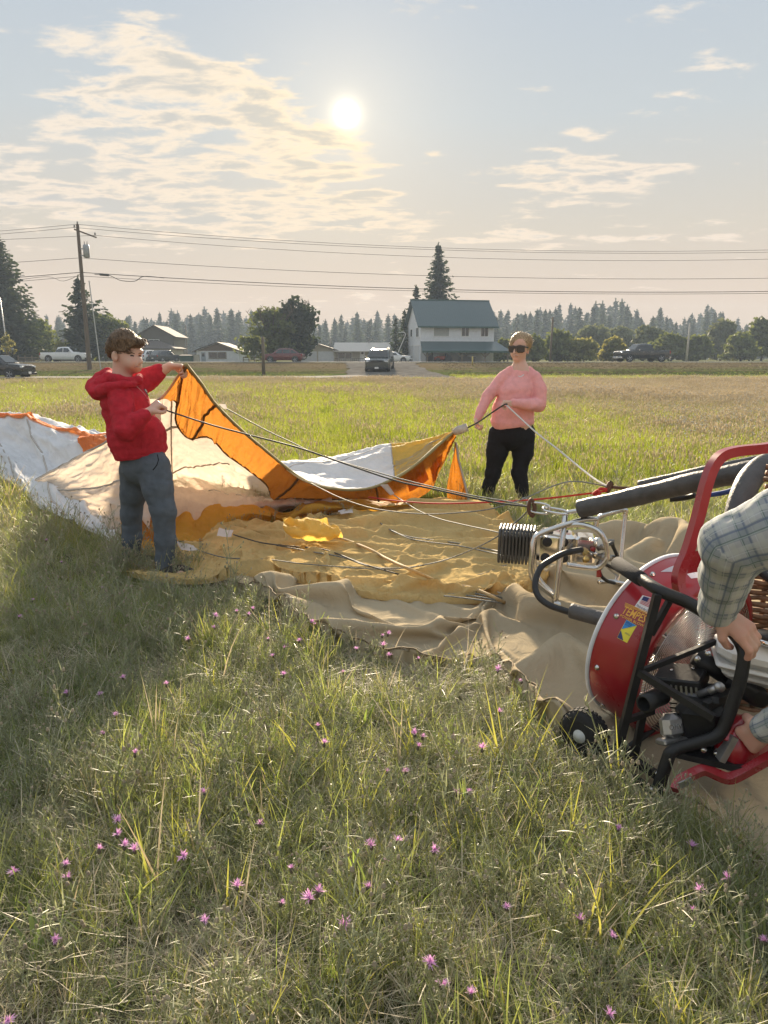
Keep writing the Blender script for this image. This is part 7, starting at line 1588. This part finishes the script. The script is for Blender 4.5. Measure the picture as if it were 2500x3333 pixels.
g_green = blade_mat('blade_green', (.185, .205, .095), (.275, .28, .14), (1.8, 1.9, .9), .45, .42, spec=.45)
g_grey = blade_mat('weed_grey_green', (.26, .275, .17), (.38, .38, .25), (1.2, 1.25, .9), .32, .5, spec=.4)
g_yel = blade_mat('blade_yellow_green', (.21, .22, .08), (.29, .275, .115), (1.75, 1.75, .75), .45)
g_straw = blade_mat('straw', (.42, .36, .25), (.64, .57, .43), (1.2, 1.1, .9), .25, .5, spec=.4)
g_leaf = blade_mat('weed_leaf', (.14, .19, .075), (.22, .255, .11), (1.7, 1.8, .8), .42)
g_bud = blade_mat('bud_brown', (.30, .25, .18), (.44, .38, .29), (1, 1, 1), .15, .9, spec=.1)
g_field = blade_mat('field_green', (.105, .150, .026), (.20, .225, .042), (2.2, 2.1, .7), .5)
g_tan = blade_mat('seed_head_tan', (.36, .31, .22), (.48, .42, .32), (1.2, 1.1, .9), .35, .85, spec=.1)
g_dry = blade_mat('dry_bank_grass', (.085, .068, .040), (.155, .125, .074), (1.2, 1.1, .9), .10, .9, spec=.05)
g_white = mat('white_flower', (.62, .60, .55), .8, trans=(.6, .58, .5, .3)); g_pink = mat('knapweed_pink', (.80, .50, .76), .7, var=.18, vscale=80, trans=(.80, .42, .74, .4)); g_purp = mat('knapweed_bud', (.10, .085, .06), .9)
GM = [g_green, g_grey, g_yel, g_straw, g_leaf, g_bud, g_field, g_tan, g_white, g_dry]
class Tuft:
    def __init__(s, seed): s.r = np.random.default_rng(seed); s.V = []; s.F = []; s.M = []; s.n = 0
    def blade(s, base, az, L, w, lean, curve, mi, seg=4, tipw=.08, fl=0.0):
        d = np.array([cos(az), sin(az), 0]); side = np.array([-sin(az+fl), cos(az+fl), 0]); p = np.array(base, float); a = lean; vs = []
        for i in range(seg+1):
            t = i/seg; ww = w*(1-(1-tipw)*t**1.6)*(.6+.4*min(1, t*4)); vs += [p-side*ww*.5, p+side*ww*.5]
            p = p+(d*sin(a)+np.array([0, 0, cos(a)]))*L/seg; a += curve/seg
        s.V += vs
        for i in range(seg): s.F.append((s.n+2*i, s.n+2*i+1, s.n+2*i+3, s.n+2*i+2)); s.M.append(mi)
        s.n += len(vs); return p
    def stem(s, p, q, r, mi, bend=None):
        p, q = np.array(p, float), np.array(q, float); m = (p+q)/2+(bend if bend is not None else 0); d = q-p; a = np.cross(d, [.3, .5, .8]); a /= np.linalg.norm(a)+1e-9; b = np.cross(d, a); b /= np.linalg.norm(b)+1e-9
        vs = []
        for c, k in ((p, 1), (m, .85), (q, .7)):
            for th in (0, 2.09, 4.19): vs.append(c+(a*cos(th)+b*sin(th))*r*k)
        s.V += vs
        for i in (0, 3):
            for k in range(3): s.F.append((s.n+i+k, s.n+i+(k+1) % 3, s.n+i+3+(k+1) % 3, s.n+i+3+k)); s.M.append(mi)
        s.n += 9
    def bud(s, p, r, mi, h=1.4):
        p = np.array(p, float); vs = [p+np.array([0, 0, -r*h*.8]) for _ in range(4)]
        for z, k in ((-.1, 1), (.8, .62)): vs += [p+np.array([r*k*cos(q*pi/2), r*k*sin(q*pi/2), r*h*z]) for q in range(4)]
        vs += [p+np.array([0, 0, r*h]) for _ in range(4)]; s.V += vs
        for i in range(3):
            for k in range(4): s.F.append((s.n+4*i+k, s.n+4*i+(k+1) % 4, s.n+4*i+4+(k+1) % 4, s.n+4*i+4+k)); s.M.append(mi)
        s.n += 16
    def obj(s, name, coll):
        me = raw_me(name, np.array(s.V), np.array(s.F), GM, False, s.M); o = bpy.data.objects.new(name, me); coll.objects.link(o); return o
U_ = lambda r, a, b: r.uniform(a, b)
def t_green(k):
    t = Tuft(300+k); r = t.r
    for i in range(30): t.blade((r.normal(0, .035), r.normal(0, .035), -.01), U_(r, 0, 6.28), U_(r, .07, .20), U_(r, .0028, .0052), U_(r, .05, .65), U_(r, .2, 1.4), 0 if r.random() < .72 else 4, 4, .1, U_(r, -.8, .8))
    for i in range(5): t.blade((r.normal(0, .03), r.normal(0, .03), -.01), U_(r, 0, 6.28), U_(r, .10, .22), U_(r, .002, .0035), U_(r, .2, .9), U_(r, .2, .9), 3, 3)
    return t
def t_yellow(k):
    t = Tuft(330+k); r = t.r
    for i in range(7): t.blade((r.normal(0, .02), r.normal(0, .02), -.01), U_(r, 0, 6.28), U_(r, .13, .30), U_(r, .0042, .0078), U_(r, .02, .4), U_(r, .0, .9), 2 if r.random() < .75 else 3, 5, .05, U_(r, -1.2, 1.2))
    return t
def t_straw(k):
    t = Tuft(360+k); r = t.r
    for i in range(34): t.blade((r.normal(0, .06), r.normal(0, .06), U_(r, 0, .035)), U_(r, 0, 6.28), U_(r, .06, .18), U_(r, .0018, .0036), U_(r, .9, 1.6), U_(r, -.3, .5), 3 if r.random() < .8 else 1, 3, .3, U_(r, -1, 1))
    return t
def t_knap(k):
    t = Tuft(390+k); r = t.r
    for q in range(2):
        az = U_(r, 0, 6.28); H = U_(r, .16, .33); ln = U_(r, .05, .45); b0 = np.array([r.normal(0, .03), r.normal(0, .03), -.01]); top = b0+np.array([cos(az)*sin(ln), sin(az)*sin(ln), cos(ln)])*H
        t.stem(b0, top, .0022, 1, r.normal(0, .012, 3)); t.bud(top, .0055, 5)
        for i in range(7):
            f = U_(r, .3, .95); p = b0+(top-b0)*f; a2 = U_(r, 0, 6.28); L = U_(r, .04, .12)*(1.25-f*.6); e = p+np.array([cos(a2)*.65, sin(a2)*.65, .75])*L; t.stem(p, e, .0014, 1, r.normal(0, .006, 3))
            if r.random() < .75: t.bud(e, U_(r, .0038, .006), 5 if r.random() < .7 else 1)
            for j in range(2): g = U_(r, .2, .9); t.blade(p+(e-p)*g, U_(r, 0, 6.28), U_(r, .02, .045), .0032, U_(r, .3, 1.1), U_(r, 0, .8), 1, 2)
        for i in range(7): f = U_(r, .05, .9); t.blade(b0+(top-b0)*f, U_(r, 0, 6.28), U_(r, .03, .075), .0042, U_(r, .4, 1.2), U_(r, -.2, .8), 1 if r.random() < .7 else 4, 3)
    return t
def t_rosette(k):
    t = Tuft(420+k); r = t.r
    for i in range(13): t.blade((r.normal(0, .012), r.normal(0, .012), 0), U_(r, 0, 6.28), U_(r, .06, .15), U_(r, .010, .019), U_(r, .3, 1.0), U_(r, .2, .9), 4, 4, .12, U_(r, -.3, .3))
    return t
def t_feather(k):
    t = Tuft(450+k); r = t.r
    for i in range(9):
        az = U_(r, 0, 6.28); ln = U_(r, .2, 1.0); H = U_(r, .07, .17); b0 = np.array([r.normal(0, .03), r.normal(0, .03), 0]); top = b0+np.array([cos(az)*sin(ln), sin(az)*sin(ln), cos(ln)])*H; t.stem(b0, top, .0012, 1)
        for j in range(8): f = .2+.8*j/8; t.blade(b0+(top-b0)*f, az+(1.2 if j % 2 else -1.2)+r.normal(0, .3), U_(r, .02, .05)*(1.2-f*.6), .0036, U_(r, .5, 1.1), .5, 0 if r.random() < .5 else 1, 2)
    return t
def f_clump(k, mix_=(6, 0), n=34, h=(.14, .27), w=(.005, .009), heads=0, hm=7, sp=.10, white=0):
    t = Tuft(500+k); r = t.r
    for i in range(n): t.blade((r.normal(0, sp), r.normal(0, sp), -.02), U_(r, 0, 6.28), U_(r, *h), U_(r, *w), U_(r, .0, .45), U_(r, .1, 1.1), mix_[0] if r.random() < .78 else mix_[1], 4, .1, U_(r, -.8, .8))
    for i in range(heads):
        az = U_(r, 0, 6.28); ln = U_(r, 0, .3); H = U_(r, h[1]*.75, h[1]*1.25); b0 = np.array([r.normal(0, sp), r.normal(0, sp), 0]); top = b0+np.array([cos(az)*sin(ln), sin(az)*sin(ln), cos(ln)])*H
        t.stem(b0, top, .0022, 3)
        if i < white: t.bud(top, .013, 8, .8)
        else:
            for q in range(3): t.blade(top-np.array([0, 0, .05]), az+q*2.1, U_(r, .04, .075), .010, .12, .3, hm, 2, .3)
    return t
def scatter(name, makers, pts, weights, scale, seed, zf=gz, label=None):
    """one plant-cover object: points with a variant, a turn and a size, instanced by geometry nodes"""
    r = np.random.default_rng(seed); coll = bpy.data.collections.new(name+'_plants'); n = 0
    for mk, cnt in makers:
        for k in range(cnt): mk(k).obj('%02d_plant' % n, coll); n += 1
    X, Y = pts[:, 0], pts[:, 1]; N = len(X); me = bpy.data.meshes.new(name); co = np.stack([X, Y, zf(X, Y)], 1).astype(np.float32)
    me.vertices.add(N); me.vertices.foreach_set('co', co.ravel())
    cums = np.cumsum([c for _, c in makers]); kind = weights; st_ = np.concatenate([[0], cums])[kind]; cnt = np.array([c for _, c in makers])[kind]; var = st_+(r.random(N)*cnt).astype(int)
    for nm, ty, val in (('var', 'INT', var.astype(np.int32)), ('sc', 'FLOAT', scale.astype(np.float32))): a = me.attributes.new(nm, ty, 'POINT'); a.data.foreach_set('value', val)
    a = me.attributes.new('rot', 'FLOAT_VECTOR', 'POINT'); a.data.foreach_set('vector', np.stack([r.normal(0, .10, N), r.normal(0, .10, N), r.uniform(0, 6.283, N)], 1).astype(np.float32).ravel())
    o = link(name, me); tag(o, kind='stuff')
    ng = bpy.data.node_groups.new(name+'_spread', 'GeometryNodeTree'); ng.interface.new_socket('Geometry', in_out='INPUT', socket_type='NodeSocketGeometry'); ng.interface.new_socket('Geometry', in_out='OUTPUT', socket_type='NodeSocketGeometry')
    N_, L_ = ng.nodes, ng.links; gi, go = N_.new('NodeGroupInput'), N_.new('NodeGroupOutput'); ci = N_.new('GeometryNodeCollectionInfo'); ci.inputs['Collection'].default_value = coll; ci.inputs['Separate Children'].default_value = True; ci.inputs['Reset Children'].default_value = True
    ip = N_.new('GeometryNodeInstanceOnPoints'); ip.inputs['Pick Instance'].default_value = True
    def na(nm, ty): q = N_.new('GeometryNodeInputNamedAttribute'); q.data_type = ty; q.inputs['Name'].default_value = nm; return q.outputs[0]
    L_.new(gi.outputs[0], ip.inputs['Points']); L_.new(ci.outputs[0], ip.inputs['Instance']); L_.new(na('var', 'INT'), ip.inputs['Instance Index']); L_.new(na('rot', 'FLOAT_VECTOR'), ip.inputs['Rotation']); L_.new(na('sc', 'FLOAT'), ip.inputs['Scale']); L_.new(ip.outputs[0], go.inputs[0])
    md = o.modifiers.new('spread', 'NODES'); md.node_group = ng; return o
COVER = [outline(Tp[:, :]), outline(Sk), outline(A), outline(B[20:]), outline(Fl), outline(Wt[:, :]), outline(D), outline(A2), outline(A3[:12])]
def uncovered(X, Y):
    k = np.zeros(len(X), bool)
    for p in COVER: k |= inside(X, Y, p)
    return ~k
def spread(y0, y1, dens, margin, seed):
    r = np.random.default_rng(seed); area = (y1*y1-y0*y0)*.54+2*margin*(y1-y0); n = int(area*dens*1.02); Y = np.sqrt(r.uniform(y0*y0, y1*y1, n)); X = r.uniform(-1, 1, n)*(Y*.54+margin); return np.stack([X, Y], 1)
NEAR = [(t_green, 7), (t_yellow, 5), (t_straw, 4), (t_knap, 7), (t_rosette, 3), (t_feather, 4)]
pts = np.concatenate([spread(.7, 2.6, 1050, 1.1, 1), spread(2.6, 4.4, 760, .9, 2), spread(4.4, 8.5, 420, .8, 3)]); pts = pts[uncovered(pts[:, 0], pts[:, 1])]
rr = np.random.default_rng(11); N = len(pts); q = rr.random(N); n1 = fbm(pts[:, 0]*1.5, pts[:, 1]*1.5, 0, 3, 71)*.5; n2 = fbm(pts[:, 0]*2.3, pts[:, 1]*2.3, 0, 3, 75)*.5
bare_ = np.clip((n1-.12)*3, 0, 1)                   # thatchy patches with little green
far_ = np.clip((pts[:, 1]-4.8)/2.5, 0, 1)
w = np.stack([.30+.8*np.clip(-n1, 0, 1)-.28*bare_+.25*far_, .075+.07*np.clip(n2, 0, 1)+.10*far_, +.34+.55*bare_-.16*far_, .13+.08*np.clip(n2, 0, 1)-.05*far_, .05*np.ones(N)-.03*far_, .14+.2*np.clip(-n2, 0, 1)-.08*far_], 1); w = np.clip(w, .01, 2); w = np.cumsum(w/w.sum(1, keepdims=True), 1); kind = (q[:, None] > w).sum(1).clip(0, 5)
scale = (.42+.42*rr.random(N)**1.5+.55*(rr.random(N) < .07))*(1-.30*bare_)*(1+.35*far_)
rb = np.random.default_rng(77); fx, fy = rb.uniform(355, 640, 260), rb.uniform(1858, 1905, 260); foot = np.array([tuple(G(a, b))[:2] for a, b in zip(fx, fy)])
pts = np.concatenate([pts, foot]); kind = np.concatenate([kind, rb.choice([0, 1, 3, 5, 2], 260, p=[.45, .1, .2, .15, .1])]); scale = np.concatenate([scale, rb.uniform(.6, 1.05, 260)])
scatter('grass', NEAR, pts, kind, scale, 21)
# the field
FIELD = [(lambda k: f_clump(k), 5), (lambda k: f_clump(20+k, (6, 2), 26, (.13, .26), (.005, .009), 2), 4), (lambda k: f_clump(40+k, (7, 6), 14, (.13, .24), (.005, .009), 12, 7, .13, 1), 4), (lambda k: f_clump(60+k, (6, 7), 14, (.13, .24), (.005, .008), 10, 7, .13, 5), 2), (lambda k: f_clump(80+k, (9, 9), 40, (.12, .26), (.005, .009), 0), 4)]
pts = np.concatenate([spread(7.2, 12, 150, .6, 4), spread(12, 20, 90, .8, 5), spread(20, 34, 48, 1.5, 6), spread(34, 53.5, 26, 2.5, 7)])
r5 = np.random.default_rng(15); bx = np.concatenate([r5.uniform(3.5, 48, 5000), r5.uniform(-48, -4, 5200), r5.uniform(5, 50, 3600), r5.uniform(-50, -4, 4200)]); by = np.concatenate([r5.uniform(53, 64, 5000), r5.uniform(57.5, 66, 5200), r5.uniform(62, 78, 3600), r5.uniform(64, 78.5, 4200)]); pts = np.concatenate([pts, np.stack([bx, by], 1)])
pts = pts[uncovered(pts[:, 0], pts[:, 1])]; X, Y = pts.T; N = len(pts)
road = (np.abs(Y-54.2) < 2.6) & (X < 2); drv = (Y > 53) & (np.abs(X-1.0) < 4.2); pts = pts[~(road | drv)]; X, Y = pts.T; N = len(pts)
px = CX+X/Y*2500; ss = lambda x: np.clip(x, 0, 1)**2*(3-2*np.clip(x, 0, 1)); nz = fbm(X*.16, Y*.10, 0, 3, 81)
tan = (.0+.55*ss((px-850)/900))*ss((Y-12)/14)+.34*ss((px-1750)/600)*ss((Y-9)/6)+.5*ss((Y-38)/7)*ss((px-300)/500)+.25*nz
tan = np.where((Y > 46) & (px > 1300), tan-1.4, tan); tan = np.where(Y > 56, -.3+.35*nz, tan); tan = np.where(Y > 63, .9, tan)
q = rr.random(N); kind = np.where(q < np.clip(tan, .04, .92), np.where(rr.random(N) < .10+.3*ss((px-1700)/500)*(Y < 25), 3, 2), np.where(rr.random(N) < .35, 1, 0))
kind = np.where((Y > 57) & (rr.random(N) < np.clip((Y-59)/6+.3*nz, .0, .92)), 4, kind); kind = np.where((Y > 56) & (kind == 2), 4, kind)
trail = np.exp(-((X-(-.65+.0*Y)-(Y-11)*-.10)/.22)**2)*(Y < 20)*(Y > 8)
scale = (.75+.5*rr.random(N))*(1+.006*np.clip(Y-10, 0, 30))*(1-.55*trail)*np.where(Y < 9, .8, 1)*np.where(Y > 46, np.where(px < 1150, .45, .75), 1)*np.where(Y > 60, .55, 1)*(1+.25*np.clip(nz, -.6, .8))
scatter('field_grass', FIELD, pts, kind, scale, 22)
# pink knapweed flowers: every one its own plant
FL = [(377, 2330), (337, 2387), (439, 2456), (666, 2582), (846, 2682), (381, 2671), (381, 2718), (322, 2767), (404, 2755), (438, 2770), (597, 2788), (50, 2837), (212, 2815), (227, 2859), (772, 2890), (668, 2993), (178, 3064), (24, 3322), (1036, 2366), (1055, 2422), (1350, 2392), (1375, 2400), (1360, 2432), (1475, 2398), (1624, 2320), (1569, 2440), (1257, 2512), (1318, 2513), (1485, 2582), (1525, 2581), (1209, 2756), (1292, 2740), (1412, 2769), (1257, 2808), (949, 2830), (1197, 2889), (914, 2940), (1011, 2929), (1033, 2908), (1650, 2954), (1116, 3008), (1399, 3134), (1437, 3210), (1533, 3239), (2013, 2697), (2252, 2758), (2373, 2866), (2281, 2903), (2251, 2963), (1891, 3001), (1992, 3047), (1981, 3306), (1890, 2548), (2490, 3066), (823, 1984), (770, 1992), (808, 2001), (700, 2007), (699, 2044), (613, 2083), (1012, 2024), (1024, 2033), (1174, 2030), (1244, 2070), (1262, 2066), (1248, 2104), (1268, 2136), (974, 2087), (925, 2111), (889, 2136), (873, 2082), (923, 2199), (1118, 2189), (1162, 2115), (1363, 2146), (325, 2260), (399, 2205), (542, 2230), (218, 2260), (1620, 2182), (1698, 2218), (60, 2010), (150, 1760), (200, 1830), (330, 1915), (105, 1955)]
def flower_mesh(k):
    t = Tuft(700+k); r = t.r
    for i in range(46): t.blade((0, 0, .004), U_(r, 0, 6.28), U_(r, .012, .025), .0028, U_(r, .1, 1.25), U_(r, .1, .5), 0, 2, .5)
    me = raw_me('flower_head', np.array(t.V), np.array(t.F), [g_pink], False, t.M); b = MB(); b.ball((0, 0, -.004), (.0055, .0055, .009), 8, 5); return me, b.mesh('bud', g_purp, True)
FMS = [flower_mesh(k) for k in range(4)]; rf_ = random.Random(3); SM = {}
for i, (x, y) in enumerate(FL):
    z = rf_.uniform(.12, .19); p = G(x, y, z); hm, bm = FMS[i % 4]; key = i % 6
    if key not in SM:
        t = Tuft(800+key); bb = np.array([t.r.normal(0, .05), t.r.normal(0, .05), -1]); t.stem((0, 0, -.01), bb*.20, .0017, 0, t.r.normal(0, .01, 3)); t.stem(bb*.10, bb*.10+np.array([.03, .01, .06]), .0012, 0)
        for k in range(5): t.blade(bb*.04*(k+.6), U_(t.r, 0, 6.28), .035, .0036, .7, .5, 0, 2)
        SM[key] = raw_me('stem', np.array(t.V), np.array(t.F), [g_grey], False, t.M)
    e = link('wildflower', SM[key], None, p); e.scale = (1, 1, z/.19); e.rotation_euler.z = rf_.uniform(0, 6)
    tag(e, 'pink knapweed flower on a thin grey-green stem in the rough grass', 'flower', 'pink knapweed flowers in the grass')
    h = link('flower_head', hm, e); h.rotation_euler = (rf_.uniform(-.5, .5), rf_.uniform(-.5, .5), 0); s_ = rf_.uniform(.55, 1.1); h.scale = (s_, s_, s_); link('bud', bm, e)
